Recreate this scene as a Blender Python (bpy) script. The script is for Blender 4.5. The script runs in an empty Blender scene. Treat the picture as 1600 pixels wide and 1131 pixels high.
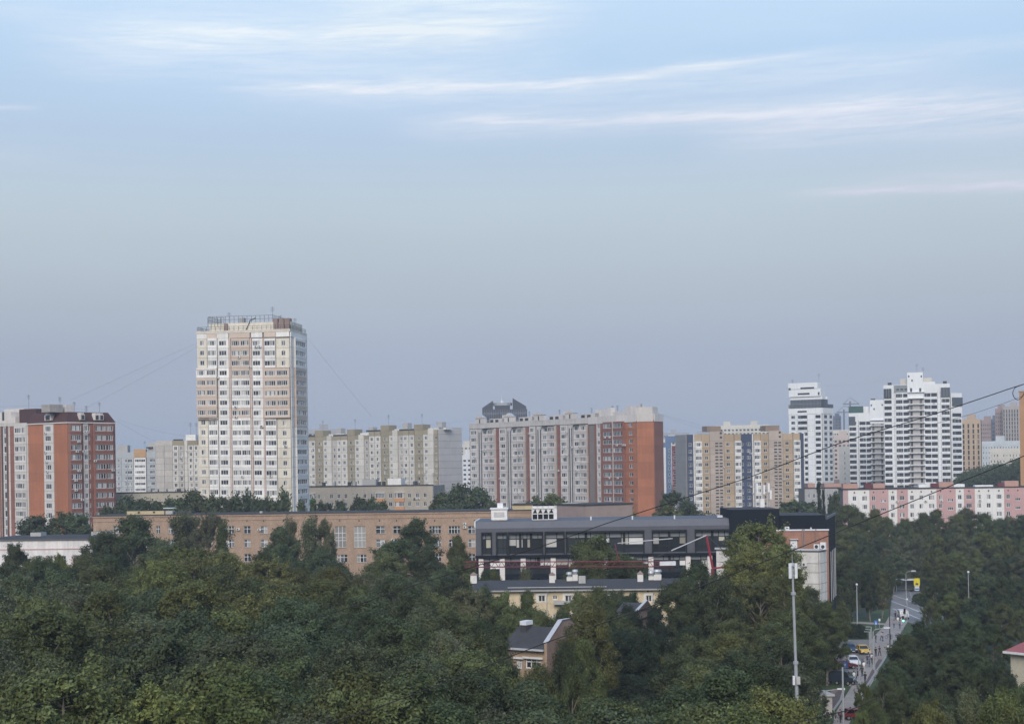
import bpy, bmesh, math, random
import numpy as np
from mathutils import Vector, noise as mnoise
random.seed(7); np.random.seed(7)
R = math.radians
scene = bpy.context.scene
COL = scene.collection
# ---------------------------------------------------------------- camera
FPX, YH, HC, ROLL = 2400.0, 725.0, 36.0, R(0.9)
cam_d = bpy.data.cameras.new('camera'); cam = bpy.data.objects.new('camera', cam_d); COL.objects.link(cam)
cam_d.sensor_width = 36; cam_d.lens = 36*FPX/1600
cam_d.shift_y = (YH-565.5)/1600
cam_d.clip_start = 0.5; cam_d.clip_end = 30000
cam.location = (0, 0, HC)
cam.rotation_euler = (R(90), -ROLL, 0)
# camera looks along +Y; roll about Y
cam.rotation_mode = 'XYZ'
from mathutils import Matrix
cam.matrix_world = Matrix.Translation((0,0,HC)) @ Matrix.Rotation(ROLL, 4, 'Y') @ Matrix.Rotation(R(90), 4, 'X')
scene.camera = cam
# ---------------------------------------------------------------- colour management
scene.view_settings.view_transform = 'Standard'; scene.view_settings.look = 'None'
scene.view_settings.gamma = 1; scene.view_settings.exposure = 0.0
scene.cycles.max_bounces = 6; scene.cycles.diffuse_bounces = 3; scene.cycles.glossy_bounces = 2
scene.cycles.transmission_bounces = 3; scene.cycles.volume_bounces = 1; scene.cycles.transparent_max_bounces = 4
scene.cycles.use_denoising = True
def lin(c):
    return tuple(((v/255)/12.92 if v/255 <= .04045 else ((v/255+.055)/1.055)**2.4) for v in c)
# ---------------------------------------------------------------- sky
SUN_EL, SUN_AZ = 35.0, 186.0     # azimuth clockwise from +Y (behind the camera, to the left)
world = bpy.data.worlds.new('World'); scene.world = world; world.use_nodes = True
nt = world.node_tree; nt.nodes.clear()
def N(t, **k):
    n = nt.nodes.new(t)
    for a, v in k.items(): setattr(n, a, v)
    return n
def setin(sock, v):
    if isinstance(v, bpy.types.NodeSocket): nt.links.new(v, sock)
    else: sock.default_value = v
def M(op, a, b=0.0, c=None, clamp=False):
    n = N('ShaderNodeMath', operation=op); n.use_clamp = clamp
    setin(n.inputs[0], a); setin(n.inputs[1], b)
    if c is not None: setin(n.inputs[2], c)
    return n.outputs[0]
tc = N('ShaderNodeTexCoord'); sp = N('ShaderNodeSeparateXYZ'); nt.links.new(tc.outputs['Generated'], sp.inputs[0])
dx, dy, dz = sp.outputs
el = M('MULTIPLY', M('ARCSINE', dz), 180/math.pi)
az = M('MULTIPLY', M('ARCTAN2', dx, dy), 180/math.pi)
ramp = N('ShaderNodeValToRGB'); cr = ramp.color_ramp; cr.interpolation = 'LINEAR'
# elevation 0..60 degrees -> 0..1
SK = [(-10, (120, 128, 135)), (0.0, (155.7, 163.2, 181.2)), (1.2, (159.7, 168.4, 188.6)), (4.0, (156.8, 166.1, 189.0)), (6.5, (171.0, 179.5, 192.3)), (9.5, (181.6, 194.6, 204.7)), (12, (176.3, 195.5, 217.7)), (14.5, (179.0, 205.2, 232.4)), (17, (192.9, 216.5, 241.8)), (26, (160, 198, 242)), (60, (120, 165, 225))]
while len(cr.elements) < len(SK): cr.elements.new(0.5)
for e, (d, c) in zip(cr.elements, SK):
    e.position = (d+10)/80; e.color = lin(c) + (1,)
setin(ramp.inputs[0], M('DIVIDE', M('ADD', el, 10.0), 80.0, clamp=True))
# streaks of thin cirrus: (elevation at azimuth 0, slope, curvature, half width up, az from, az to, strength)
def vec(a, b, c):
    n = N('ShaderNodeCombineXYZ'); setin(n.inputs[0], a); setin(n.inputs[1], b); setin(n.inputs[2], c); return n.outputs[0]
def noise(v, scale, detail=4, rough=.55, dist=0.0):
    n = N('ShaderNodeTexNoise'); n.inputs['Scale'].default_value = scale; n.inputs['Detail'].default_value = detail
    n.inputs['Roughness'].default_value = rough; n.inputs['Distortion'].default_value = dist
    nt.links.new(v, n.inputs['Vector']); return n.outputs['Fac']
wv = vec(M('MULTIPLY', az, .12), M('MULTIPLY', el, .55), 0.0)
n1 = noise(wv, 1.0, 5, .6)
fine = noise(vec(M('MULTIPLY', az, .16), M('MULTIPLY', el, 2.6), 3.0), 1.0, 7, .65, .6)
fine2 = noise(vec(M('MULTIPLY', az, .5), M('MULTIPLY', M('SUBTRACT', el, M('MULTIPLY', az, .06)), 6.0), 9.0), 1.0, 6, .7, .4)
ctr = lambda x: M('MULTIPLY', M('SUBTRACT', x, .32), 2.8, clamp=True)
tex = M('ADD', .10, M('ADD', M('MULTIPLY', ctr(fine), .60), M('MULTIPLY', ctr(fine2), .40)))
elw = M('ADD', el, M('MULTIPLY', M('SUBTRACT', n1, .5), 1.0))
def pel(px, py):   # degrees
    u = px-800; v = YH-py; c, s = math.cos(ROLL), math.sin(ROLL)
    u2 = u*c+v*s; v2 = -u*s+v*c
    return math.degrees(math.atan2(u2, FPX)), math.degrees(math.atan2(v2, math.hypot(u2, FPX)))
def streak(p0, p1, p2, w, strength, soft=3.0):
    # parabola through three photo directions
    A = [pel(*p) for p in (p0, p1, p2)]
    co = np.polyfit([a[0] for a in A], [a[1] for a in A], 2)
    line = M('ADD', M('MULTIPLY', M('ADD', M('MULTIPLY', az, float(co[0])), float(co[1])), az), float(co[2]))
    d = M('DIVIDE', M('SUBTRACT', elw, line), w)
    g = M('POWER', 2.718, M('MULTIPLY', M('MULTIPLY', d, d), -1.0))
    a0, a1 = A[0][0], A[2][0]
    s0 = N('ShaderNodeMapRange', interpolation_type='SMOOTHSTEP'); setin(s0.inputs[0], az); s0.inputs[1].default_value = a0; s0.inputs[2].default_value = a0+soft
    s1 = N('ShaderNodeMapRange', interpolation_type='SMOOTHSTEP'); setin(s1.inputs[0], az); s1.inputs[1].default_value = a1; s1.inputs[2].default_value = a1-soft
    return M('MULTIPLY', M('MULTIPLY', g, strength), M('MULTIPLY', s0.outputs[0], s1.outputs[0]))
ST = [((230,134),(900,124),(1420,62),.17,.75,7), ((280,138),(800,138),(1600,86),.55,.62,6),
      ((560,178),(1100,184),(1600,140),.16,.65,7), ((560,196),(900,190),(1700,140),.50,.60,5),
      ((120,45),(420,58),(900,30),.34,.65,5), ((-60,58),(420,62),(960,38),1.15,.75,6),
      ((1050,225),(1350,200),(1800,170),.65,.75,4), ((1180,304),(1400,298),(1800,268),.18,.75,4), ((1250,300),(1500,280),(1900,262),.40,.40,4),
      ((1380,90),(1560,68),(1800,40),.30,.30,3), ((-60,168),(20,168),(80,170),.09,.5,1.2), ((-200,235),(20,240),(160,258),.2,.22,3), ((-200,10),(30,12),(140,14),.4,.25,3),
      ((400,-20),(700,5),(1000,-5),.6,.62,5)]
cl = None
for s_ in ST:
    m_ = streak(*s_); cl = m_ if cl is None else M('ADD', cl, m_)
# general faint cirrus over the whole sky (also outside the frame)
gen = N('ShaderNodeMapRange'); setin(gen.inputs[0], noise(vec(M('MULTIPLY', az, .05), M('MULTIPLY', el, .3), 5.0), 1.0, 6, .6)); gen.inputs[1].default_value = .5; gen.inputs[2].default_value = .8; gen.inputs[4].default_value = .35
geu = N('ShaderNodeMapRange'); setin(geu.inputs[0], el); geu.inputs[1].default_value = 9; geu.inputs[2].default_value = 17
cloud = M('ADD', M('MULTIPLY', cl, tex), M('MULTIPLY', M('MULTIPLY', gen.outputs[0], geu.outputs[0]), tex), clamp=True)
ccol = N('ShaderNodeValToRGB'); ccol.color_ramp.elements[0].color = lin((212,208,224))+(1,); ccol.color_ramp.elements[1].color = lin((232,242,246))+(1,)
setin(ccol.inputs[0], M('DIVIDE', M('SUBTRACT', el, 9.0), 8.0, clamp=True))
mx = N('ShaderNodeMix', data_type='RGBA'); setin(mx.inputs[0], cloud); nt.links.new(ramp.outputs[0], mx.inputs[6]); nt.links.new(ccol.outputs[0], mx.inputs[7])
# slow large-scale unevenness
big = N('ShaderNodeMapRange'); setin(big.inputs[0], noise(vec(M('MULTIPLY', az, .05), M('MULTIPLY', el, .12), 1.0), 1.0, 3, .5)); big.inputs[1].default_value=.3; big.inputs[2].default_value=.7; big.inputs[3].default_value=.965; big.inputs[4].default_value=1.035
vm = N('ShaderNodeVectorMath', operation='SCALE'); nt.links.new(mx.outputs[2], vm.inputs[0]); setin(vm.inputs['Scale'], big.outputs[0])
sky = N('ShaderNodeTexSky'); sky.sky_type = 'NISHITA'; sky.sun_disc = False
sky.sun_elevation = R(SUN_EL); sky.sun_rotation = R(SUN_AZ); sky.air_density = 1.2; sky.dust_density = 2.5
sk = N('ShaderNodeVectorMath', operation='SCALE'); nt.links.new(sky.outputs[0], sk.inputs[0]); sk.inputs['Scale'].default_value = 0.016
ad = N('ShaderNodeVectorMath', operation='ADD'); nt.links.new(vm.outputs[0], ad.inputs[0]); nt.links.new(sk.outputs[0], ad.inputs[1])
bg = N('ShaderNodeBackground'); nt.links.new(ad.outputs[0], bg.inputs[0]); bg.inputs[1].default_value = 1.0
wo = N('ShaderNodeOutputWorld'); nt.links.new(bg.outputs[0], wo.inputs[0])
# ---------------------------------------------------------------- sun: soft low evening light from behind, left
sd = bpy.data.lights.new('sun', 'SUN'); sd.energy = 2.75; sd.angle = R(34); sd.color = (1.0, .90, .79)
so = bpy.data.objects.new('sun', sd); COL.objects.link(so)
v = Vector((math.sin(R(SUN_AZ))*math.cos(R(SUN_EL)), math.cos(R(SUN_AZ))*math.cos(R(SUN_EL)), math.sin(R(SUN_EL))))
so.rotation_euler = v.to_track_quat('Z', 'Y').to_euler(); so.location = (0,0,200)
# ---------------------------------------------------------------- helpers
def unroll(px, py):
    u = px-800; v = YH-py; c, s = math.cos(ROLL), math.sin(ROLL)
    return (u*c+v*s)/FPX, (-u*s+v*c)/FPX
def P(px, py, Y):
    a, b = unroll(px, py); return Vector((a*Y, Y, HC+b*Y))
def G(px, py, z=0.0):
    a, b = unroll(px, py); Y = (HC-z)/(-b); return Vector((a*Y, Y, z))
def hz(px): return YH-(px-800)*math.tan(ROLL)
def proj(x, y, z):
    a, b = x/y, (z-HC)/y; c, s = math.cos(ROLL), math.sin(ROLL)
    u = (a*c-b*s)*FPX; v = (a*s+b*c)*FPX
    return 800+u, YH-v
MATS = {}
def mat(name, col, rough=.8, var=.12, vs=.25, fine=.08, fs=3.0, streak=0.0, bump=0.0, spec=.3, metal=0.0, objcol=False, rnd=0.0):
    if name in MATS: return MATS[name]
    m = bpy.data.materials.new(name); m.use_nodes = True; t = m.node_tree; b = t.nodes['Principled BSDF']
    b.inputs['Roughness'].default_value = rough; b.inputs['Specular IOR Level'].default_value = spec; b.inputs['Metallic'].default_value = metal
    geo = t.nodes.new('ShaderNodeNewGeometry')
    def nz(scale, det, vecs=None):
        n = t.nodes.new('ShaderNodeTexNoise'); n.inputs['Scale'].default_value = scale; n.inputs['Detail'].default_value = det
        if vecs:
            mp = t.nodes.new('ShaderNodeVectorMath'); mp.operation = 'MULTIPLY'; mp.inputs[1].default_value = vecs
            t.links.new(geo.outputs['Position'], mp.inputs[0]); t.links.new(mp.outputs[0], n.inputs['Vector'])
        else: t.links.new(geo.outputs['Position'], n.inputs['Vector'])
        return n.outputs['Fac']
    def mth(op, a, bb):
        n = t.nodes.new('ShaderNodeMath'); n.operation = op
        for i, x in enumerate((a, bb)):
            if isinstance(x, bpy.types.NodeSocket): t.links.new(x, n.inputs[i])
            else: n.inputs[i].default_value = x
        return n.outputs[0]
    f = mth('ADD', 1.0, mth('MULTIPLY', mth('SUBTRACT', nz(vs, 3), .5), var*4))
    f = mth('MULTIPLY', f, mth('ADD', 1.0, mth('MULTIPLY', mth('SUBTRACT', nz(fs, 2), .5), fine*4)))
    if streak: f = mth('MULTIPLY', f, mth('ADD', 1.0, mth('MULTIPLY', mth('SUBTRACT', nz(1.0, 3, (1.3,1.3,.12)), .5), streak*4)))
    if rnd:
        oi = t.nodes.new('ShaderNodeObjectInfo')
        f = mth('MULTIPLY', f, mth('ADD', 1.0, mth('MULTIPLY', mth('SUBTRACT', oi.outputs['Random'], .5), rnd*2)))
    sc = t.nodes.new('ShaderNodeVectorMath'); sc.operation = 'SCALE'; t.links.new(f, sc.inputs['Scale'])
    if objcol:
        oi = t.nodes.new('ShaderNodeObjectInfo'); t.links.new(oi.outputs['Color'], sc.inputs[0])
    else: sc.inputs[0].default_value = col[:3]
    t.links.new(sc.outputs[0], b.inputs['Base Color'])
    if bump:
        bp = t.nodes.new('ShaderNodeBump'); bp.inputs['Strength'].default_value = bump; t.links.new(nz(fs*2, 3), bp.inputs['Height']); t.links.new(bp.outputs[0], b.inputs['Normal'])
    MATS[name] = m; return m
def glass(name, col, rough=.12, spec=.6):
    if name in MATS: return MATS[name]
    m = bpy.data.materials.new(name); m.use_nodes = True; b = m.node_tree.nodes['Principled BSDF']
    oi = m.node_tree.nodes.new('ShaderNodeObjectInfo'); r = m.node_tree.nodes.new('ShaderNodeMapRange')
    m.node_tree.links.new(oi.outputs['Random'], r.inputs[0]); r.inputs[3].default_value = .55; r.inputs[4].default_value = 1.5
    s = m.node_tree.nodes.new('ShaderNodeVectorMath'); s.operation = 'SCALE'; s.inputs[0].default_value = col[:3]
    m.node_tree.links.new(r.outputs[0], s.inputs['Scale']); m.node_tree.links.new(s.outputs[0], b.inputs['Base Color'])
    b.inputs['Roughness'].default_value = rough; b.inputs['Specular IOR Level'].default_value = spec
    MATS[name] = m; return m
def tag(o, label=None, cat=None, group=None, kind=None):
    if label: o['label'] = label
    if cat: o['category'] = cat
    if group: o['group'] = group
    if kind: o['kind'] = kind
    return o
def link(name, me, parent=None, loc=None, rz=0.0):
    o = bpy.data.objects.new(name, me); COL.objects.link(o)
    if parent is not None: o.parent = parent
    if loc is not None: o.location = loc
    if rz: o.rotation_euler = (0, 0, rz)
    return o
class MB:
    def __init__(s): s.v = []; s.f = []; s.m = []; s.mats = []
    def mi(s, m):
        if m not in s.mats: s.mats.append(m)
        return s.mats.index(m)
    def quad(s, pts, m):
        n = len(s.v); s.v += [tuple(p) for p in pts]; s.f.append(tuple(range(n, n+len(pts)))); s.m.append(s.mi(m))
    def box(s, x0, x1, y0, y1, z0, z1, m, skip=''):
        n = len(s.v); s.v += [(x0,y0,z0),(x1,y0,z0),(x1,y1,z0),(x0,y1,z0),(x0,y0,z1),(x1,y0,z1),(x1,y1,z1),(x0,y1,z1)]
        k = s.mi(m)
        for nm, f in (('b',(3,2,1,0)),('t',(4,5,6,7)),('f',(0,1,5,4)),('r',(1,2,6,5)),('k',(2,3,7,6)),('l',(3,0,4,7))):
            if nm in skip: continue
            s.f.append(tuple(n+i for i in f)); s.m.append(k)
    def prism(s, poly, z0, z1, m, mtop=None):
        n = len(s.v); k = len(poly)
        ar = sum(poly[i][0]*poly[(i+1)%k][1]-poly[(i+1)%k][0]*poly[i][1] for i in range(k))
        if ar < 0: poly = poly[::-1]
        s.v += [(p[0],p[1],z0) for p in poly] + [(p[0],p[1],z1) for p in poly]
        a = s.mi(m); b = s.mi(mtop or m)
        for i in range(k):
            j = (i+1) % k; s.f.append((n+i, n+j, n+k+j, n+k+i)); s.m.append(a)
        s.f.append(tuple(n+k+i for i in range(k))); s.m.append(b)
        s.f.append(tuple(n+i for i in range(k))[::-1]); s.m.append(a)
    def tube(s, pts, rad, m, seg=6, cap=True):
        pts = [Vector(p) for p in pts]; rr = rad if isinstance(rad, (list, tuple)) else [rad]*len(pts)
        k = s.mi(m); base = len(s.v)
        for i, p in enumerate(pts):
            d = (pts[min(i+1, len(pts)-1)]-pts[max(i-1, 0)]).normalized()
            u = d.cross(Vector((0,0,1)) if abs(d.z) < .9 else Vector((1,0,0))).normalized(); w = d.cross(u)
            for j in range(seg):
                a = 2*math.pi*j/seg; s.v.append(tuple(p+u*math.cos(a)*rr[i]+w*math.sin(a)*rr[i]))
        for i in range(len(pts)-1):
            for j in range(seg):
                a = base+i*seg+j; b = base+i*seg+(j+1)%seg
                s.f.append((a, a+seg, b+seg, b)); s.m.append(k)
        if cap:
            s.f.append(tuple(base+j for j in range(seg))); s.m.append(k)
            e = base+(len(pts)-1)*seg; s.f.append(tuple(e+j for j in range(seg))[::-1]); s.m.append(k)
    def mesh(s, name, smooth=False):
        me = bpy.data.meshes.new(name); me.from_pydata(s.v, [], s.f)
        for m in s.mats: me.materials.append(m)
        me.polygons.foreach_set('material_index', s.m)
        if smooth: me.polygons.foreach_set('use_smooth', [True]*len(s.f))
        me.update(); return me
    def build(s, name, parent=None, loc=None, rz=0.0, smooth=False): return link(name, s.mesh(name, smooth), parent, loc, rz)
class Face:
    """a vertical facade between two ground points, seen left (p0) to right (p1); y of its frame points inward"""
    def __init__(s, root, p0, p1):
        s.root = root; s.p0 = Vector(p0[:2]); s.p1 = Vector(p1[:2]); d = s.p1-s.p0; s.L = d.length; s.d = d/s.L; s.n = Vector((-s.d.y, s.d.x)); s.ang = math.atan2(s.d.y, s.d.x)
    def s(s_, px, py=None):
        a, _ = unroll(px, hz(px) if py is None else py)
        # p0 + d*t = (aY, Y)
        return (a*s_.p0.y-s_.p0.x)/(s_.d.x-a*s_.d.y)
    def z(s_, px, py):
        t = s_.s(px, py); Y = s_.p0.y+s_.d.y*t
        return HC+unroll(px, py)[1]*Y
    def Y(s_, px): return s_.p0.y+s_.d.y*s_.s(px)
    def pt(s_, t, v=0.0, z=0.0):
        q = s_.p0+s_.d*t+s_.n*v; return Vector((q.x, q.y, z))
    def put(s_, name, me, t, v, z, root=None):
        r = root or s_.root; q = s_.pt(t, v, z)-Vector(r.location); return link(name, me, r, q, s_.ang)
    def block(s_, name, t0, t1, v0, v1, z0, z1, m, mtop=None):
        b = MB(); b.prism([(t0,v0),(t1,v0),(t1,v1),(t0,v1)], z0, z1, m, mtop or m); return s_.put(name, b.mesh(name), 0, 0, 0)
    def bpx(s_, name, pa, pb, pytop, zb, v0, v1, m, mtop=None):
        return s_.block(name, s_.s(pa), s_.s(pb), v0, v1, zb, s_.z((pa+pb)/2, pytop), m, mtop)
    def backcorner(s_, px):   # depth so that the corner behind p1 projects to px
        a, _ = unroll(px, hz(px)); return (a*s_.p1.y-s_.p1.x)/(s_.n.x-a*s_.n.y)
    def backcorner_l(s_, px):
        a, _ = unroll(px, hz(px)); return (a*s_.p0.y-s_.p0.x)/(s_.n.x-a*s_.n.y)
def building(name, label, cat, pxL, YL, pxR, YR, group=None):
    a = unroll(pxL, hz(pxL))[0]; b = unroll(pxR, hz(pxR))[0]
    p0 = Vector((a*YL, YL, 0)); p1 = Vector((b*YR, YR, 0))
    root = bpy.data.objects.new(name, None); COL.objects.link(root); root.location = p0; tag(root, label, cat, group)
    F = Face(root, p0, p1); return root, F
CACHE = {}
def rp(x): return round(x*20)/20
def panel_mesh(w, h, out, holes, m):
    key = ('p', rp(w), rp(h), rp(out), tuple((rp(a),rp(b),rp(c),rp(d)) for a,b,c,d in holes), m.name)
    if key in CACHE: return CACHE[key]
    b = MB(); y = -out
    if holes:
        za, zb = holes[0][2], holes[0][3]
        b.quad([(0,y,0),(w,y,0),(w,y,za),(0,y,za)], m); b.quad([(0,y,zb),(w,y,zb),(w,y,h),(0,y,h)], m)
        xs = [0]
        for a_, b_, _, _ in holes: xs += [a_, b_]
        xs.append(w)
        for i in range(0, len(xs), 2): b.quad([(xs[i],y,za),(xs[i+1],y,za),(xs[i+1],y,zb),(xs[i],y,zb)], m)
        for a_, b_, c, d in holes:
            b.quad([(a_,y,c),(b_,y,c),(b_,y+.2,c),(a_,y+.2,c)], m); b.quad([(a_,y+.2,d),(b_,y+.2,d),(b_,y,d),(a_,y,d)], m)
            b.quad([(a_,y,c),(a_,y+.2,c),(a_,y+.2,d),(a_,y,d)], m); b.quad([(b_,y+.2,c),(b_,y,c),(b_,y,d),(b_,y+.2,d)], m)
    else: b.quad([(0,y,0),(w,y,0),(w,y,h),(0,y,h)], m)
    b.quad([(0,0,0),(0,y,0),(0,y,h),(0,0,h)], m); b.quad([(w,y,0),(w,0,0),(w,0,h),(w,y,h)], m)
    b.quad([(0,y,h),(w,y,h),(w,0,h),(0,0,h)], m); b.quad([(0,0,0),(w,0,0),(w,y,0),(0,y,0)], m)
    CACHE[key] = b.mesh('wall_panel'); return CACHE[key]
def stylemats(style):
    fr = mat('window_frame_white', (.72,.72,.71), .5, .05)
    dk = glass('glass_dark', (.03,.035,.042), .15, .5); md = glass('glass_grey', (.13,.14,.145), .2); cu = glass('glass_curtain', (.36,.35,.33), .35, .4); wh = glass('glass_blind', (.6,.6,.58), .4, .3)
    br = mat('window_frame_brown', (.16,.12,.09), .6, .05); gf = mat('window_frame_dark', (.03,.032,.036), .4, .05)
    return {'std': (fr, [dk]*5+[md]*3+[cu]*2), 'bal': (fr, [dk]*4+[md]*5+[cu]*4), 'old': (fr, [md]*5+[dk]*3+[cu]*3), 'brown': (br, [dk]*6+[md]*2+[cu]),
            'band': (gf, [dk]*8+[md]*2), 'slot': (gf, [dk]), 'office': (gf, [dk]*4+[md]*2+[wh]*3), 'white': (fr, [dk]*6+[md]*2+[cu])}[style]
def window_mesh(w, h, nx, style, var, transom=0, fw=.10):
    key = ('w', rp(w), rp(h), nx, style, var, transom)
    if key in CACHE: return CACHE[key]
    fr, pal = stylemats(style); b = MB(); rnd = random.Random(hash((nx, var, style, 5)) & 0xffff if False else nx*131+var*17+len(style))
    xs = [i*w/nx for i in range(nx+1)]
    zs = [0, h*(1-transom), h] if transom else [0, h]
    for j in range(len(zs)-1):
        for i in range(nx): b.quad([(xs[i],0,zs[j]),(xs[i+1],0,zs[j]),(xs[i+1],0,zs[j+1]),(xs[i],0,zs[j+1])], rnd.choice(pal))
    f2 = fw
    for i, x in enumerate(xs):
        a = max(0, x-f2/2) if i else 0; c = min(w, x+f2/2) if i < nx else w
        if i == 0: c = f2
        if i == nx: a = w-f2
        b.box(a, c, -.06, -.004, 0, h, fr, 'ktb')
    for z0, z1 in [(0, f2), (h-f2, h)] + ([(zs[1]-f2/2, zs[1]+f2/2)] if transom else []):
        b.box(f2, w-f2, -.055, -.004, z0, z1, fr, 'klr')
    CACHE[key] = b.mesh('window'); return CACHE[key]
def column(F, sa, sb, zc, rows, hf, wins, m, out=.2, gap=.06, wh=1.4, nvar=7, style='std', wz=0.0, pname='wall_panel', wname='window', mfun=None, skipf=None, transom=0):
    """wins: list of (s0, s1, panes). zc = window-centre height of row 0; rows count down. One panel object and its windows per storey"""
    if sb < sa: sa, sb = sb, sa
    w = sb-sa-gap; h = hf-gap
    for i in rows:
        zi = zc-i*hf; zb = zi-hf/2+gap/2
        if zb < -2: continue
        if skipf and skipf(i): continue
        mm = mfun(i) if mfun else m
        holes = [(a-sa-gap/2, b-sa-gap/2, (h-wh)/2+wz, (h+wh)/2+wz) for a, b, _ in wins]
        F.put(pname, panel_mesh(w, h, out, holes, mm), sa+gap/2, 0, zb)
        for (a, b, nx) in wins:
            F.put(wname, window_mesh(b-a, wh, nx, style, random.randrange(nvar), transom), a, -(out-.14), zb+(h-wh)/2+wz)
def colpx(F, pa, pb, pyc, rows, hf, wins, m, **k):
    pm = (pa+pb)/2
    return column(F, F.s(pa), F.s(pb), F.z(pm, pyc), rows, hf, [(F.s(a), F.s(b), n) for a, b, n in wins], m, **k)
def wall_holes(F, name, s0, s1, z0, z1, holes, m, out=.25, rev=.25):
    """one connected wall sheet with openings (holes: s0,s1,z0,z1) and their reveals"""
    xs = sorted({round(x,3) for x in [s0, s1]+[h[0] for h in holes]+[h[1] for h in holes]}); zs = sorted({round(x,3) for x in [z0, z1]+[h[2] for h in holes]+[h[3] for h in holes]})
    b = MB(); k = b.mi(m); idx = {}
    def vid(x, z):
        if (x,z) not in idx: idx[(x,z)] = len(b.v); b.v.append((x,-out,z))
        return idx[(x,z)]
    for i in range(len(xs)-1):
        for j in range(len(zs)-1):
            cx, cz = (xs[i]+xs[i+1])/2, (zs[j]+zs[j+1])/2
            if any(h[0]-1e-3 < cx < h[1]+1e-3 and h[2]-1e-3 < cz < h[3]+1e-3 for h in holes): continue
            b.f.append((vid(xs[i],zs[j]), vid(xs[i+1],zs[j]), vid(xs[i+1],zs[j+1]), vid(xs[i],zs[j+1]))); b.m.append(k)
    y0 = -out; y1 = -out+rev
    for a, c, d, e in holes:
        b.quad([(a,y0,d),(c,y0,d),(c,y1,d),(a,y1,d)], m); b.quad([(a,y1,e),(c,y1,e),(c,y0,e),(a,y0,e)], m)
        b.quad([(a,y0,d),(a,y1,d),(a,y1,e),(a,y0,e)], m); b.quad([(c,y1,d),(c,y0,d),(c,y0,e),(c,y1,e)], m)
    return F.put(name, b.mesh(name), 0, 0, 0)
def antenna_mesh(kind):
    if ('ant', kind) in CACHE: return CACHE[('ant', kind)]
    b = MB(); m = mat('dark_steel', (.06,.06,.065), .5, .05)
    h = (3.2, 4.5, 2.2)[kind]; b.tube([(0,0,0),(0,0,h)], .04, m, 5)
    for q in range(3+kind): b.tube([(-.6,0,h-.25-q*.35),(.6,0,h-.25-q*.35)], .03, m, 4)
    b.tube([(0,-.5,h-.4),(0,.5,h-.4)], .03, m, 4)
    CACHE[('ant', kind)] = b.mesh('antenna'); return CACHE[('ant', kind)]
def ac_mesh():
    if 'ac' in CACHE: return CACHE['ac']
    b = MB(); w = mat('ac_white', (.62,.62,.6), .5, .05); d = mat('dark_steel', (.06,.06,.065), .5, .05)
    b.box(0,.85,-.42,-.1,0,.6,w)
    pts = [(.33+.22*math.cos(a*math.pi/4), -.425, .3+.22*math.sin(a*math.pi/4)) for a in range(8)]; b.quad(pts, d)
    b.box(.05,.1,-.4,0,-.08,0,d); b.box(.75,.8,-.4,0,-.08,0,d)
    CACHE['ac'] = b.mesh('air_conditioner'); return CACHE['ac']
def acs(F, n, s0, s1, z0, hf, nrow, out=.2):
    for _ in range(n):
        F.put('air_conditioner', ac_mesh(), random.uniform(s0, s1), -out, z0-random.randrange(nrow)*hf-1.45)
def railing(F, s0, s1, v, z, h=1.1, step=1.5, name='roof_railing', close=None):
    b = MB(); m = mat('rail_steel', (.10,.09,.085), .6, .05)
    path = [(s0,v),(s1,v)] if close is None else [(s0,close),(s0,v),(s1,v),(s1,close)]
    for (xa,ya),(xb,yb) in zip(path, path[1:]):
        L = math.hypot(xb-xa, yb-ya); n = max(1, int(L/step))
        for q in range(n+1):
            x = xa+(xb-xa)*q/n; y = ya+(yb-ya)*q/n; b.tube([(x,y,0),(x,y,h)], .06, m, 4)
        for hh in (h, h*.5): b.tube([(xa,ya,hh),(xb,yb,hh)], .045, m, 4)
    return F.put(name, b.mesh(name), 0, 0, z)
# ================================================================ buildings
SP = {'roofdark': mat('roof_felt', (.045,.045,.048), .9), 'white': mat('panel_white', (.72,.70,.66), .8, .06, .1, .06, 2, .11, rnd=.10),
 'cream': mat('panel_cream', (.64,.59,.49), .85, .06, .1, .05, 2, .12, rnd=.085), 'beige': mat('panel_peach', (.56,.455,.37), .85, .05, .1, .05, 2, .05, rnd=.085),
 'rose': mat('pilaster_rose', (.56,.44,.38), .85, .06), 'core': mat('joint_dark', (.22,.19,.17), .95), 'sidewhite': mat('panel_white_sidelift', (.74,.71,.66), .85, .05, .1, .05, 2, .06, rnd=.085)}  # sidewhite: tower side's copy of white, warmed and lifted against its blue shade
BW = SP['white']; ROOF = SP['roofdark']
rust = mat('vent_rust', (.25,.18,.16), .8, .15); conc = mat('roof_concrete', (.42,.41,.39), .9, .1)
# ---------- E: tall white and peach tower ----------
zx = lambda x: 280+x/3.4292
zy = lambda y: 470+y/3.4292
root, F = building('apartment_tower', 'tall pale tower block with peach balcony bands, the highest building on the left', 'apartment block', zx(106), 452, zx(604), 448)
D = F.backcorner(zx(692)); W = F.L
hf = 15.54/5.333; z0 = F.z(zx(350), zy(227)); rows = range(0, 22); ztop = F.z(zx(350), zy(157)); 
Fs = Face(root, F.pt(W), F.pt(W, D))
F.block('core_wall', 0, W, 0.02, D-.02, 0, ztop-.4, SP['core'], ROOF)
F.block('parapet', -.15, W+.15, -.3, D+.15, ztop-.8, ztop, mat('parapet_cream', (.58,.53,.45), .85, .1, streak=.1), ROOF)
A = lambda a, b, wins, m, **k: colpx(F, zx(a), zx(b), zy(227), rows, hf, [(zx(p), zx(q), n) for p, q, n in wins], m, **k)
lowband = lambda i: 3 <= i <= 7
A(107,160,[(122,145,2)], SP['cream'], skipf=lowband)
A(163,214,[(165,210,4)], SP['white'], out=.35, wh=1.45, style='bal', skipf=lowband)
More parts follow.
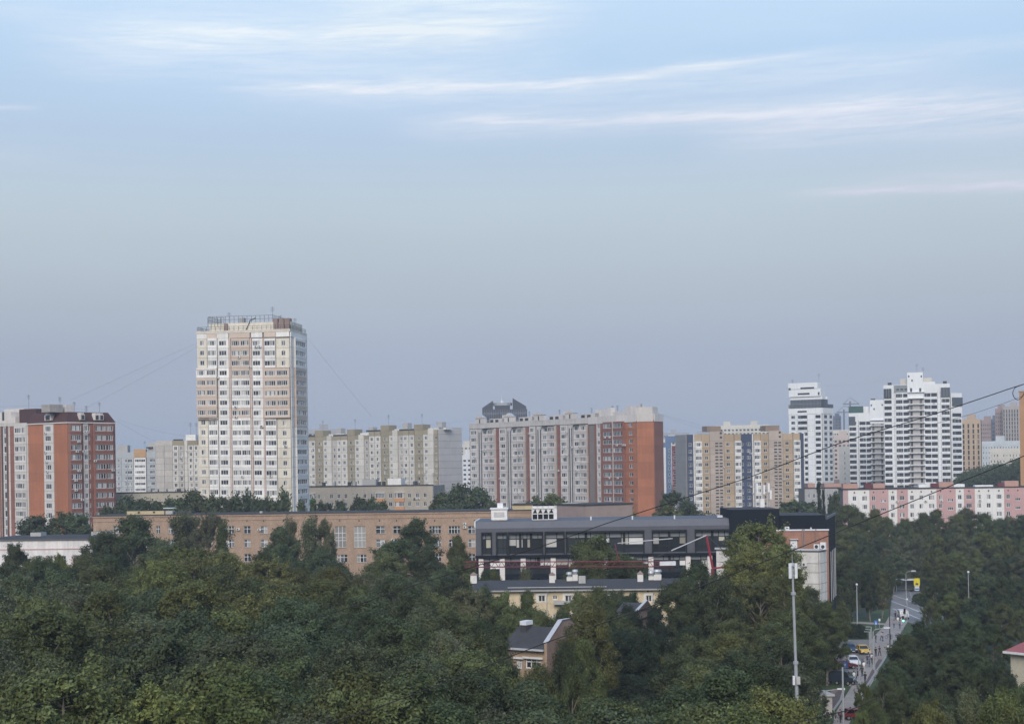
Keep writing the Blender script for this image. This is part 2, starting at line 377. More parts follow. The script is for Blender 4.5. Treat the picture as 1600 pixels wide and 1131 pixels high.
colpx(F, zx(104), zx(213), zy(227), rows, hf, [(zx(108),zx(152),4),(zx(160),zx(208),4)], SP['beige'], out=.9, wh=1.45, style='bal', skipf=lambda i: not lowband(i), mfun=lambda i: SP['beige'] if i != 3 else SP['white'])
F.block('balcony_slab', F.s(zx(103)), F.s(zx(214)), -1.0, -.02, z0-2.6*hf+.06, z0-2.6*hf+.2, SP['rose'])
F.block('balcony_slab', F.s(zx(103)), F.s(zx(214)), -1.0, -.02, z0-7.55*hf, z0-7.55*hf+.1, SP['rose'])
A(217,276,[(224,264,3)], SP['white'])
A(278,288,[], SP['rose'], out=.45)
A(289,388,[(291,336,4),(340,385,4)], SP['white'], out=.35, wh=1.45, style='bal', mfun=lambda i: SP['beige'] if i in (0,1,2,3,7) else SP['white'])
A(390,400,[], SP['rose'], out=.45)
A(401,457,[(404,444,3)], SP['white'], out=.25)
A(458,466,[], SP['rose'], out=.45)
A(467,527,[(468,525,4)], SP['white'], out=.35, wh=1.45, style='bal', skipf=lowband)
A(530,602,[(558,580,2)], SP['cream'], skipf=lowband)
colpx(F, zx(467), zx(603), zy(227), rows, hf, [(zx(470),zx(528),5),(zx(535),zx(592),5)], SP['beige'], out=.9, wh=1.45, style='bal', skipf=lambda i: not lowband(i))
F.block('balcony_slab', F.s(zx(466)), F.s(zx(604)), -1.0, -.02, z0-7.55*hf, z0-7.55*hf+.1, SP['rose'])
F.block('balcony_slab', F.s(zx(466)), F.s(zx(604)), -1.0, -.02, z0-2.6*hf+.06, z0-2.6*hf+.2, SP['rose'])
# attic storey
za = z0+hf*.5
for a, b, m in ((107,160,'white'),(161,213,'beige'),(214,276,'white'),(280,390,'beige'),(398,457,'white'),(467,528,'beige'),(530,602,'white')):
    F.block('attic_panel', F.s(zx(a)), F.s(zx(b)), -.3, -.02, za+.1, ztop-.85, SP[m])
zs0 = z0
column(Fs, .1, D*.15, zs0, rows, hf, [], SP['sidewhite'])
column(Fs, D*.17, D*.80, zs0, rows, hf, [(D*.19, D*.78, 5)], SP['sidewhite'], out=.8, wh=1.45, style='bal', mfun=lambda i: SP['beige'] if 3 <= i <= 8 else SP['sidewhite'])
column(Fs, D*.82, D-.1, zs0, rows, hf, [], SP['sidewhite'])
Fs.block('attic_panel', .1, D-.1, -.3, -.02, za+.1, ztop-.85, SP['sidewhite'])
railing(F, .1, W-.1, .1, ztop, 1.2, 1.4, close=D-.3)
t1 = F.z(zx(350), zy(110)); t2 = F.z(zx(550), zy(88))
F.block('roof_house', F.s(zx(150)), F.s(zx(590)), 4, D-1.5, ztop, t1, SP['cream'], ROOF)
F.block('roof_hut', F.s(zx(232)), F.s(zx(250)), 3.2, 4.6, ztop, t2-1.0, rust)
for a, b in ((500,523),(530,556),(560,588)): F.block('ventilation_stack', F.s(zx(a)), F.s(zx(b)), 3, 5.5, ztop, t2, rust)
railing(F, F.s(zx(145)), F.s(zx(495)), 3.8, t1, 2.0, 1.3, close=D-2)
railing(F, F.s(zx(145)), F.s(zx(232)), 3.4, ztop+1.6, 2.6, .9)
b = MB(); sm = mat('rail_steel', (.1,.09,.085)); b.tube([(F.s(zx(345)),3.7,ztop),(F.s(zx(372)),3.7,t1+.6),(F.s(zx(400)),3.7,t1+1.2)], .18, sm); F.put('roof_stair', b.mesh('roof_stair'), 0, 0, 0)
for a in (255, 490, 532, 627): F.put('antenna', antenna_mesh(a % 3), F.s(zx(a)), 4.2 if a < 600 else 1.0, (t1 if a < 500 else ztop)+.0)
F.block('roof_hut', F.s(zx(305)), F.s(zx(330)), 5, 7, t1, t1+1.6, conc)
acs(F, 12, F.s(zx(120)), F.s(zx(590)), z0, hf, 15, .35)

# ---------- J: long panel building with gables and red brick end ----------
zx = lambda x: 720+x/4.706
zy = lambda y: 610+y/4.706
pale = mat('panel_pinkgrey', (.52,.46,.42), .85, .07, .15, .06, 2, .08, rnd=.10); pale2 = mat('panel_palegrey', (.60,.56,.52), .85, .06, .15, .06, 2, .08, rnd=.085)
redp = mat('strip_red', (.25,.105,.09), .85, .08); atticm = mat('attic_grey', (.50,.47,.44), .9, .1, streak=.1, rnd=.085)
orange = mat('brick_orange_sunlit', (.385,.155,.085), .9, .1, .12, .09, 3, .1, rnd=.085); redb = mat('brick_red_shaded', (.26,.12,.09), .9, .08, .12, .07, 3, .05, rnd=.085)  # brick colours partly hold light: sunlit walls brighter orange, turned-away walls duller red
root, F = building('panel_apartment_block', 'long pale slab block with pointed roof gables and red stripes, centre of the skyline', 'apartment block', zx(68), 606, zx(985), 548)
W = F.L; D = 13; hf = 2.8
ztop = F.z(zx(500), zy(228)); zr = F.z(zx(500), zy(292)) - .1
F.block('core_wall', 0, W, 0.02, D, 0, ztop, SP['core'], ROOF)
rows = range(0, 13)
def gable(F, xc, v, w, zb, h, m):
    b = MB(); s = F.s(zx(xc)); 
    b.prism([(s-w/2,v),(s+w/2,v),(s+w/2,v+1.4),(s-w/2,v+1.4)], zb, zb+h*.62, m)
    q = [(s-w/2-.2,v-.2,zb+h*.62),(s+w/2+.2,v-.2,zb+h*.62),(s,v-.2,zb+h),(s-w/2-.2,v+1.4,zb+h*.62),(s+w/2+.2,v+1.4,zb+h*.62),(s,v+1.4,zb+h)]
    b.quad([q[0],q[1],q[2]], m); b.quad([q[5],q[4],q[3]], m); b.quad([q[0],q[2],q[5],q[3]], mat('zinc_roof',(.36,.38,.4),.5)); b.quad([q[1],q[4],q[5],q[2]], mat('zinc_roof',(.36,.38,.4),.5))
    F.put('roof_gable', b.mesh('roof_gable'), 0, 0, 0)
    F.block('gable_window', s-.3, s+.3, v-.1, v-.04, zb+.3, zb+h*.5, mat('slot_dark', (.05,.05,.055), .4))
units = [(75,128,130,165,148,165,210,213,262,268,285),(288,338,342,380,360,382,424,428,478,492,508),(510,553,562,602,582,603,650,653,706,718,736),(738,790,794,832,812,836,884,888,942,944,960)]
slot = mat('slot_dark', (.05,.05,.055), .4)
for (a0,a1,b0,b1,g,c0,c1,d0,d1,r0,r1) in units:
    c = lambda p, q, wins, m, **k: column(F, F.s(zx(p)), F.s(zx(q)), zr, rows, hf, [(F.s(zx(x)), F.s(zx(y)), n) for x, y, n in wins], m, **k)
    c(a0,a1,[(a0+6,a1-8,3)], pale2, wh=1.45, style='old', out=.25)
    c(b0,b1,[], mat('stair_strip', (.50,.47,.45), .85, .06, rnd=.04), out=.1)
    for q in (.28,.5,.72):
        s = F.s(zx(b0+(b1-b0)*q)); F.block('stair_window_strip', s-.22, s+.22, -.18, -.11, z0*0+4, ztop-3.2, slot if q != .5 else mat('strip_white', (.6,.58,.56)))
    c(c0,c1,[(c0+5,c1-6,3)], pale2, wh=1.45, style='old')
    c(d0,d1,[(d0+3,d1-6,4)], pale, out=.9, wh=1.5, style='bal')
    c(r0,r1,[], redp, out=.3)
    gable(F, g, -.3, 5.4, ztop, 3.6, pale2)
    s = F.s(zx(c0+30)); F.block('roof_house', s-2, s+8, 3, 7, ztop, ztop+1.9, pale2, ROOF)
    for q in (0, 3.2): F.block('roof_door', s-1.5+q, s+.4+q, 2.94, 2.99, ztop+.3, ztop+1.5, slot)
    F.block('ventilation_stack', s+6, s+9, 3, 5, ztop, ztop+3.1, pale2, ROOF)
    F.put('antenna', antenna_mesh(2), s+3, 4, ztop+1.9)
    # little canopies over the top balconies
    for p, q in ((c0,c1),(d0,d1)):
        F.block('balcony_canopy', F.s(zx(p)), F.s(zx(q)), -1.3, .0, zr+1.35, zr+1.5, slot)
F.block('attic_band', 0, W, -.2, -.02, zr+1.6, ztop+.3, atticm)
acs(F, 22, 2, W-3, zr, hf, 11, .9)
# red brick section
F2 = Face(root, F.pt(W), F.pt(W, 0)+Vector((1,0,0)))
pB = P(zx(1300), hz(zx(1300)), 522); F2 = Face(root, F.pt(W, -2.5)+Vector((.05,0,0)), (pB.x, pB.y))
W2 = F2.L; D2 = F2.backcorner(zx(1490)); D2 = max(8, min(D2, 30))
zt2 = F2.z(zx(1150), zy(190)); zat = F2.z(zx(1150), zy(238)); zr2 = F2.z(zx(1150), zy(258))
wb = MB(); 
pO = P(zx(1422), hz(zx(1422)), 519); pE = P(zx(1488), hz(zx(1488)), 527)
F3 = Face(root, (pB.x+.05, pB.y), (pO.x, pO.y)); F4 = Face(root, (pO.x, pO.y), (pE.x, pE.y))
rl = Vector(root.location)
foot = [F2.pt(0,.02), F2.pt(W2,.02), F3.pt(F3.L,.02), F4.pt(F4.L,.02), F4.pt(F4.L, 12), F2.pt(0,14)]
wb.prism([(p.x-rl.x,p.y-rl.y) for p in foot], 0, zt2, SP['core'], ROOF); wb.build('core_wall', root, (0,0,0))
c = lambda p, q, wins, m, **k: column(F2, F2.s(zx(p)), F2.s(zx(q)), zr2, rows, 2.83, [(F2.s(zx(x)), F2.s(zx(y)), n) for x, y, n in wins], m, **k)
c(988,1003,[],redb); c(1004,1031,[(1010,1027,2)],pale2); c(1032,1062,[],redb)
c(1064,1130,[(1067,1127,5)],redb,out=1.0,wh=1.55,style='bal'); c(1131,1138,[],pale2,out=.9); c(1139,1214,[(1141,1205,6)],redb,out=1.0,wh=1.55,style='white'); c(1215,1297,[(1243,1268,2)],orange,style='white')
column(F3, 0, F3.L, zr2, rows, 2.83, [], orange, gap=.03); column(F4, 0, F4.L, zr2, rows, 2.83, [], redb, gap=.03)  # lit end wall against shaded return, carried by the two brick colours
for f in (F2, F3, F4):
    n = max(1, int(f.L/5))
    for q in range(n): f.block('attic_panel', f.L*q/n+.05, f.L*(q+1)/n-.05, -.35, -.02, zat, zt2+.3, pale2)
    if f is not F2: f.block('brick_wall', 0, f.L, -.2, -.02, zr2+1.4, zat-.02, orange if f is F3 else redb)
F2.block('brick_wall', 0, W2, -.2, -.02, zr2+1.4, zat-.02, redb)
F3.block('roof_house', -.8, F3.s(zx(1410)), .6, 5, zt2, zt2+2.7, pale2, ROOF)
F2.block('roof_house', F2.s(zx(1050)), F2.s(zx(1090)), 1, 3, zt2, zt2+3.2, pale2, ROOF)
F2.block('roof_house', F2.s(zx(1092)), F2.s(zx(1170)), 2, 6, zt2, zt2+1.7, pale2, ROOF)
F2.block('ventilation_stack', F2.s(zx(1180)), F2.s(zx(1220)), 2, 4, zt2, zt2+3.4, pale2, ROOF)
F2.block('ventilation_stack', F2.s(zx(1262)), F2.s(zx(1284)), 2, 4, zt2, zt2+3.5, pale2, ROOF)
for x in (1078,1115,1300,1330): F2.put('antenna', antenna_mesh(2), F2.s(zx(min(x,1290))), 2.5, zt2+1.8)
acs(F2, 9, 5, W2-4, zr2, 2.83, 11, 1.0)

# ---------- A: far-left red brick block with brown mansard ----------
zx = lambda x: x/4.0375
zy = lambda y: 600+y/4.0375
c0_ = P(107.5, hz(107.5), 443); dR = Vector((13.7,18)).normalized(); dL = Vector((18,-13.7)).normalized()
root = bpy.data.objects.new('red_brick_apartment_block', None); COL.objects.link(root); tag(root, 'red brick apartment block with brown mansard roof at the far left edge', 'apartment block')
lp = Vector((c0_.x, c0_.y)) - dL*19.5
root.location = (lp.x, lp.y, 0)
F = Face(root, (lp.x,lp.y), (c0_.x, c0_.y)); 
a = unroll(181, hz(181))[0]; Lr = (a*c0_.y-c0_.x)/(dR.x-a*dR.y)
FR = Face(root, (c0_.x, c0_.y), (c0_.x+dR.x*Lr, c0_.y+dR.y*Lr))
W = F.L; ztop = F.z(95, zy(243)); zr = FR.z(zx(580), zy(279)); rows = range(0, 15); hf = 2.8
wb = MB(); foot = [F.pt(0,.02), F.pt(W-.02,.02), FR.pt(Lr-.02,.02), FR.pt(Lr, 19)]
wb.prism([(p.x-lp.x, p.y-lp.y) for p in foot], 0, ztop, SP['core'], ROOF); wb.build('core_wall', root, (0,0,0))
zrl = F.z(zx(310), zy(283))
c = lambda p, q, wins, m, **k: column(F, F.s(zx(p)), F.s(zx(q)), zrl, rows, 2.8, [(F.s(zx(x)), F.s(zx(y)), n) for x, y, n in wins], m, **k)
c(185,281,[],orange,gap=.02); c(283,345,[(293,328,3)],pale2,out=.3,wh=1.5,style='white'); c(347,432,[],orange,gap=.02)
column(F, 0, F.s(zx(184)), zrl, rows, 2.8, [], pale2, out=.3)
c = lambda p, q, wins, m, **k: column(FR, FR.s(zx(p)), FR.s(zx(q)), zr, rows, 2.8, [(FR.s(zx(x)), FR.s(zx(y)), n) for x, y, n in wins], m, **k)
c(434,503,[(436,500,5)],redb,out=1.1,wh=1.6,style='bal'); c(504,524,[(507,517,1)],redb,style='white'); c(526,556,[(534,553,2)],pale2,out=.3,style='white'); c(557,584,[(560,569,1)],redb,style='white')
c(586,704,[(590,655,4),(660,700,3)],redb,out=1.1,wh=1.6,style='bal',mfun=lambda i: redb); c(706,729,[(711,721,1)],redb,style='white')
for f in (F, FR): f.block('attic_band', -.2, f.L+.2, -.5, -.02, zrl+1.45, ztop+.1, pale2)
# mansard
brown = mat('mansard_brown', (.075,.035,.033), .8, .1, .3, .06, 2)
zm = ztop+.15; hm = F.z(95, zy(176))-zm
b = MB(); ins = 1.6
quadb = [F.pt(0,-.3), F.pt(W,-.3), FR.pt(Lr,-.3), FR.pt(Lr,16)]; 
cen = sum((Vector((p.x,p.y)) for p in quadb), Vector((0,0)))/4
lo = [Vector((p.x,p.y)) for p in quadb]; hi = [p+(cen-p).normalized()*ins*1.4 for p in lo]
for i in range(4):
    j = (i+1)%4; b.quad([(*(lo[i]-lp),zm),(*(lo[j]-lp),zm),(*(hi[j]-lp),zm+hm),(*(hi[i]-lp),zm+hm)], brown)
b.quad([(*(p-lp),zm+hm) for p in hi], ROOF); b.build('mansard_roof', root, (0,0,0))
def dormer(Fc, s, w=1.4):
    b = MB(); b.box(s-w/2,s+w/2,-.5,1.6,zm+.6,zm+2.2,pale2); b.box(s-w/3,s+w/3,-.56,-.51,zm+.75,zm+2.0,slot); b.prism([(s-w*.35,-.4),(s+w*.35,-.4),(s+w*.35,1.5),(s-w*.35,1.5)],zm+2.2,zm+2.7,pale2)
    Fc.put('dormer', b.mesh('dormer'), 0, 0, 0)
dormer(F, F.s(zx(315)), 3.0)
for x in (521,611,640): dormer(FR, FR.s(zx(x)), 1.5)
for x0_, x1_, y_ in ((345,395,142),(425,452,138),(490,540,133)):
    FR.block('ventilation_stack', FR.s(zx(x0_)) if x0_ > 432 else .5-3, FR.s(zx(x1_)) if x0_ > 432 else 2.0, 5, 9, zm+hm, zm+hm+2.2, pale2, conc)
for s_, v_ in ((1,5),(6,5),(11,6),(15,5)): FR.put('antenna', antenna_mesh(int(s_)%3), s_, v_, zm+hm)
# left wing set back
q1 = P(46.5, hz(46), 466); q0 = P(-55, hz(-55), 486)
FW = Face(root, (q0.x,q0.y), (q1.x,q1.y)); zw = FW.z(zx(125), zy(293)); ztw = FW.z(zx(125), zy(250))
FW.block('core_wall', 0, FW.L+4, .02, 14, 0, ztw, SP['core'], ROOF)
c = lambda p, q, wins, m, **k: column(FW, FW.s(zx(p)), FW.s(zx(q)), zw, rows, 2.82, [(FW.s(zx(x)), FW.s(zx(y)), n) for x, y, n in wins], m, **k)
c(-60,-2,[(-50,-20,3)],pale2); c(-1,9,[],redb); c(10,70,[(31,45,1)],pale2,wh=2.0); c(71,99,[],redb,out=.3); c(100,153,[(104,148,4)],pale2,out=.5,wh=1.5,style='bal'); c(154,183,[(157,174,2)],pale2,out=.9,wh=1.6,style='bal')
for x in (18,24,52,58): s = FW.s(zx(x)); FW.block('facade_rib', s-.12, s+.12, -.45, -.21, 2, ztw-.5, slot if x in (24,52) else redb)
FW.block('attic_band', 0, FW.L, -.4, -.02, zw+1.42, ztw+.2, pale2)
s = FW.s(zx(35)); b = MB(); hh = FW.z(9, zy(178))
zg = ztw+.2; b.prism([(s-10,-.5),(s+6,-.5),(s+6,3),(s-10,3)], zg, hh-1.5, pale2); b.prism([(s-8,-.5),(s+4,-.5),(s+4,3),(s-8,3)], hh-1.5, hh, pale2); FW.put('roof_gable', b.mesh('roof_gable'), 0,0,0)
FW.block('gable_window', s-.5, s+.5, -.56, -.51, zg+1.0, zg+3.6, slot)
FW.block('mansard_roof', s+6, FW.L+2, 1.0, 8, ztw+.2, ztw+4.4, brown, ROOF)
FW.block('roof_house', s-6, s+4, 4, 8, zg, hh+1.2, pale2, ROOF)
FW.put('antenna', antenna_mesh(1), s+8, 3, ztw+4.4)
acs(FR, 12, 1, Lr-2, zr, 2.8, 10, 1.1); acs(F, 4, F.s(zx(290)), F.s(zx(320)), zrl, 2.8, 8, .3)

# ---------- B, C, D: panel blocks between left block and tower ----------
zx = lambda x: 170+x/5.517
zy = lambda y: 640+y/5.517
gp = mat('panel_greyblue', (.40,.42,.43), .9, .06, .15, .06, 2, .06, rnd=.085); gwin = dict(style='white')
root, F = building('grey_panel_block', 'grey panel block with one column of white balconies beside the red brick block', 'apartment block', zx(20), 690, zx(412), 690)
W = F.L; ztop = F.z(zx(200), zy(372)); F.block('core_wall', 0, W, .02, 13, 0, ztop, SP['core'], ROOF); zr = F.z(zx(180), zy(440)); hf = F.z(zx(180), zy(440))-F.z(zx(180), zy(490)); rows = range(0,9)
c = lambda p, q, wins, m, **k: column(F, F.s(zx(p)), F.s(zx(q)), zr, rows, hf, [(F.s(zx(x)), F.s(zx(y)), n) for x, y, n in wins], m, **k)
c(22,60,[(30,50,2)],gp); c(61,110,[(78,94,2)],gp,**gwin); c(111,160,[(142,160,2)],gp,**gwin); c(161,215,[(165,203,3)],gp,**gwin)
c(222,325,[(230,320,6)],BW,out=1.0,wh=1.2,style='bal'); c(330,410,[(355,400,4)],gp,**gwin)
F.block('attic_band', 0, W, -.25, -.02, zr+hf/2, ztop+.3, gp)
F.block('top_loggia', F.s(zx(222)), F.s(zx(325)), -1.0, 2, zr+hf*.55, F.z(zx(270), zy(340)), mat('plywood', (.48,.30,.16), .8, .1), ROOF)
F.block('roof_house', F.s(zx(330)), F.s(zx(400)), 3, 8, ztop, ztop+4.5, conc, ROOF); F.block('roof_house', F.s(zx(60)), F.s(zx(150)), 3, 8, ztop, ztop+3.5, conc, ROOF); F.put('antenna', antenna_mesh(0), F.s(zx(300)), 3, ztop+2)
F.block('roof_hut', F.s(zx(315)), F.s(zx(370)), 2, 5, ztop+2, F.z(zx(340), zy(320)), ROOF)
acs(F, 7, 2, W-3, zr, hf, 6, .2)
bp_ = mat('panel_warmgrey', (.47,.44,.40), .9, .06, .15, .06, 2, .06, rnd=.085); olv = mat('panel_olive', (.31,.27,.19), .9, .08, .15, .06, 2, .05, rnd=.085); lt = mat('panel_light', (.60,.57,.51), .9, .06, .15, .06, 2, .06, rnd=.085)
root, F = building('beige_panel_block', 'pale beige panel block with blank end wall, just left of the tall tower', 'apartment block', zx(405), 560, zx(830), 560)
W = F.L; ztop = F.z(zx(480), zy(268)); F.block('core_wall', 0, W, .02, 13, 0, ztop, SP['core'], ROOF); zr = F.z(zx(580), zy(333)); hf = F.z(zx(580), zy(333))-F.z(zx(580), zy(386)); rows = range(0,10)
c = lambda p, q, wins, m, **k: column(F, F.s(zx(p)), F.s(zx(q)), zr, rows, hf, [(F.s(zx(x)), F.s(zx(y)), n) for x, y, n in wins], m, **k)
c(407,480,[],bp_); c(481,552,[],bp_); c(553,604,[(566,592,2)],lt,style='old'); c(605,652,[(618,640,2)],bp_,style='old'); c(655,683,[],lt,out=.4); c(685,732,[(698,722,2)],lt,style='old'); c(734,780,[(744,766,2)],lt,style='old'); c(782,828,[],olv)
F.block('attic_panel', .05, F.s(zx(552)), -.25, -.02, zr+hf/2, ztop, bp_); F.block('attic_panel', F.s(zx(553)), F.s(zx(652)), -.25, -.02, zr+hf/2, ztop, olv); F.block('attic_panel', F.s(zx(655)), F.s(zx(683)), -.4, -.02, zr+hf/2, ztop, lt); F.block('attic_panel', F.s(zx(685)), F.s(zx(770)), -.25, -.02, zr+hf/2, ztop, olv)
F.block('roof_parapet', F.s(zx(560)), F.s(zx(640)), 0, 1, ztop, ztop+.5, slot); F.block('roof_house', F.s(zx(658)), F.s(zx(745)), 1.5, 7, ztop, F.z(zx(700), zy(215)), BW, ROOF); F.block('roof_hut', F.s(zx(650)), F.s(zx(690)), 3, 7, ztop, F.z(zx(700), zy(228)), slot)
for x in (690,740): F.put('antenna', antenna_mesh(1), F.s(zx(x)), 4, F.z(zx(700), zy(215)))
acs(F, 6, F.s(zx(560)), W-3, zr, hf, 8, .2)
root, F = building('low_yellow_building', 'low pale yellow building behind trees between the left red block and the tower', 'building', zx(-20), 470, zx(790), 470)
W = F.L; zt_ = F.z(zx(400), zy(716)); yl = mat('render_paleyellow', (.42,.395,.33), .9, .07); 
hol = [(F.s(zx(x)), F.s(zx(x+40)), zt_-5.0, zt_-3.4) for x in (80,160,245,330,415,500,590,680)]
F.block('core_wall', 0, W, .05, 12, 0, zt_-.1, SP['core'], ROOF); wall_holes(F, 'wall', 0, W, 0, zt_, hol, yl)
for h_ in hol: F.put('window', window_mesh(h_[1]-h_[0], 1.6, 2, 'white', random.randrange(3)), h_[0], -.1, h_[2])
F.block('roof_parapet', -.2, W+.2, -.4, .3, zt_, zt_+.35, slot)
for x in (320,380,455,570,610,700): F.block('roof_hut', F.s(zx(x)), F.s(zx(x+25)), 2, 4, zt_, zt_+1.1, conc if x%3 else slot)

# ---------- F: long prefab block right of tower ----------
zx = lambda x: 470+x/5.517
zy = lambda y: 640+y/5.517
root, F = building('olive_striped_panel_block', 'long beige block with olive stair towers and blank grey end wall, right of tall tower', 'apartment block', zx(-60), 676, zx(1190), 632)
W = F.L; D = F.backcorner(zx(1390)); hf = 2.8; sp_ = F.s(zx(592))
zrL = F.z(zx(340), zy(289)); zrR = F.z(zx(920), zy(248)); ztL = F.z(zx(340), zy(228)); ztR = F.z(zx(920), zy(180)); rows = range(0,9)
F.block('core_wall', 0, sp_, .02, 13, 0, ztL, SP['core'], ROOF); F.block('core_wall', sp_+.02, W, .02, D-.02, 0, ztR, SP['core'], ROOF)
olws = [(-40,28,'l',[(0,20,2)]),(30,74,'p',[]),(76,128,'l',[(100,121,2)]),(130,198,'o',[(155,168,1),(176,184,1)]),(200,234,'l',[(208,229,2)]),(236,274,'q',[]),(276,318,'p',[(287,301,1)]),(319,352,'l',[(325,345,2)]),(354,406,'l',[(370,391,2)]),(408,470,'o',[(428,441,1),(453,461,1)]),(472,508,'l',[(482,503,2)]),(510,554,'q',[]),(556,590,'p',[(564,580,2)]),
 (595,642,'l',[(607,630,2)]),(645,694,'l',[(658,681,2)]),(697,766,'o',[(718,732,1),(745,753,1)]),(768,800,'l',[(776,796,2)]),(802,846,'q',[]),(848,886,'p',[(860,879,2)]),(888,936,'l',[(898,920,2)]),(940,984,'l',[(952,974,2)]),(986,1058,'o',[(1014,1029,1),(1043,1051,1)]),(1061,1106,'l',[(1075,1098,2)]),(1108,1155,'q',[]),(1157,1184,'o',[(1161,1180,2)])]
for a_, b_, k_, ws in olws:
    left = b_ < 593; zr = zrL if left else zrR; zt_ = ztL if left else ztR
    m = {'l': lt, 'p': bp_, 'o': olv, 'q': lt}[k_]; o_ = {'l': .3, 'p': .15, 'o': .15, 'q': .8}[k_]
    column(F, F.s(zx(a_)), F.s(zx(b_)), zr, rows, hf, [(F.s(zx(x)), F.s(zx(y)), n) for x, y, n in ws], m, out=o_, style='old', wh=1.45)
    F.block('attic_panel', F.s(zx(a_))+.03, F.s(zx(b_))-.03, -o_, -.02, zr+hf/2+.03, zt_+(.0 if k_ != 'q' else .3), olv if k_ != 'q' else lt)
    if k_ == 'o' and b_ < 1100:
        hgt = {130:F.z(zx(160), zy(180)), 408:F.z(zx(440), zy(170)), 697:F.z(zx(730), zy(135)), 986:F.z(zx(1020), zy(127))}[a_]
        F.block('stair_tower_top', F.s(zx(a_))-.1, F.s(zx(b_))+.1, -.25, 5, zt_, hgt, olv, ROOF)
        F.put('antenna', antenna_mesh(1), F.s(zx(a_+40)), 2, hgt)
        s = F.s(zx(b_)); F.block('roof_house', s+.5, s+9.5, 3, 8, zt_, hgt-1.6, BW, ROOF); F.block('ventilation_stack', s+5, s+7.5, 3, 6, hgt-1.6, hgt+.8, conc, slot)
        F.block('roof_parapet', F.s(zx(a_))-8, F.s(zx(a_))-.2, -.2, 1, zt_, zt_+.7, slot)
FE = Face(root, F.pt(W), F.pt(W, D)); eg = mat('panel_endgrey', (.52,.49,.47), .9, .05, .15, .05, 2, .05, rnd=.03)
for q0, q1 in ((0,.5),(.5,1)): column(FE, FE.L*q0+.02, FE.L*q1-.02, zrR, range(-1,16), hf*1.0, [], eg, gap=.1)
FE.block('attic_panel', .05, FE.L-.05, -.2, -.02, zrR+hf*1.5+.05, ztR+.6, eg)
acs(F, 12, 5, W-8, zrR-3, hf, 6, .2)
for x in (1200,1290): FE.put('antenna', antenna_mesh(0), FE.L*.2 if x == 1200 else FE.L*.5, 3, ztR)

# ---------- G: low beige brick building with orange balconies ----------
root, F = building('low_beige_brick_building', 'low beige brick building with orange balcony panels, right of the foot of the tall tower', 'building', zx(40), 548, zx(1135), 540)
W = F.L; D = F.backcorner(zx(1232)); gb = mat('brick_greybeige', (.40,.355,.29), .9, .07, .3, .08, 2, .05); zt_ = F.z(zx(600), zy(660)); z1 = F.z(zx(600), zy(742)); hf = 73/5.517/F.L*0+F.z(zx(600), zy(742))-F.z(zx(600), zy(815))
F.block('core_wall', 0, W, .05, D-.05, 0, zt_-.15, SP['core'], ROOF)
hol = []; ww = [(140,165),(193,205),(248,275),(312,338),(373,400),(469,496),(536,562),(600,628),(755,786),(920,948),(988,1015),(1055,1083)]; bal = [(80,118),(648,724),(810,890)]
for r in range(3):
    zc = z1-r*hf
    for a_, b_ in ww: hol.append((F.s(zx(a_)), F.s(zx(b_)), zc-.8, zc+.75))
wall_holes(F, 'brick_wall', 0, W, 0, zt_, hol, gb)
for h_ in hol: F.put('window', window_mesh(h_[1]-h_[0], 1.55, 2 if h_[1]-h_[0] > 3.5 else 2, 'white', random.randrange(4)), h_[0], -.1, h_[2])
orp = mat('balcony_orange', (.58,.30,.14), .7, .06); grn = mat('balcony_green', (.03,.16,.07), .7)
for a_, b_ in bal:
    for r in range(3):
        zc = z1-r*hf; s0, s1 = F.s(zx(a_)), F.s(zx(b_)); m = grn if a_ == 80 else orp
        F.block('balcony_panel', s0, s1, -1.2, -.27, zc-hf*.72, zc-.85, m); F.put('balcony_glazing', window_mesh(s1-s0, 1.75, 6 if a_ > 100 else 2, 'bal', random.randrange(4)), s0, -1.0, zc-.84)
        F.block('balcony_side', s0, s0+.06, -.99, -.27, zc-.84, zc+.91, BW); F.block('balcony_side', s1-.06, s1, -.99, -.27, zc-.84, zc+.91, BW)
    F.block('balcony_roof', s0-.1, s1+.1, -1.3, -.27, z1+.93, z1+1.15, BW)
F.block('roof_parapet', -.2, W+.2, -.45, .2, zt_+.01, zt_+.4, slot)
FE = Face(root, F.pt(W), F.pt(W, D)); FE.block('end_wall', -.25, D, -.25, -.02, 0, zt_, mat('brick_greydark', (.25,.25,.25), .9, .08))
for r in range(2): FE.block('balcony_panel', 3, 6, -1.2, -.27, z1-r*hf-hf*.72, z1-r*hf-.85, orp); FE.put('balcony_glazing', window_mesh(3, 1.7, 3, 'bal', 1), 3, -1.0, z1-r*hf-.84)
F.block('roof_house', F.s(zx(735)), F.s(zx(850)), 2, 8, zt_, F.z(zx(790), zy(592)), BW, ROOF); F.block('roof_house', F.s(zx(495)), F.s(zx(612)), 5, 9, zt_, F.z(zx(550), zy(602)), conc, ROOF)
for x in (160,250,380,430,640,680,930,960): F.block('roof_hut', F.s(zx(x)), F.s(zx(x+18)), 3, 5, zt_, zt_+1.6, conc if x % 4 else slot)
for x in (415,640,900,990,1045,1180): F.put('antenna', antenna_mesh(x % 3), F.s(zx(min(x,1120))), 4, zt_)
acs(F, 3, F.s(zx(930)), F.s(zx(1080)), z1, hf, 2, .25)

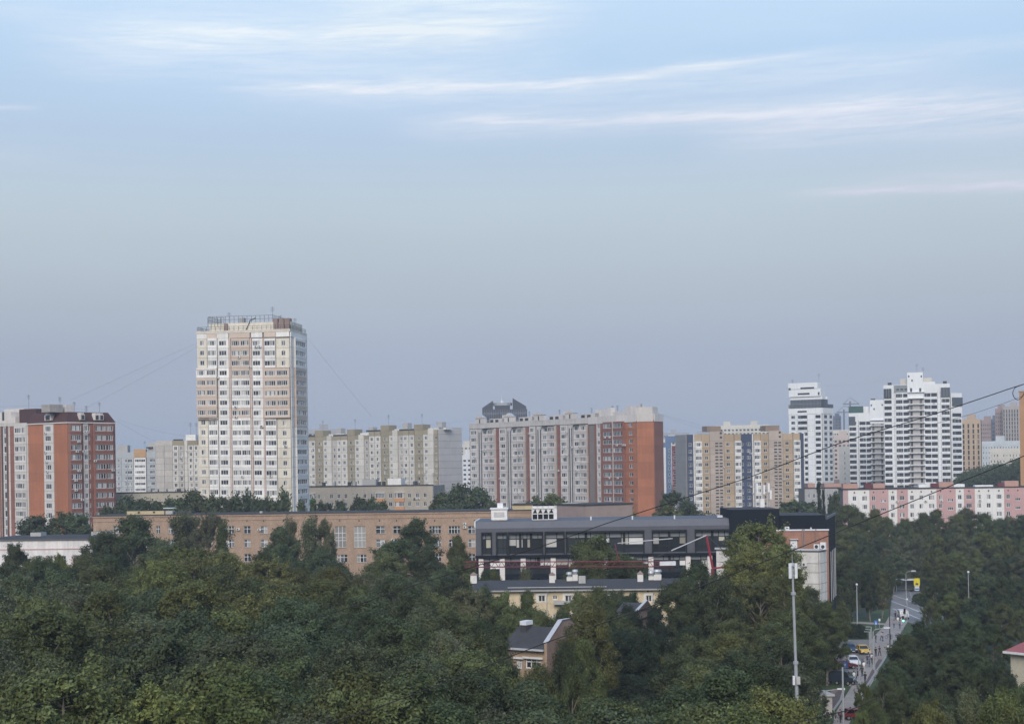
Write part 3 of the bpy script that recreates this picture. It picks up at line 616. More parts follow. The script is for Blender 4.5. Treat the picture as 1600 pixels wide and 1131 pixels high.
# ---------- small far buildings in gaps ----------
def simple_block(name, label, pxa, pxb, Y, pytop, floors_px, m, cols, wfrac=.55, D=14, side=None, cat='apartment block', rows=14, wh=1.4, style='band', roofhut=True, base=0, pyr=None, nx=1):
    aL = (pxa if pxa > 800 else pxb)-800; aL = aL/FPX; W0 = (pxb-pxa)/FPX*Y
    root, F = building(name, label, cat, pxa, Y, pxb, Y-aL*W0*1.04)
    W = F.L; zt_ = F.z((pxa+pxb)/2, pytop); hf = floors_px*Y/FPX
    F.block('core_wall', 0, W, .02, D, 0, zt_, SP['core'], ROOF)
    F.block('attic_band', 0, W, -.2, -.02, zt_-hf*.7, zt_+.2, m)
    cw = W/cols
    for q in range(cols): column(F, q*cw, (q+1)*cw, zt_-hf*1.2, range(rows), hf, [(q*cw+cw*(1-wfrac)/2, q*cw+cw*(1+wfrac)/2, nx)], m, wh=wh*hf/2.9, style=style, gap=.04)
    if roofhut:
        for q in range(max(1, int(W/18))): F.block('roof_house', W*(q+.3)/max(1, int(W/18)), W*(q+.3)/max(1, int(W/18))+5, 3, 8, zt_+.2, zt_+3.2, m, ROOF)
    return root, F, zt_
wcold = mat('far_white', (.66,.67,.68), .85, .05, rnd=.04); far1 = mat('far_grey', (.34,.35,.37), .9, .06, rnd=.085); farp = mat('far_pinkbrown', (.33,.25,.23), .9, .06, rnd=.04); fart = mat('far_tan', (.47,.35,.24), .9, .06, rnd=.04); fard = mat('far_slate', (.13,.14,.18), .8, .06); farb = mat('far_cream', (.60,.57,.50), .9, .05, rnd=.04)
simple_block('white_far_block', 'narrow white block in the gap between olive striped block and gabled block', 722.5, 737, 900, 711, 7.2, wcold, 2, wh=1.2, rows=8)
simple_block('white_far_block', 'small white block with red band standing behind the narrow white block', 719, 738, 1200, 695, 4.6, farb, 3, rows=5)
simple_block('grey_far_block', 'dark grey roofline block just behind the olive striped block, right of the tower', 482, 541, 900, 671, 7, far1, 8, rows=3)
simple_block('grey_far_block', 'pale grey distant housing block far behind, right of the red brick end wall', 1037, 1078, 1500, 676, 4.6, far1, 10, rows=8)
simple_block('grey_far_block', 'distant hazy housing block left of the long white block on the horizon', 1090, 1120, 1700, 674, 4.2, far1, 8, rows=6)
simple_block('grey_far_block', 'cream distant block peeking over the grey gable of the tan building', 1037, 1062, 1200, 686, 5.6, farb, 4, rows=12)
simple_block('white_housing_block', 'long white housing block on the skyline above the tan and blue building', 1119, 1203, 1150, 664.5, 6.0, farb, 14, rows=5)
simple_block('dark_red_block', 'narrow dark red block between the red brick end wall and the tan building', 1050, 1057.5, 800, 697, 8, mat('far_darkred', (.16,.05,.06), .9), 1, rows=8, roofhut=False, style='white')
r_, f_, z_ = simple_block('blue_white_block', 'slim blue and white block tight behind the red brick end wall', 1036, 1049, 700, 692, 9.5, mat('panel_blue', (.12,.18,.29), .8, .05), 2, wfrac=.4, rows=9, style='white')
f_.block('white_balcony_column', 0, f_.L*.35, -1.0, -.25, 8, z_-2, wcold)
simple_block('low_white_building', 'low white building at street level left of the tan building', 1047, 1064, 760, 776, 8, BW, 2, rows=2, roofhut=False)
simple_block('grey_far_block', 'slate grey distant high-rise beside the crane between the two white towers', 1301, 1315, 1700, 650, 4.4, fard, 3, rows=16)
simple_block('pink_far_block', 'pale pink distant block between the two white towers', 1303, 1329, 950, 681, 7, mat('far_palepink', (.52,.44,.40), .9, .06), 4, rows=9)
simple_block('white_far_block', 'pale cream long block low on the skyline between the white towers', 1300, 1330, 1300, 672, 5.2, farb, 8, rows=6, roofhut=False)
simple_block('grey_end_block', 'plain grey block in front of the pale pink one beside the stepped white tower', 1311, 1329, 900, 698, 8, mat('far_plaingrey', (.42,.42,.40), .9, .06), 1, wfrac=.06, rows=9, roofhut=False)
# right side group
zx = lambda x: 1300+x/4.35
zy = lambda y: 560+y/4.35
simple_block('tan_high_rise', 'tan high-rise with dark window stripes right of the large white tower', zx(880), zx(1014), 950, zy(415), 9.2*.9, fart, 4, wfrac=.35, rows=14, D=18, wh=2.2)
simple_block('pink_high_rise', 'pinkish brown high-rise adjoining the tan one on the right skyline', zx(1014), zx(1084), 1150, zy(420), 6.3, farp, 5, wfrac=.4, rows=12, D=18)
simple_block('slate_high_rise', 'dark slate high-rise between the two pinkish ones on the right skyline', zx(1078), zx(1132), 1250, zy(412), 6, fard, 4, wfrac=.6, rows=10, D=18)
simple_block('pink_high_rise', 'pinkish tall slab forming the left part of the tallest far group at right', zx(1113), zx(1168), 1200, zy(342), 6.2, farp, 4, wfrac=.35, rows=14, D=20)
simple_block('grey_high_rise', 'tall grey-beige striped high-rise at the right edge, highest of the far group', zx(1164), zx(1330), 1190, zy(325), 6.2, mat('far_greybeige', (.40,.36,.33), .9, .06, rnd=.04), 9, wfrac=.45, rows=16, D=20, wh=2.4)
simple_block('white_housing_block', 'pale bluish housing block above the wooded hill at the right edge', zx(1020), zx(1330), 900, zy(562), 8, mat('far_bluewhite', (.52,.56,.58), .9, .05, rnd=.08), 16, wfrac=.4, rows=5, style='std')
simple_block('cream_housing_block', 'lower cream housing block in front of the pale bluish one at the right', zx(1072), zx(1330), 860, zy(612), 9, farb, 12, wfrac=.4, rows=4, style='old', roofhut=False)

# ---------- I: dark glass building with spire ----------
zx = lambda x: 720+x/4.706
zy = lambda y: 610+y/4.706
root, F = building('dark_glass_building', 'dark glass office building with small spire rising behind the gabled panel block', 'office building', zx(163), 900, zx(494), 900)
W = F.L; dg = mat('dark_cladding', (.04,.045,.06), .4, .1, spec=.5); zt_ = F.z(zx(330), zy(138)); F.block('tower_body', 0, W, 0, 26, 0, zt_, dg, dg)
for q in range(20): F.block('mullion', W*q/20, W*q/20+.18, -.15, -.01, 30, zt_, mat('mullion_grey', (.22,.23,.26), .5))
for q in range(4): F.block('window_band', .3, W-.3, -.1, -.02, zt_-3-q*4.2, zt_-1.8-q*4.2, mat('band_glass', (.10,.11,.14), .15, spec=.8))
b = MB(); 
for (sa, sb, ha, hb) in ((0,W*.24,.0,6.0),(W*.68,W*.98,8.0,1.0)):
    b.prism([(sa,2),(sb,2),(sb,20),(sa,20)], zt_, zt_+1.0, dg); n = len(b.v)
    b.quad([(sa,2,zt_+1),(sb,2,zt_+1),(sb,2,zt_+1+hb*.7),(sa,2,zt_+1+ha*.7)], dg); b.quad([(sa,2,zt_+1+ha*.7),(sb,2,zt_+1+hb*.7),(sb,20,zt_+1+hb*.7),(sa,20,zt_+1+ha*.7)], dg)
F.put('sloped_roof', b.mesh('sloped_roof'), 0,0,0)
zc = F.z(zx(305), zy(108)); F.block('roof_drum', W*.28, W*.62, 3, 15, zt_, zc, dg, dg)
b = MB(); cx = W*.44; b.prism([(cx-6+12*.5+6*math.cos(t*math.pi/6)-0, 9+6*math.sin(t*math.pi/6)) for t in range(12)], zc, zc+1.6, mat('zinc_roof', (.36,.38,.4)))
zsp = F.z(zx(305), zy(28)); b.tube([(cx,9,zc+1),(cx,9,zc+(zsp-zc)*.45),(cx,9,zc+(zsp-zc)*.46),(cx,9,zsp)], [1.6,.9,.45,.08], mat('spire_metal', (.55,.56,.58), .4), 8); F.put('spire', b.mesh('spire'), 0,0,0)

# ---------- M: tan and blue building ----------
zx = lambda x: 1030+x/4.3517
zy = lambda y: 560+y/4.3517
tan = mat('panel_tan', (.42,.32,.215), .9, .06, .15, .06, 2, .05, rnd=.085); pkt = mat('panel_pinktan', (.45,.375,.315), .9, .06, .15, .06, 2, .05, rnd=.085); blu = mat('panel_darkblue', (.058,.075,.125), .8, .06, rnd=.04)
root, F = building('tan_blue_apartment_block', 'tan apartment block with dark blue vertical stripes and white balconies, centre right', 'apartment block', zx(186), 640, zx(990), 652)
W = F.L; hf = 45.4/4.3517*646/2400; zr = F.z(zx(550), zy(582)); zt_ = F.z(zx(400), zy(515)); rows = range(0, 15)
dl = F.backcorner_l(zx(113)); dl = max(9, min(16, dl if dl > 0 else 14))
F.block('core_wall', 0, W, .02, dl-.02, 0, zt_, SP['core'], ROOF)
T = {'d': blu, 't': tan, 'k': pkt, 'w': BW}
colsM = [(190,231,'d',[(200,222,2)],.2),(232,240,'w',[],.3),(241,288,'w',[(243,285,4)],1.0),(290,344,'t',[(310,335,2)],.2),(345,440,'k',[],.35),(442,508,'t',[(457,481,2)],.2),(511,555,'w',[(513,552,4)],1.0),(557,631,'d',[(562,572,1),(597,620,2)],.2),(632,640,'w',[],.3),(642,688,'w',[(644,685,4)],1.0),(690,744,'t',[(711,735,2)],.2),(745,840,'k',[],.35),(842,908,'t',[(858,881,2)],.2),(911,956,'w',[(913,952,4)],1.0),(957,982,'d',[],.2),(983,990,'w',[],.3)]
for a_, b_, k_, ws, o_ in colsM:
    mfun = None
    column(F, F.s(zx(a_)), F.s(zx(b_)), zr, rows, hf, [(F.s(zx(x)), F.s(zx(y)), n) for x, y, n in ws], T[k_], out=o_, wh=1.4 if k_ != 'w' else 1.5, style='white' if k_ != 'w' else 'bal')
    F.block('attic_panel', F.s(zx(a_))+.02, F.s(zx(b_))-.02, -min(o_,.35), -.02, zr+hf/2+.03, zt_+(0 if k_ != 'k' else 1.2), T[k_] if k_ != 'w' or b_-a_ < 20 else tan)
    if k_ == 'k':
        for r in rows:
            for xa, xb in ((a_+35,a_+56),(a_+64,a_+84)):
                for dz_ in (.45, -.75):
                    F.block('loggia_slot', F.s(zx(xa)), F.s(zx(xb)), -.42, -.36, zr-r*hf+dz_-.28, zr-r*hf+dz_+.28, slot)
        for q in (0, 1.8): F.block('loggia_slot', F.s(zx(a_+68)), F.s(zx(a_+82)), -.42, -.36, zr+hf*.9+q, zr+hf*.9+q+.8, slot)
        F.block('roof_house', F.s(zx(a_)), F.s(zx(b_)), 3, 9, zt_+1.2, zt_+3.5, mat('penthouse_brown', (.27,.2,.15), .9), ROOF)
FL = Face(root, F.pt(0, dl), F.pt(0)); column(FL, 0, FL.L*.5, zr, range(-1,15), hf, [], mat('panel_stonegrey', (.33,.31,.295), .9, .05, rnd=.03), out=.15); column(FL, FL.L*.5, FL.L, zr, range(-1,15), hf, [], mat('panel_stonegrey', (.3,.3,.3)), out=.15)
acs(F, 18, F.s(zx(295)), W-6, zr, hf, 11, .3)
# antenna group on the roof of the building behind the black box : see cell antennas below

# ---------- N: white tower left of the pair ----------
root, F = building('stepped_white_tower', 'white tower with stepped top and curved dark glass band, left of the two white towers', 'apartment tower', zx(885), 773, zx(1112), 764)
W = F.L; hf = 2.9*.98; wt = mat('tower_white', (.74,.75,.75), .8, .04, .1, .04, 2, .05, rnd=.03)
pC = P(zx(1182), hz(zx(1182)), 774); FC = Face(root, F.pt(W), (pC.x, pC.y)); rl = Vector(root.location)
pM = F.pt(W); foot = [F.pt(0), F.pt(W), FC.pt(FC.L), FC.pt(FC.L, 14)+Vector((0,8,0)), F.pt(0, 24)]
def foot_prism(name, ft, z0_, z1_, m, mt=None):
    b = MB(); b.prism([(p.x-rl.x, p.y-rl.y) for p in ft], z0_, z1_, m, mt or ROOF); return b.build(name, root, (0,0,0))
zA = F.z(zx(1000), zy(165)); zB = F.z(zx(1100), zy(202)); zC_ = F.z(zx(1100), zy(255)); zD = F.z(zx(1160), zy(306)); zE = F.z(zx(1000), zy(338)); zr = F.z(zx(980), zy(398))
zgt = F.z(zx(1000), zy(280))
foot_prism('core_wall', foot, 0, zD, SP['core'])
foot_prism('upper_wall', [F.pt(.8,.5), F.pt(W,.5), FC.pt(FC.L*.45,.5), FC.pt(FC.L*.45,5), F.pt(W,8), F.pt(.8,8)], zD, zC_, wt)
foot_prism('glass_band', [F.pt(1.2,-.5), F.pt(W,-.5), FC.pt(FC.L*.5,-.4), FC.pt(FC.L*.5,3), F.pt(1.2,3)], zE+.1, zgt, glass('band_dark', (.05,.06,.07), .15))
foot_prism('glass_band', [FC.pt(FC.L*.52,-.5), FC.pt(FC.L+.1,-.5), FC.pt(FC.L+.1,3), FC.pt(FC.L*.52,3)], zE+.1, zD-.05, glass('band_dark', (.05,.06,.07), .15))
for q in range(22): 
    s = 1.5+(W-1.5)*q/22; F.block('mullion', s, s+.15, -.6, -.51, zE+.1, zgt, mat('mullion_grey', (.22,.23,.26), .5))
F.block('mullion', 1.2, W, -.62, -.61+.02, (zE+zgt)/2-.1, (zE+zgt)/2+.1, mat('mullion_grey', (.22,.23,.26), .5))
foot_prism('top_wall', [F.pt(.3,-.1), F.pt(F.s(zx(1105)),-.1), F.pt(F.s(zx(1105)),6), F.pt(.3,6)], zC_, zB, wt)
foot_prism('top_wall', [F.pt(.1,-.3), F.pt(F.s(zx(1085)),-.3), F.pt(F.s(zx(1085)),5), F.pt(.1,5)], zB, zA, wt)
F.block('terrace_opening', F.s(zx(970)), F.s(zx(1062)), -.36, -.31, F.z(zx(1000),zy(206)), F.z(zx(1000),zy(196)), slot); F.block('terrace_opening', F.s(zx(950)), F.s(zx(1030)), -.16, -.11, F.z(zx(1000),zy(246)), F.z(zx(1000),zy(234)), slot); F.block('window', F.s(zx(888)), F.s(zx(903)), -.36, -.31, F.z(zx(900),zy(214)), F.z(zx(900),zy(201)), slot)
F.block('terrace_opening', F.s(zx(1087)), F.s(zx(1098)), -.16, -.11, F.z(zx(1090),zy(248)), F.z(zx(1090),zy(228)), slot)
rows = range(0, 20)
c = lambda f, p, q, wins, m, **k: column(f, f.s(zx(p)), f.s(zx(q)), zr, rows, hf, [(f.s(zx(x)), f.s(zx(y)), n) for x, y, n in wins], m, **k)
c(F,886,944,[(904,930,2)],wt,out=.3,style='band',skipf=lambda i: i > 2); c(F,946,1014,[(950,1012,6)],wt,out=.5,style='band',wh=1.6,skipf=lambda i: i > 2)
c(F,886,1014,[(902,924,2),(950,972,2),(990,1013,2)],wt,out=.3,style='band',wh=1.6,skipf=lambda i: i < 3)
c(F,1015,1062,[],wt,out=.25); c(F,1063,1110,[(1068,1103,3)],wt,out=.3,style='band',wh=1.6)
c(FC,1114,1148,[(1122,1143,2)],wt,out=.3,style='band',wh=1.6); c(FC,1150,1181,[(1158,1177,2)],wt,out=.3,style='band',wh=1.6)
F.block('white_band', 0, W, -.45, -.02, zr+hf*.5, zE, wt); FC.block('white_band', 0, FC.L, -.45, -.02, zr+hf*.5, zE, wt)
F.block('window', F.s(zx(948)), F.s(zx(1010)), -.5, -.46, zr+hf*.8, zr+hf*1.1, slot)
F.put('antenna', antenna_mesh(1), F.s(zx(1080)), 3, zA); F.put('antenna', antenna_mesh(2), F.s(zx(900)), 3, zA)
for i in range(12): F.block('side_balcony', -.8, -.05, 2, 5, zr-i*hf-1.0, zr-i*hf+.3, slot)

# ---------- P: white tower right ----------
zx = lambda x: 1300+x/4.35
zy = lambda y: 560+y/4.35
root, F = building('large_white_tower', 'largest white tower with stacked balconies and dark window bands, right of centre', 'apartment tower', zx(357), 760, zx(808), 751.5)
W = F.L; hf = 41.4/4.35*755/2400; zt_ = F.z(zx(450), zy(180)); zr = F.z(zx(690), zy(247)); rows = range(0, 19); zt2 = F.z(zx(570), zy(95))
F.block('core_wall', 0, W, .02, 22, 0, zt_-.1, SP['core'], ROOF)
c = lambda f, p, q, wins, m, **k: column(f, f.s(zx(p)), f.s(zx(q)), zr, rows, hf, [(f.s(zx(x)), f.s(zx(y)), n) for x, y, n in wins], m, **k)
c(F,358,428,[(362,411,4)],wt,style='band',wh=1.75,out=.4,skipf=lambda i: i in (-1,)); c(F,429,437,[],wt,out=.2); c(F,438,532,[(441,485,5),(490,530,4)],wt,style='band',wh=1.75,out=.4)
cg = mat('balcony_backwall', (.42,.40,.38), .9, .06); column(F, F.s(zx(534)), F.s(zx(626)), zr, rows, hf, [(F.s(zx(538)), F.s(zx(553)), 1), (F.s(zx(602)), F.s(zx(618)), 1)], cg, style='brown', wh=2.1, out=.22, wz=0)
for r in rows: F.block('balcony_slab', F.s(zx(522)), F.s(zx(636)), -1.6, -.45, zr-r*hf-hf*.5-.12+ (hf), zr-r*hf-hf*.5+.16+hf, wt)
c(F,628,722,[(634,676,4),(680,720,4)],wt,style='band',wh=1.75,out=.4); c(F,723,744,[],wt,out=.3); c(F,745,807,[(750,804,5)],wt,style='band',wh=1.75,out=.4)
F.block('attic_band', 0, W, -.3, -.02, zr+hf*.5, zt_, wt)
F.block('grey_top_wall', F.s(zx(428)), F.s(zx(520)), -.5, -.31, zr+hf*.5, zt_-.2, mat('tower_grey', (.24,.26,.27), .8)); 
for a_, b_, y0_, y1_ in ((358,410,207,270),(746,808,198,262)):
    F.block('corner_glazing', F.s(zx(a_)), F.s(zx(b_)), -.9, -.42, F.z(zx(a_),zy(y1_)), F.z(zx(a_),zy(y0_)), glass('band_dark', (.05,.06,.07)))
    for q in range(4): s = F.s(zx(a_+(b_-a_)*q/3.05)); F.block('mullion', s, s+.2, -.98, -.91, F.z(zx(a_),zy(y1_)), F.z(zx(a_),zy(y0_)), mat('mullion_grey', (.22,.23,.26)))
F.block('top_wall', F.s(zx(519)), F.s(zx(627)), -.6, 10, zt_-7, zt2, wt, ROOF)
for x, y in ((525,122),(611,122),(547,150)): F.block('window', F.s(zx(x)), F.s(zx(x+10)), -.66, -.61, F.z(zx(x),zy(y+7)), F.z(zx(x),zy(y-6)), slot)
for x in (538,600): F.block('window', F.s(zx(x)), F.s(zx(x+14)), -.66, -.61, F.z(zx(x),zy(232)), F.z(zx(x),zy(202)), slot)
F.block('roof_house', F.s(zx(472)), F.s(zx(520)), 2, 9, zt_, F.z(zx(490), zy(138)), farb, ROOF); F.block('roof_house', F.s(zx(628)), F.s(zx(686)), 2, 9, zt_, F.z(zx(650), zy(130)), farb, ROOF); F.block('roof_house', F.s(zx(628)), F.s(zx(708)), 0, 9, zt_, F.z(zx(650), zy(158)), wt, ROOF)
for x in (385,762): F.block('roof_hut', F.s(zx(x)), F.s(zx(x+26)), 3, 6, zt_, zt_+1.4, slot)
F.put('antenna', antenna_mesh(1), F.s(zx(585)), 4, zt2); F.put('antenna', antenna_mesh(1), F.s(zx(628)), 4, zt_+4)
for q in range(3): F.block('window', F.s(zx(445+q*28)), F.s(zx(463+q*28)), -.56, -.51, F.z(zx(450),zy(218)), F.z(zx(450),zy(206)), slot)
# right wing
pW = P(zx(808)+.4, hz(1485), 754); pX = P(zx(885), hz(1503), 757); FW = Face(root, (pW.x,pW.y), (pX.x,pX.y)); zw = FW.z(zx(845), zy(235)); zrw = FW.z(zx(848), zy(384))+hf*0
FW.block('core_wall', .05, FW.L, .02, 16, 0, zw-.2, SP['core'], ROOF); column(FW, 0, FW.L, zrw, range(0,15), hf*.985, [(FW.L*.12, FW.L*.93, 5)], wt, style='band', wh=1.7, out=.4)
FW.block('attic_band', 0, FW.L, -.4, -.02, zrw+hf*.5, zw, wt); FW.block('corner_glazing', FW.L*.1, FW.L+.1, -.9, -.42, FW.z(zx(845), zy(322)), FW.z(zx(845), zy(265)), glass('band_dark', (.05,.06,.07)))
acs(F, 8, 3, W-5, zr, hf, 15, .4)
root, F = building('lower_white_tower', 'lower white tower wing with green roof terrace at the left of the largest white tower', 'apartment tower', zx(118), 832, zx(362), 828)
W = F.L; hf = 37.3/4.35*830/2400; zt_ = F.z(zx(190), zy(370)); zr = F.z(zx(215), zy(440)); rows = range(0,13); zt2 = F.z(zx(310), zy(282))
F.block('core_wall', 0, W, .02, 20, 0, zt_-.1, SP['core'], ROOF)
c(F,119,182,[(122,168,4)],wt,style='band',wh=1.8,out=.4); c(F,184,272,[(190,232,4),(236,268,3)],wt,style='band',wh=1.8,out=.4)
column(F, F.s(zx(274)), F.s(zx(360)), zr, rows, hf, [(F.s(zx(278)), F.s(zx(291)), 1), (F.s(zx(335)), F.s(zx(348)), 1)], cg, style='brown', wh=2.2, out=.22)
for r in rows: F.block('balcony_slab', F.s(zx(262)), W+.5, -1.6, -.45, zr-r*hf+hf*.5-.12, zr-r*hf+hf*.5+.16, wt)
F.block('attic_band', 0, W, -.3, -.02, zr+hf*.5, zt_, wt); F.block('corner_glazing', 0, F.s(zx(162)), -.9, -.42, F.z(zx(140), zy(452)), F.z(zx(140), zy(395)), glass('band_dark', (.05,.06,.07)))
F.block('top_wall', F.s(zx(262)), W, -.6, 9, zt_-6, zt2, wt, ROOF); F.block('roof_house', F.s(zx(218)), F.s(zx(262)), 2, 9, zt_, F.z(zx(240), zy(326)), wt, ROOF)
for x, y in ((268,318),(342,316),(287,344)): F.block('window', F.s(zx(x)), F.s(zx(x+9)), -.66, -.61, F.z(zx(x),zy(y+6)), F.z(zx(x),zy(y-6)), slot)
F.block('terrace_screen', 0, F.s(zx(218)), 0, .3, zt_, zt_+3.6, mat('terrace_green', (.05,.10,.09), .7, .2))
F.block('roof_hut', F.s(zx(270)), F.s(zx(300)), 3, 6, zt2, zt2+.9, slot)

# ---------- U: pink and white block ----------
pinkm = mat('render_pink', (.50,.315,.30), .9, .06, .15, .06, 2, .05); pw = mat('render_white', (.72,.70,.67), .9, .05, .12, .05, 2, .05); pinkd = mat('render_pinkdull', (.45,.32,.31), .9, .1)
root, F = building('pink_white_block', 'long pink and white striped nine-storey block at the right edge', 'apartment block', zx(70), 506, zx(1420), 500)
W = F.L; zt_ = F.z(zx(600), zy(884)); zr = F.z(zx(600), zy(945)); hf = 2.8*1.0; F.block('core_wall', 0, W, .05, 13, 0, zt_-.1, SP['core'], ROOF); rows = range(0, 9)
colsU = [(70,105,'d',[]),(105,250,'w',[(135,160,2,0),(200,235,3,0)]),(250,378,'p',[(265,291,2,0),(325,362,3,1)]),(378,438,'w',[(395,421,2,0)]),(438,510,'p',[(452,488,3,0)]),(510,706,'w',[(525,552,2,0),(588,615,2,0),(653,691,3,0)]),(706,835,'p',[(720,746,2,0),(780,819,3,1)]),(835,892,'w',[(850,877,2,0)]),(892,965,'p',[(906,945,3,0)]),(965,1165,'w',[(980,1008,2,0),(1045,1073,2,0),(1112,1147,3,0)]),(1165,1300,'p',[(1178,1205,2,0),(1238,1276,3,1)]),(1300,1420,'w',[(1320,1350,2,0)])]
for a_, b_, k_, ws in colsU:
    m = {'w': pw, 'p': pinkm, 'd': pinkd}[k_]; hol = []
    for r in rows:
        for x, y, n, low in ws:
            zc = zr-r*hf; h_ = (zc-.75, zc+.75) if not low else (zc-1.35, zc-.45)
            if h_[0] > 1: hol.append((F.s(zx(x)), F.s(zx(y)), *h_, n))
    wall_holes(F, 'wall_section', F.s(zx(a_)), F.s(zx(b_)), 0, zt_, [h[:4] for h in hol], m, out=.25 if k_ != 'p' else .4)
    for h in hol[:40]: F.put('window', window_mesh(h[1]-h[0], h[3]-h[2], h[4], 'old' if k_ == 'w' else 'std', random.randrange(4)), h[0], -.1 if k_ != 'p' else -.25, h[2])
    for x, y, n, low in ws: s = F.s(zx((x+y)/2)); F.block('attic_vent', s-.2, s+.2, -.45, -.27 if k_ != 'p' else -.41, zt_-1.2, zt_-.75, slot)
F.block('roof_edge', -.3, W+.3, -.6, 14, zt_+.01, zt_+.3, ROOF)
for x0_, x1_, y_ in ((80,180,852),(285,365,850),(735,832,840),(1184,1280,832)): F.block('roof_house', F.s(zx(x0_)), F.s(zx(x1_)), 3, 8, zt_+.3, F.z(zx(x0_), zy(y_)), mat('hut_pink', (.45,.27,.22), .9, .08), ROOF)
for x0_, x1_, y_ in ((230,270,858),(380,430,862),(525,550,862),(600,680,856),(840,915,854),(985,1110,862)): F.block('roof_hut', F.s(zx(x0_)), F.s(zx(x1_)), 4, 7, zt_+.3, F.z(zx(x0_), zy(y_)), wt if x0_ > 560 else slot)
for x0_ in (228,680,1130): F.block('roof_machine', F.s(zx(x0_)), F.s(zx(x0_+42)), 2, 4, zt_+.3, F.z(zx(x0_), zy(848)), mat('machine_darkred', (.14,.035,.04), .8))
acs(F, 7, 4, 60, zr, hf, 3, .3)
zx = lambda x: 1030+x/4.3517
zy = lambda y: 560+y/4.3517
root, F = building('grey_office_block', 'grey low block with pink rooftop boxes behind the tall dark poplars', 'building', zx(985), 560, zx(1262), 560)
W = F.L; zt_ = F.z(zx(1100), zy(883)); hol = []; gw = mat('render_grey', (.36,.36,.36), .9, .07)
for r in range(3):
    for x in (1005,1040,1075,1150,1185,1220): hol.append((F.s(zx(x)), F.s(zx(x+18)), zt_-3.4-r*3.1, zt_-1.8-r*3.1))
F.block('core_wall', 0, W, .05, 12, 0, zt_-.1, SP['core'], ROOF); wall_holes(F, 'wall', 0, W, 0, zt_, hol, gw)
for h in hol: F.put('window', window_mesh(h[1]-h[0], 1.6, 2, 'white', random.randrange(3)), h[0], -.1, h[2])
F.block('roof_parapet', -.2, W+.2, -.45, .1, zt_+.01, zt_+.4, slot)
for a_, b_ in ((1015,1065),(1128,1245)): F.block('roof_house', F.s(zx(a_)), F.s(zx(b_)), 2, 9, zt_, F.z(zx(a_), zy(850)), mat('hut_pink', (.45,.27,.22)), ROOF)

# ---------- T: tan brick tower at the right edge ----------
root, F = building('tan_brick_tower', 'narrow strip of a tan brick tower cut off by the right edge of the photo', 'tower', 1594, 542, 1640, 538.5)
F.block('brick_wall', 0, F.L, 0, 10, 0, F.z(1597, 612), mat('brick_tan', (.42,.24,.13), .9, .08)); F.block('cornice', -.3, F.L, -.3, 10.3, F.z(1597, 612)+.01, F.z(1597, 610), mat('cornice_stone', (.4,.36,.3)))
# ================================================================ middle ground
brk = mat('brick_salmon', (.355,.25,.18), .9, .13, .5, .2, 4, .05, bump=.2)
cop = mat('coping_metal', (.45,.46,.47), .5)
# ---------- V: long brick institute ----------
root, F = building('long_brick_building', 'long salmon brick building with cross-barred windows, running behind the trees', 'building', 145, 404, 872, 393)
W = F.L; F.block('core_wall', 0, W, .3, 16, 0, F.z(500, 802)-.2, SP['core'], ROOF)
zt_ = F.z(460, 801.8)
holes = []; gl = []
def hpx(a, b, y0, y1, n, tr=.5): 
    holes.append((F.s(a), F.s(b), F.z((a+b)/2, y1), F.z((a+b)/2, y0))); gl.append((n, tr))
R1 = [(176,188,3),(200,211,2),(222,233,2),(243,249,1),(262,273,3),(290,300,2),(320,331,2),(352,364.7,3),(380,390.5,2),(406,417,2),(586,600,2),(613,625,2),(641,653,3),(669,687.7,4),(699.7,717.5,4),(730,741,2),(757,769,2),(784,796,2),(812,830,4)]
for a, b, n in R1:
    for y0, y1 in ((821.4,833.4),(842.4,854.4),(865,877)): hpx(a, b, y0, y1, n)
for a, b in ((433.5,451),(478,495),(521.7,539.4),(551.6,570)): hpx(a, b, 821.8, 855.2, 3, .33)
for a, b in ((525,541),(556,571)): hpx(a, b, 866, 878, 3)
wall_holes(F, 'brick_wall', 0, W, 0, zt_-.55, holes, brk, out=.3, rev=.25)
def cross_window(w, h, nx, tr, var):
    key = ('cw', rp(w), rp(h), nx, tr, var)
    if key in CACHE: return CACHE[key]
    fr = mat('window_frame_white', (.72,.72,.71)); pal = [glass('glass_dark', (.018,.022,.028)), glass('glass_grey', (.09,.10,.11)), glass('glass_curtain', (.36,.35,.33))]
    b = MB(); rnd = random.Random(var*7+nx); zs = [0, h*.62, h] if tr == .5 else [0, h*.33, h*.36+.6, h*.68, h]
    for i in range(nx):
        q = rnd.choice([0,0,0,1,2] if tr == .5 else [0,1,2,2])
        for j in range(len(zs)-1): b.quad([(w*i/nx,0,zs[j]),(w*(i+1)/nx,0,zs[j]),(w*(i+1)/nx,0,zs[j+1]),(w*i/nx,0,zs[j+1])], pal[q])
    fw = .11
    for i in range(nx+1):
        x = w*i/nx; a = max(0, x-fw/2); c_ = min(w, x+fw/2); b.box(a, c_, -.07, -.004, 0, h, fr, 'ktb')
    for z in zs: b.box(0, w, -.06, -.003, max(0, z-fw/2), min(h, z+fw/2), fr, 'klr')
    CACHE[key] = b.mesh('window'); return CACHE[key]
for h, (n, tr) in zip(holes, gl):
    F.put('window', cross_window(h[1]-h[0], h[3]-h[2], max(2, n) if tr == .5 else 3, tr, random.randrange(4)), h[0], -.08, h[2])
    F.block('window_sill', h[0]-.1, h[1]+.1, -.42, -.31, h[2]-.1, h[2]-.01, mat('sill_dark', (.2,.15,.13)))
F.block('cornice', -.1, W, -.42, -.02, zt_-1.6, zt_-1.4, brk); F.block('cornice', -.15, W, -.5, .3, zt_-.5, zt_-.1, brk); F.block('roof_edge', -.3, W, -.62, 16, zt_-.08, zt_+.08, ROOF)
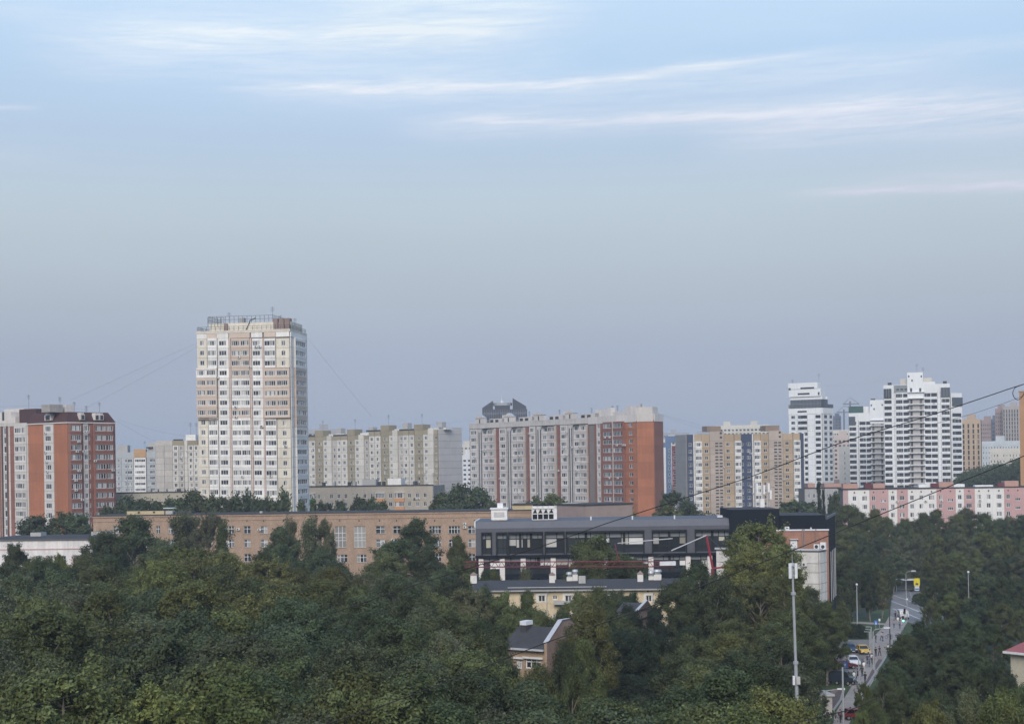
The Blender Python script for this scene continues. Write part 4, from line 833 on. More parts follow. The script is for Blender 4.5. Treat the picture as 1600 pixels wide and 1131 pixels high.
for x in (180,240,300,356.5,385,411,442,530,560,592,618.5,647.5,678,708,740,770,800,830): s = F.s(x); F.block('attic_vent', s-.14, s+.14, -.36, -.31, F.z(x,814.6), F.z(x,811.6), slot)
yb = mat('brick_yellow', (.50,.41,.24), .9, .08)
F.block('roof_light_well', F.s(189), F.s(248), 4, 8, zt_+.08, F.z(215, 799), yb, ROOF); F.block('roof_hut', F.s(248), F.s(290), 5, 8, zt_+.08, zt_+.7, slot)
F.block('roof_vent', F.s(250), F.s(261), 4, 6, zt_+.08, zt_+1.0, conc); b = MB(); s = F.s(255); b.box(s-1.3,s+1.3,3.5,6.5,zt_+1.6,zt_+1.75,wcold); F.put('roof_vent_cap', b.mesh('roof_vent_cap'),0,0,0)
for x in (208,232): s = F.s(x); F.block('roof_opening', s-.3, s+.3, 3.95, 3.99, zt_+.4, zt_+.9, slot)
F.block('roof_vent', F.s(400), F.s(404), 3, 4, zt_+.08, zt_+.6, conc)
F.block('roof_light_well', F.s(797), F.s(832), 5, 12, zt_+.08, F.z(815, 789.5), yb, ROOF)
F.block('roof_edge', F.s(796), F.s(833), 4.7, 12.3, F.z(815,789.5)+.01, F.z(815,789.5)+.25, ROOF)
for x, y in ((369,828),(402,829),(610,845),(722.5,820),(722.5,825)):
    m = bpy.data.objects; F.put('air_conditioner', ac_mesh(), F.s(x), -.32, F.z(x, y))
F.block('downpipe', F.s(252), F.s(253), -.45, -.32, 4, zt_-8, wcold)
# brick wing behind the dark building
root, F = building('brick_wing', 'brown brick block with sloping roof edge rising behind the dark cladded building', 'building', 868, 372, 914, 362)
F.block('brick_wall', 0, F.L, 0, 14, 0, F.z(900, 789.5), mat('brick_brownpink', (.30,.235,.21), .9, .08, .5, .08), ROOF)
F.block('roof_edge', -.2, F.L+.2, -.2, 14.2, F.z(900,789.5)+.01, F.z(900,789.5)+.3, ROOF); F.block('roof_box', 1, 3.2, 1, 4, F.z(900,789.5)+.31, F.z(880, 786), conc)
F.block('brick_wall', -7, -.05, .5, 10, 0, F.z(860, 791), yb, ROOF)

# ---------- X: dark clad building ----------
zx3 = lambda x: 720+x/4.706
clad = mat('cladding_slate', (.085,.09,.108), .45, .07, .3, .06, 2, .04, spec=.45); blk = mat('cladding_black', (.010,.013,.019), .8, .05, spec=.12); wpil = mat('pillar_white', (.70,.66,.62), .8, .05)
root, F = building('dark_clad_building', 'dark slate-clad building with big black-framed windows and white pillars, centre foreground', 'office building', 741.5, 281, 1138, 279)
W = F.L; zt_ = F.z(940, 812.6); zmid = F.z(940, 865.2); zgb = F.z(940, 903); zw0 = F.z(940, 863.6); zw1 = F.z(940, 831.8)
F.block('core_wall', 0, W, .6, 15, 0, zt_-.6, blk, ROOF)
bays = [(752,765,1),(775,789.5,1),(794,845,3),(851,878.5,1),(884,1003,4),(1018.5,1069.5,2),(1085.6,1137,2)]
hol = [(F.s(a), F.s(b), zw0, zw1) for a, b, n in bays]
wall_holes(F, 'clad_wall', 0, W, zmid, zt_-1.2, hol, clad, out=.0, rev=.6)
# chamfered upper strip and roof edge
b = MB(); b.quad([(0,0,zt_-1.2),(W,0,zt_-1.2),(W,.7,zt_),(0,.7,zt_)], clad); b.quad([(0,.7,zt_),(W,.7,zt_),(W,15,zt_+.1),(0,15,zt_+.1)], mat('roof_slate', (.10,.105,.12), .7, .06)); b.quad([(0,0,zt_-1.2),(0,.7,zt_),(0,15,zt_+.1),(0,15,zt_-2)], wcold); F.put('roof', b.mesh('roof'), 0,0,0)
F.block('white_roof_edge', -.25, -.02, .2, 14.8, zt_-1.0, zt_+.12, wcold)
b = MB(); q = 0.25
while q < W:
    if not any(h[0]-.1 < q < h[1]+.1 for h in hol): b.box(q-.03, q+.03, -.06, -.002, zmid+.05, zt_-1.2, clad)
    else: b.box(q-.03, q+.03, -.06, -.002, zw1+.35, zt_-1.2, clad)
    q += .5
tag(F.put('standing_seams', b.mesh('standing_seams'), 0, 0, 0), kind='stuff')
def office_bay(a, b_, n, z0_, z1_, v=.45, var=0):
    h = z1_-z0_; w = b_-a; mb = MB(); rnd = random.Random(int(a*31)+var); fr = mat('frame_black', (.012,.014,.018), .6, spec=.2)
    G_ = [glass('glass_dark', (.018,.022,.028)), glass('glass_deep', (.03,.036,.04)), glass('glass_blind', (.6,.6,.58)), glass('glass_cream', (.42,.41,.34), .35)]
    louv = mat('louvre_grey', (.22,.235,.25), .6)
    zs = [0, h*.30, h*.74, h]
    mb.quad([(0,0,zs[2]),(w,0,zs[2]),(w,0,h),(0,0,h)], louv)
    xs = [0]
    while xs[-1] < w-.6: xs.append(min(w, xs[-1]+rnd.choice([w/n*.62, w/n*.38]) if n > 0 else w))
    xs[-1] = w
    for i in range(len(xs)-1):
        mb.quad([(xs[i],0,0),(xs[i+1],0,0),(xs[i+1],0,zs[1]),(xs[i],0,zs[1])], G_[0])
        if rnd.random() < .5:
            cut = rnd.choice([.25,.5,.0]); zc = zs[1]+(zs[2]-zs[1])*cut; g2 = rnd.choice([2,3])
            if cut: mb.quad([(xs[i],0,zs[1]),(xs[i+1],0,zs[1]),(xs[i+1],0,zc),(xs[i],0,zc)], G_[1])
            mb.quad([(xs[i],0,zc),(xs[i+1],0,zc),(xs[i+1],0,zs[2]),(xs[i],0,zs[2])], G_[g2])
        else: mb.quad([(xs[i],0,zs[1]),(xs[i+1],0,zs[1]),(xs[i+1],0,zs[2]),(xs[i],0,zs[2])], G_[rnd.choice([0,1,1])])
    pane = F.put('window', mb.mesh('window'), a, v, z0_)
    fb = MB()
    for x in xs[1:-1]: fb.box(x-.06, x+.06, -.1, -.01, 0, h, fr)
    for i in range(1, n): fb.box(w*i/n-.22, w*i/n+.22, -.3, -.105, 0, h, fr)
    for z in zs[1:3]: fb.box(0, w, -.09, -.005, z-.07, z+.07, fr)
    if fb.v:
        o = link('window_frame', fb.mesh('window_frame'), pane, (0,0,0))
    return pane
for (a, b_, n), h in zip(bays, hol):
    office_bay(h[0], h[1], n, h[2], h[3])
    fr = MB(); bm = mat('frame_black', (.012,.014,.018), .6, spec=.2)
    fr.box(h[0]-.22, h[0]-.0, -.35, -.07, h[2]-.1, h[3]+.3, bm); fr.box(h[1]+.0, h[1]+.22, -.35, -.07, h[2]-.1, h[3]+.3, bm); fr.box(h[0]-.22, h[1]+.22, -.36, -.065, h[3]+.02, h[3]+.35, bm)
    F.put('window_surround', fr.mesh('window_surround'), 0, 0, 0)
F.block('ledge', -.1, W, -.3, .5, zmid-.5, zmid-.02, blk)
pil = [(745.5,753),(778.4,786.3),(811,819),(858,866),(898,905),(940,948),(981,987.5),(1010.7,1018.6),(1069,1076.6),(1103,1110.5)]
zb2 = F.z(940, 893)
for i, (a, b_) in enumerate(pil): F.block('white_pillar', F.s(a), F.s(b_), -.05, .5, zb2-4.5, zmid-.52, wpil)
for i in range(len(pil)-1):
    a, b_ = F.s(pil[i][1]), F.s(pil[i+1][0]); 
    if b_-a > .6: office_bay(a+.05, b_-.05, max(1, round((b_-a)/2.6)), zb2-.2, zmid-.52, .35, 5); office_bay(a+.05, b_-.05, max(1, round((b_-a)/2.6)), zb2-4.7, zb2-1.2, .35, 9)
F.block('white_spandrel', 0, W, .0, .3, zb2-1.2, zb2-.21, blk)
for i, (a, b_) in enumerate(pil): F.block('white_spandrel', F.s(a)+1.6, F.s(b_)+1.7, -.04, -.005, zb2-2.6, zb2-1.4, wpil)
# roof units are things on their own
def thing_root(name, label, cat, loc, rz=0, group=None):
    o = bpy.data.objects.new(name, None); COL.objects.link(o); o.location = loc; o.rotation_euler = (0,0,rz); tag(o, label, cat, group); return o
acw = mat('unit_white', (.72,.71,.70), .6, .06); acl = mat('unit_louvre', (.45,.44,.43), .6)
def face_box(F, name, a, b_, v0, v1, z0_, z1_, m, root): 
    p = F.pt(a, v0, z0_)-Vector(root.location); mb = MB(); mb.box(0, b_-a, 0, v1-v0, 0, z1_-z0_, m); return link(name, mb.mesh(name), root, p, F.ang)
p = F.pt(F.s(764.5), 1.5, zt_+.1); r = thing_root('ventilation_unit', 'white boxy ventilation unit with smaller box on top, left end of the dark roof', 'ventilation unit', p)
s0, s1 = F.s(765.5), F.s(790.5); z_a = F.z(777, 796); z_b = F.z(777, 786.5)
face_box(F, 'housing', s0, s1, 1.5, 4.5, zt_+.3, z_a, acw, r); face_box(F, 'cap', s0-.2, s1+.2, 1.3, 4.7, z_a+.01, z_a+.25, acw, r); face_box(F, 'upper_box', F.s(775), F.s(784), 2, 3.6, z_a+.26, z_b, acw, r)
face_box(F, 'louvre', s0+.5, s1-.5, 1.44, 1.49, zt_+.8, z_a-.5, acl, r); face_box(F, 'base', s0+.1, s1-.1, 1.6, 4.4, zt_+.11, zt_+.29, conc, r)
p = F.pt(F.s(828), 2.5, zt_+.1); r = thing_root('chiller_unit', 'white rooftop chiller with row of black V-shaped intakes on the dark roof', 'chiller', p)
s0, s1 = F.s(829), F.s(868.5); za_, zb_ = zt_+.12, F.z(848, 791); h = zb_-za_
mb = MB(); n = 4
for i in range(n+1): x = (s1-s0-.6)*i/n; mb.box(x, x+.14, 0, .2, 0, h, acw)
mb.box(0, s1-s0, 0, .25, h-.5, h, acw); mb.box(0, s1-s0, 0, .25, h*.42, h*.48, acw); mb.box(0, s1-s0, 0, .25, 0, .12, acw); mb.box(s1-s0-.45, s1-s0, 0, 3.0, 0, h-.05, acw); mb.box(0,.12,.3,3,0,h-.05,acw)
link('frame', mb.mesh('frame'), r, F.pt(s0, 2.5, za_)-Vector(r.location), F.ang)
mb = MB(); mb.box(.15, s1-s0-.5, .3, 2.9, .13, h-.1, blk); link('coil_body', mb.mesh('coil_body'), r, F.pt(s0, 2.5, za_)-Vector(r.location), F.ang)
for i in range(n):
    w = (s1-s0-.6)/n; x = w*i+.14; mb = MB()
    mb.quad([(x,.26,h*.5),(x+.05,.26,h*.5),(x+w*.5,.26,h-.52),(x,.26,h-.52)], acw); mb.quad([(x+w-.19,.26,h*.5),(x+w-.14,.26,h*.5),(x+w-.14,.26,h-.52),(x+w*.5,.26,h-.52)], acw)
    link('intake', mb.mesh('intake'), r, F.pt(s0, 2.5, za_)-Vector(r.location), F.ang)
for i in range(4):
    mb = MB(); mb.tube([(.6+i*1.05,1.6,h),(.6+i*1.05,1.6,h+.25)], .42, blk, 10); link('fan', mb.mesh('fan'), r, F.pt(s0, 2.5, za_)-Vector(r.location), F.ang)
for x in (922,987,1053): s = F.s(x); F.block('roof_vent', s-.12, s+.12, .8, 1.04, zt_+.02, zt_+.7, wcold)
F.block('roof_box', F.s(1122), F.s(1130), 3, 4.5, zt_+.1, F.z(1126, 806), wcold)
# black upper boxes
Fb = Face(root, F.pt(W+.02, -.6), F.pt(W+.02, -.6)+Vector((9.4,-.1,0))); zbk = Fb.z(1175, 795.5)
Fb.block('black_box_wall', 0, Fb.s(1216.6), 0, 14, 0, zbk, blk, ROOF)
pq = P(1217.3, hz(1217), 284); pr = P(1288, hz(1288), 283.5); Fc = Face(root, (pq.x,pq.y), (pr.x,pr.y)); Dc = 15
Fc.block('black_box_wall', 0, Fc.L, 0, Dc, 0, Fc.z(1250, 804.8), blk, ROOF)
pz_ = P(1304, hz(1304), 306); Fr = Face(root, Fc.pt(Fc.L+.35, -.2), (pz_.x, pz_.y)); Fr.block('side_wall', 0, Fr.L, .1, 2, 0, Fr.z(1291, 812), blk, ROOF)
for t in (.35,.55,.75,.9): Fr.block('light_strip', Fr.L*t, Fr.L*t+.35, -.06, .05, 9, 18.5, mat('strip_light', (.45,.46,.48), .4))
Fr.block('roof_rail', 0, Fr.L, -.1, .1, Fr.z(1291,812)+.01, Fr.z(1291,812)+.5, clad)
# ---------- Y: orange brick block with white panel block ----------
ob = mat('brick_lightorange', (.32,.17,.12), .9, .1, .4, .12, 3, .08)
root, F = building('orange_brick_block', 'orange brick block below the black boxes with vent pipes on its wall', 'building', 1188, 274, 1292.5, 273)
W = F.L; zt_ = F.z(1250, 829); F.block('brick_wall', 0, W, 0, 7, 0, zt_, ob, ROOF); F.block('coping', -.15, W+.1, -.2, .3, zt_+.01, zt_+.25, wcold)
F.block('door', F.s(1233), F.s(1243.5), -.08, -.01, F.z(1238,856), F.z(1238,843.5), wcold); F.block('door_canopy', F.s(1232), F.s(1245), -.5, -.01, F.z(1238,842.5), F.z(1238,841.8), wcold)
for x in (1251,1253.5,1272): F.block('vent_pipe', F.s(x), F.s(x)+.18, -.3, -.1, F.z(x,857), F.z(x,826), rust)
p = F.pt(F.s(1224.5), 1, zt_); r = thing_root('exhaust_hood', 'small white boxy exhaust hood on top of the orange brick wall', 'exhaust hood', p); face_box(F, 'hood', F.s(1225), F.s(1232), .5, 1.5, zt_+.26, F.z(1228,823), acw, r); face_box(F, 'opening', F.s(1226.5), F.s(1230.5), .44, .49, zt_+.4, F.z(1228,824.5), slot, r)
F.block('window', F.s(1265), F.s(1267), .5, .7, zt_+.26, F.z(1266,824), wcold)
wp = mat('panel_offwhite', (.60,.575,.53), .85, .07, .3, .07, 2, .1, rnd=.05)
root, F = building('white_panel_block', 'off-white panel annex in front of the orange brick wall, partly behind trees', 'building', 1117, 270, 1277, 261)
W = F.L; D = F.backcorner(1288.5); D = max(3.5, min(D, 9)) if D > 0 else 6; zt_ = F.z(1240, 859.5); F.block('core_wall', 0, W, .02, D-.02, 0, zt_-.05, SP['core'], ROOF)
z = zt_-.3; hfp = [1.9,1.55,1.9,1.55,1.9,1.6,1.9,1.6,1.9,1.6]; 
for i, h_ in enumerate(hfp):
    for q in range(6):
        F.put('wall_panel', panel_mesh(W/6-.08, h_-.08, .15, [], wp), W*q/6+.04, 0, z-h_+.04)
        
    FE = Face(root, F.pt(W), F.pt(W, D)); FE.put('wall_panel', panel_mesh(D-.3, h_-.08, .15, [(.8,1.9,.3,h_-.5),(2.4,3.4,.3,h_-.5)] if i % 2 == 0 and D > 4.5 else [], wp), .15, 0, z-h_+.04)
    z -= h_
F.block('coping', -.2, W+.2, -.25, .2, zt_-.02, zt_+.3, cop); FE.block('coping', .25, D, -.25, .1, zt_-.02, zt_+.29, cop)
for x in (1265,1275): 
    p = F.pt(F.s(x), 1.5, zt_); r = thing_root('condenser_unit', 'white condenser unit with round fan on the annex roof, ' + ('left of the pair' if x == 1265 else 'right of the pair'), 'air conditioner', p, F.ang, 'condenser units on the annex roof')
    mb = MB(); mb.box(0,.95,0,.5,.1,1.0 if x == 1265 else 1.35,acw); link('housing', mb.mesh('housing'), r); mb = MB(); mb.quad([(.47+.32*math.cos(a*math.pi/6), -.01, .58+.32*math.sin(a*math.pi/6)) for a in range(12)], slot); link('fan', mb.mesh('fan'), r)
F.put('air_conditioner', ac_mesh(), F.s(1252), -.17, F.z(1254, 884))

# ---------- Z: yellow house with dark roof ----------
yel = mat('render_yellow', (.60,.50,.34), .9, .10, .4, .1, 2, .12); dr = mat('roof_darkfelt', (.055,.054,.056), .9, .12, .5, .1, 2); wtrim = mat('trim_white', (.66,.64,.60), .8, .06)
root, F = building('yellow_house_row', 'long pale yellow house with dark roof and white-framed doors in front of the dark building', 'house', 738, 240, 1062, 238.5)
W = F.L; ze = F.z(900, 919.5); 
F.block('core_wall', 0, W, .3, 11, 0, ze-.6, SP['core'], ROOF)
wins = [(753,764,0,2),(779,787,1,1),(838,848.5,0,2),(860,867.8,1,1),(879.5,890,0,2),(905,913,1,1),(940,950,0,2),(975,983,1,1),(1006,1015,0,2),(1024.5,1033.5,1,1)]
hol = []
for r_ in range(3):
    for a, b_, small, n in wins:
        y0_, y1_ = ((930,940) if not small else (930,936.5)); hol.append((F.s(a), F.s(b_), F.z(a,y1_)-r_*2.9, F.z(a,y0_)-r_*2.9))
wall_holes(F, 'wall', 0, W, 0, ze-.02, hol, yel, out=.0, rev=.25)
for h in hol:
    w_ = F.put('window', window_mesh(h[1]-h[0], h[3]-h[2], 2, 'white', random.randrange(4), .0, .09), h[0], .2, h[2])
    if h[3]-h[2] > .8:
        fb = MB(); g = .35; 
        fb.box(h[0]-g,h[0]-.01,-.06,-.002,h[2]-.1,h[3]+g,wtrim); fb.box(h[1]+.01,h[1]+g,-.06,-.002,h[2]-.1,h[3]+g,wtrim); fb.box(h[0]-g,h[1]+g,-.065,-.0025,h[3]+.01,h[3]+g,wtrim); F.put('window_surround', fb.mesh('window_surround'), 0,0,0)
for x in (748,776.5,856,864,909.5,937,1009,1031,1050): s = F.s(x); F.block('attic_vent', s-.13, s+.13, -.05, -.004, F.z(x,924.5), F.z(x,922), slot)
for x in (851,1017): 
    b = MB(); s = F.s(x); b.tube([(s,-.15,2),(s,-.15,ze-1.2),(s+.3,-.5,ze-.3)], .07, conc, 6); F.put('downpipe', b.mesh('downpipe'), 0,0,0)
for r_ in range(1): 
    for a in (868, 886.5): F.block('balcony', F.s(a)-.6, F.s(a)+1.2, -1.0, -.08, F.z(a,943.5), F.z(a,938), conc)
zr_ = ze+1.05
b = MB(); b.quad([(-.5,-.6,ze-.05),(W+.5,-.6,ze-.05),(W+.5,5.5,zr_),(-.5,5.5,zr_)], dr); b.quad([(-.5,5.5,zr_),(W+.5,5.5,zr_),(W+.5,11.6,ze),(-.5,11.6,ze)], dr); b.quad([(-.5,-.6,ze-.05),(-.5,5.5,zr_),(-.5,11.6,ze)], yel); b.quad([(W+.5,-.6,ze-.05),(W+.5,11.6,ze),(W+.5,5.5,zr_)], yel)
F.put('roof', b.mesh('roof'), 0,0,0); F.block('eave', -.5, W+.5, -.7, -.02, ze-.3, ze-.07, mat('eave_grey', (.36,.35,.33)))
F.block('snow_rail', F.s(790), F.s(945), .3, .4, ze+.2, ze+.32, conc)
def roof_kiosk(x, y0_, y1_, w, lab):
    s = F.s(x); zb_ = F.z(x, y1_); zh = F.z(x, y0_); p = F.pt(s, 4, zb_); r = thing_root('chimney_kiosk', lab, 'chimney', p, F.ang, 'chimneys on the yellow house')
    mb = MB(); h = (zh-zb_); mb.box(-w/2,w/2,-w/2,w/2,-.8,h*.5,wtrim); link('stack', mb.mesh('stack'), r)
    mb = MB(); e = w*.62; z_ = h*.52
    for i in range(4):
        c_ = [(-e,-e,z_),(e,-e,z_),(e,e,z_),(-e,e,z_)]; mb.quad([c_[i], c_[(i+1)%4], (0,0,h)], rust if w > .8 else conc)
    mb.quad([(-e,-e,z_),(-e,e,z_),(e,e,z_),(e,-e,z_)], rust); link('cap', mb.mesh('cap'), r)
roof_kiosk(734.5, 896, 906, 1.0, 'white chimney with pointed brown hat at the left end of the yellow house'); roof_kiosk(859, 896, 906, .9, 'chimney with pointed hat above the yellow house, left of the round metal fans'); roof_kiosk(999, 894, 905, .9, 'pointed-hat chimney on the yellow house, left of the right-hand metal fans')
def roof_fan(x, y0_, y1_, w, lab):
    s = F.s(x); zb_ = F.z(x, y1_); zh = F.z(x, y0_); r = thing_root('roof_fan', lab, 'roof fan', F.pt(s, 5, zb_), F.ang, 'metal fans on the yellow house'); h = zh-zb_
    mb = MB(); mb.box(-w/2,w/2,-w/2,w/2,-.8,h*.3,wtrim); link('base', mb.mesh('base'), r)
    mb = MB(); gm = mat('galvanised', (.50,.50,.50), .35, .1, metal=.6); mb.tube([(0,0,h*.3),(0,0,h*.62)], w*.42, gm, 10); mb.tube([(0,0,h*.64),(0,0,h*.7),(0,0,h)], [w*.55,w*.62,w*.5], gm, 12); link('fan_head', mb.mesh('fan_head'), r)
roof_fan(886.5, 897, 908, .9, 'grey metal roof fan on the yellow house, lower left of the middle pair'); roof_fan(895.5, 893, 904.5, .85, 'grey metal roof fan on the yellow house, upper right of the middle pair')
roof_fan(1017, 895, 907, .9, 'grey metal roof fan on the yellow house, left one near its right end'); roof_fan(1027, 893, 904, 1.15, 'largest grey metal roof fan, near the right end of the yellow house')
F.block('roof_hatch', F.s(901), F.s(912), 3, 4.5, ze+.5, F.z(906, 902.5), conc)
# ---------- AA: small gabled house ----------
bb = mat('brick_buff', (.36,.26,.18), .9, .1, .6, .14, 4, .05, bump=.2); bg2 = mat('brick_gable', (.27,.20,.175), .9, .1, .6, .14, 4)
root, F = building('gabled_brick_house', 'brick house with dark roof and stepped gable wall half hidden in the trees', 'house', 788, 171, 852.5, 168)
W = F.L; ze = F.z(825, 1011.5); D = F.backcorner(885.5); D = max(8, min(11, D)); zrg = F.z(869, 979); 
zrg = ze+ (F.z(850, 988)-F.z(850,1011.5))
F.block('core_wall', 0, W-.35, .3, D, 0, ze-.4, SP['core'], ROOF)
hol = [(F.s(816), F.s(840.5), F.z(828,1044), F.z(828,1029)), (F.s(802), F.s(811), F.z(806,1044), F.z(806,1029))]
wall_holes(F, 'brick_wall', 0, W-.36, 0, ze-.05, hol, bb, out=0, rev=.25)
for h in hol: F.put('window', window_mesh(h[1]-h[0], h[3]-h[2], 3, 'white', 1, .3, .12), h[0], .2, h[2]); F.block('window_sill', h[0]-.3, h[1]+.3, -.25, -.01, h[3]+.05, h[3]+.25, wtrim)
s = F.s(829); F.block('attic_vent', s-.16, s+.16, -.04, -.003, F.z(829,1017), F.z(829,1013.5), slot)
b = MB(); yr = D*.42; zrr = ze+2.0
b.quad([(-.5,-.5,ze-.02),(W-.4,-.5,ze-.02),(W-.4,yr,zrr),(-.5,yr,zrr)], dr); b.quad([(-.5,yr,zrr),(W-.4,yr,zrr),(W-.4,D+.4,ze),(-.5,D+.4,ze)], dr); F.put('roof', b.mesh('roof'), 0,0,0); F.block('eave', -.5, W-.4, -.6, -.25, ze-.25, ze-.03, cop)
b = MB(); # gable parapet wall with raised outline
pts = [(-.35,0),(D,0),(D,ze+.6),(yr+1.2,zrr+.9),(yr-.6,zrr+.9),(-.35,ze+.7)]
fr_ = [(W-.33, y, z) for y, z in pts]; bk = [(W+.02, y, z) for y, z in pts]
b.quad(bk, bg2); b.quad(fr_[::-1], bg2)
for i in range(len(pts)): j = (i+1)%len(pts); b.quad([fr_[i],fr_[j],bk[j],bk[i]], bb)
F.put('gable_wall', b.mesh('gable_wall'), 0,0,0)
b = MB()
for i, j in ((5,4),(4,3),(3,2)):
    (ya,za_),(yb_,zb_) = pts[i], pts[j]; b.quad([(W-.45,ya,za_+.04),(W+.15,ya,za_+.04),(W+.15,yb_,zb_+.04),(W-.45,yb_,zb_+.04)], cop); b.quad([(W-.45,ya,za_-.12),(W-.45,yb_,zb_-.12),(W-.45,yb_,zb_+.04),(W-.45,ya,za_+.04)], cop)
F.put('gable_coping', b.mesh('gable_coping'), 0,0,0)
F.block('chimney', F.s(792.5), F.s(801.5), 2.2, 3.4, ze+.5, F.z(797, 979), dr); F.block('chimney_cap', F.s(792), F.s(802), 2.1, 3.5, F.z(797,979)+.01, F.z(797, 972.5), wcold)
# second gable piece nearby
root, F = building('gabled_brick_house', 'small dark roofed house with zinc-edged gable in front of the yellow house, right', 'house', 962, 214, 988, 213)
ze = F.z(970, 956); W = F.L; F.block('wall', 0, W, 0, 6, 0, ze-.02, bg2, dr); b = MB(); b.quad([(-.3,-.3,ze),(W,-.3,ze),(W,3,ze+1.1),(-.3,3,ze+1.1)], dr); b.quad([(-.3,3,ze+1.1),(W,3,ze+1.1),(W,6,ze),(-.3,6,ze)], dr); F.put('roof', b.mesh('roof'),0,0,0)
b = MB(); b.prism([(W+.02,-.3),(W+.3,-.3),(W+.3,6),(W+.02,6)], ze-1, ze+.2, bg2); q = [(W+.01,-.4,ze+.2),(W+.5,-.4,ze+.2),(W+.9,3,ze+1.5),(W+.5,3,ze+1.5)]; b.quad(q, cop); b.quad([q[1],(W+.5,6,ze+.2),q[2]], bg2); F.put('gable_wall', b.mesh('gable_wall'),0,0,0)

# ---------- AB: white low building at left ----------
root, F = building('low_white_building', 'long low white building with pink trim and flat dark roof at the left edge', 'building', -25, 313, 143, 311)
W = F.L; zt_ = F.z(70, 843.5); ww = mat('render_whitepink', (.70,.67,.65), .85, .08, .3, .06, 2, .16); pt_ = mat('trim_pink', (.60,.42,.40), .85)
F.block('core_wall', 0, W, .3, 17, 0, zt_-.6, SP['core'], ROOF)
hol = [(F.s(a), F.s(a+9), F.z(a,884), F.z(a,868)) for a in (-14,9,31,52.5,71.5,92,112,125.5)]
wall_holes(F, 'wall', 0, W, 0, zt_-.02, hol, ww, out=0, rev=.25)
for h in hol: F.put('window', window_mesh(h[1]-h[0], h[3]-h[2], 2, 'white', random.randrange(4), .35, .1), h[0], .2, h[2])
F.block('cornice', 0, W, -.15, -.01, F.z(70,858), F.z(70,856.6), pt_); F.block('cornice', 0, W, -.35, .2, zt_, zt_+.25, mat('eave_dark', (.12,.12,.13))); F.block('roof_slab', -.3, W+.3, .0, 17.5, zt_+.26, zt_+.35, ROOF)
for h in hol: F.block('window_surround', h[0]-.35, h[0]-.02, -.05, -.003, h[2], h[3], pt_)
for a, b_, y in ((15,32,835.5),(113,139,834)): F.block('roof_box', F.s(a), F.s(b_), 10, 13, zt_+.36, F.z(a, y), conc, slot)

# ---------- red-roofed building at the right edge ----------
root, F = building('red_roofed_house', 'cream house with dull red metal roof cut off by the right edge of the photo', 'house', 1574, 205, 1640, 200)
W = F.L; ze = F.z(1590, 1018); F.block('wall', 0, W, 0, 9, 0, ze-.02, mat('render_cream', (.50,.45,.34), .9, .08)); rr = mat('roof_red', (.30,.09,.085), .6, .08)
b = MB(); zr_ = ze+2.2; b.quad([(-.6,-.8,ze),(W,-.8,ze),(W,4.5,zr_),(2.0,4.5,zr_)], rr); b.quad([(-.6,-.8,ze),(2.0,4.5,zr_),(-.6,9.8,ze)], rr); b.quad([(2.0,4.5,zr_),(W,4.5,zr_),(W,9.8,ze),(-.6,9.8,ze)], rr); F.put('roof', b.mesh('roof'),0,0,0); F.block('eave', -.6, W, -.9, -.75, ze-.25, ze+.05, wtrim)
for q in range(14): F.block('roof_seam', q*.7+1.2, q*.7+1.24, -.8, -.7, ze+.0, ze+.1, rr)

# ---------- red crane boom across the dark building ----------
red = mat('crane_red', (.17,.035,.045), .6, .1)
def lattice(p0, p1, w, seg, m, mb):
    p0, p1 = Vector(p0), Vector(p1); d = (p1-p0); L = d.length; n = max(2, int(L/seg)); u = Vector((0,1,0)); up = Vector((0,0,1))
    if abs(d.normalized().z) > .7: up = Vector((1,0,0))
    cs = [(-w/2,-w/2),(-w/2,w/2),(w/2,-w/2),(w/2,w/2)]
    for a, b_ in cs: mb.tube([p0+u*a+up*b_, p1+u*a+up*b_], .06, m, 4)
    for i in range(n):
        q0 = p0+d*i/n; q1 = p0+d*(i+1)/n
        for a in (-w/2, w/2):
            mb.tube([q0+u*a-up*w/2, q0+(q1-q0)*.5+u*a+up*w/2, q1+u*a-up*w/2], .035, m, 4, False)
r = thing_root('mobile_crane', 'dark red lattice crane boom lying level across the front of the dark building', 'crane', P(1113, 886, 252))
rl = Vector(r.location)
mb = MB(); lattice(P(726,881.5,252)-rl, P(1052,881,252)-rl, .85, 1.1, red, mb); link('lattice_boom', mb.mesh('lattice_boom'), r)
mb = MB(); mb.tube([P(1104,838,252)-rl, P(1113.5,887,252)-rl], .2, mat('crane_brightred', (.28,.03,.045), .6), 6); link('mast', mb.mesh('mast'), r)
mb = MB(); mb.tube([P(1113,888,252)-rl, P(1135,885,252)-rl, P(1162,880,252)-rl], .16, mat('crane_brightred', (.28,.03,.045)), 6); link('counter_jib', mb.mesh('counter_jib'), r)
mb = MB(); mb.tube([P(961,849,252)-rl, P(967,879,252)-rl], .10, red, 6); link('strut', mb.mesh('strut'), r)
for a, b_, rad in (((1049,860),(1104,836),.10),((965,848.5),(1051,841),.08),((1104,836),(1128,858),.06),((1003,878),(1049,860),.05),((1128,858),(1150,878),.05)):
    mb = MB(); mb.tube([P(*a,252)-rl, P(*b_,252)-rl], rad, mat('stay_grey', (.5,.5,.52), .5) if rad > .07 else mat('dark_steel', (.06,.06,.065)), 5); link('stay', mb.mesh('stay'), r)
mb = MB(); mb.tube([P(1113.5,888,252)-rl, Vector((P(1113.5,888,252).x-rl.x, 0, .5-rl.z))], .3, red, 6); link('tower', mb.mesh('tower'), r)
mb = MB(); q = P(1042,880,252)-rl; mb.box(q.x-1.2,q.x+1.4,-.6,.6,q.z-.3,q.z+.35,wcold); link('winch_cabin', mb.mesh('winch_cabin'), r)

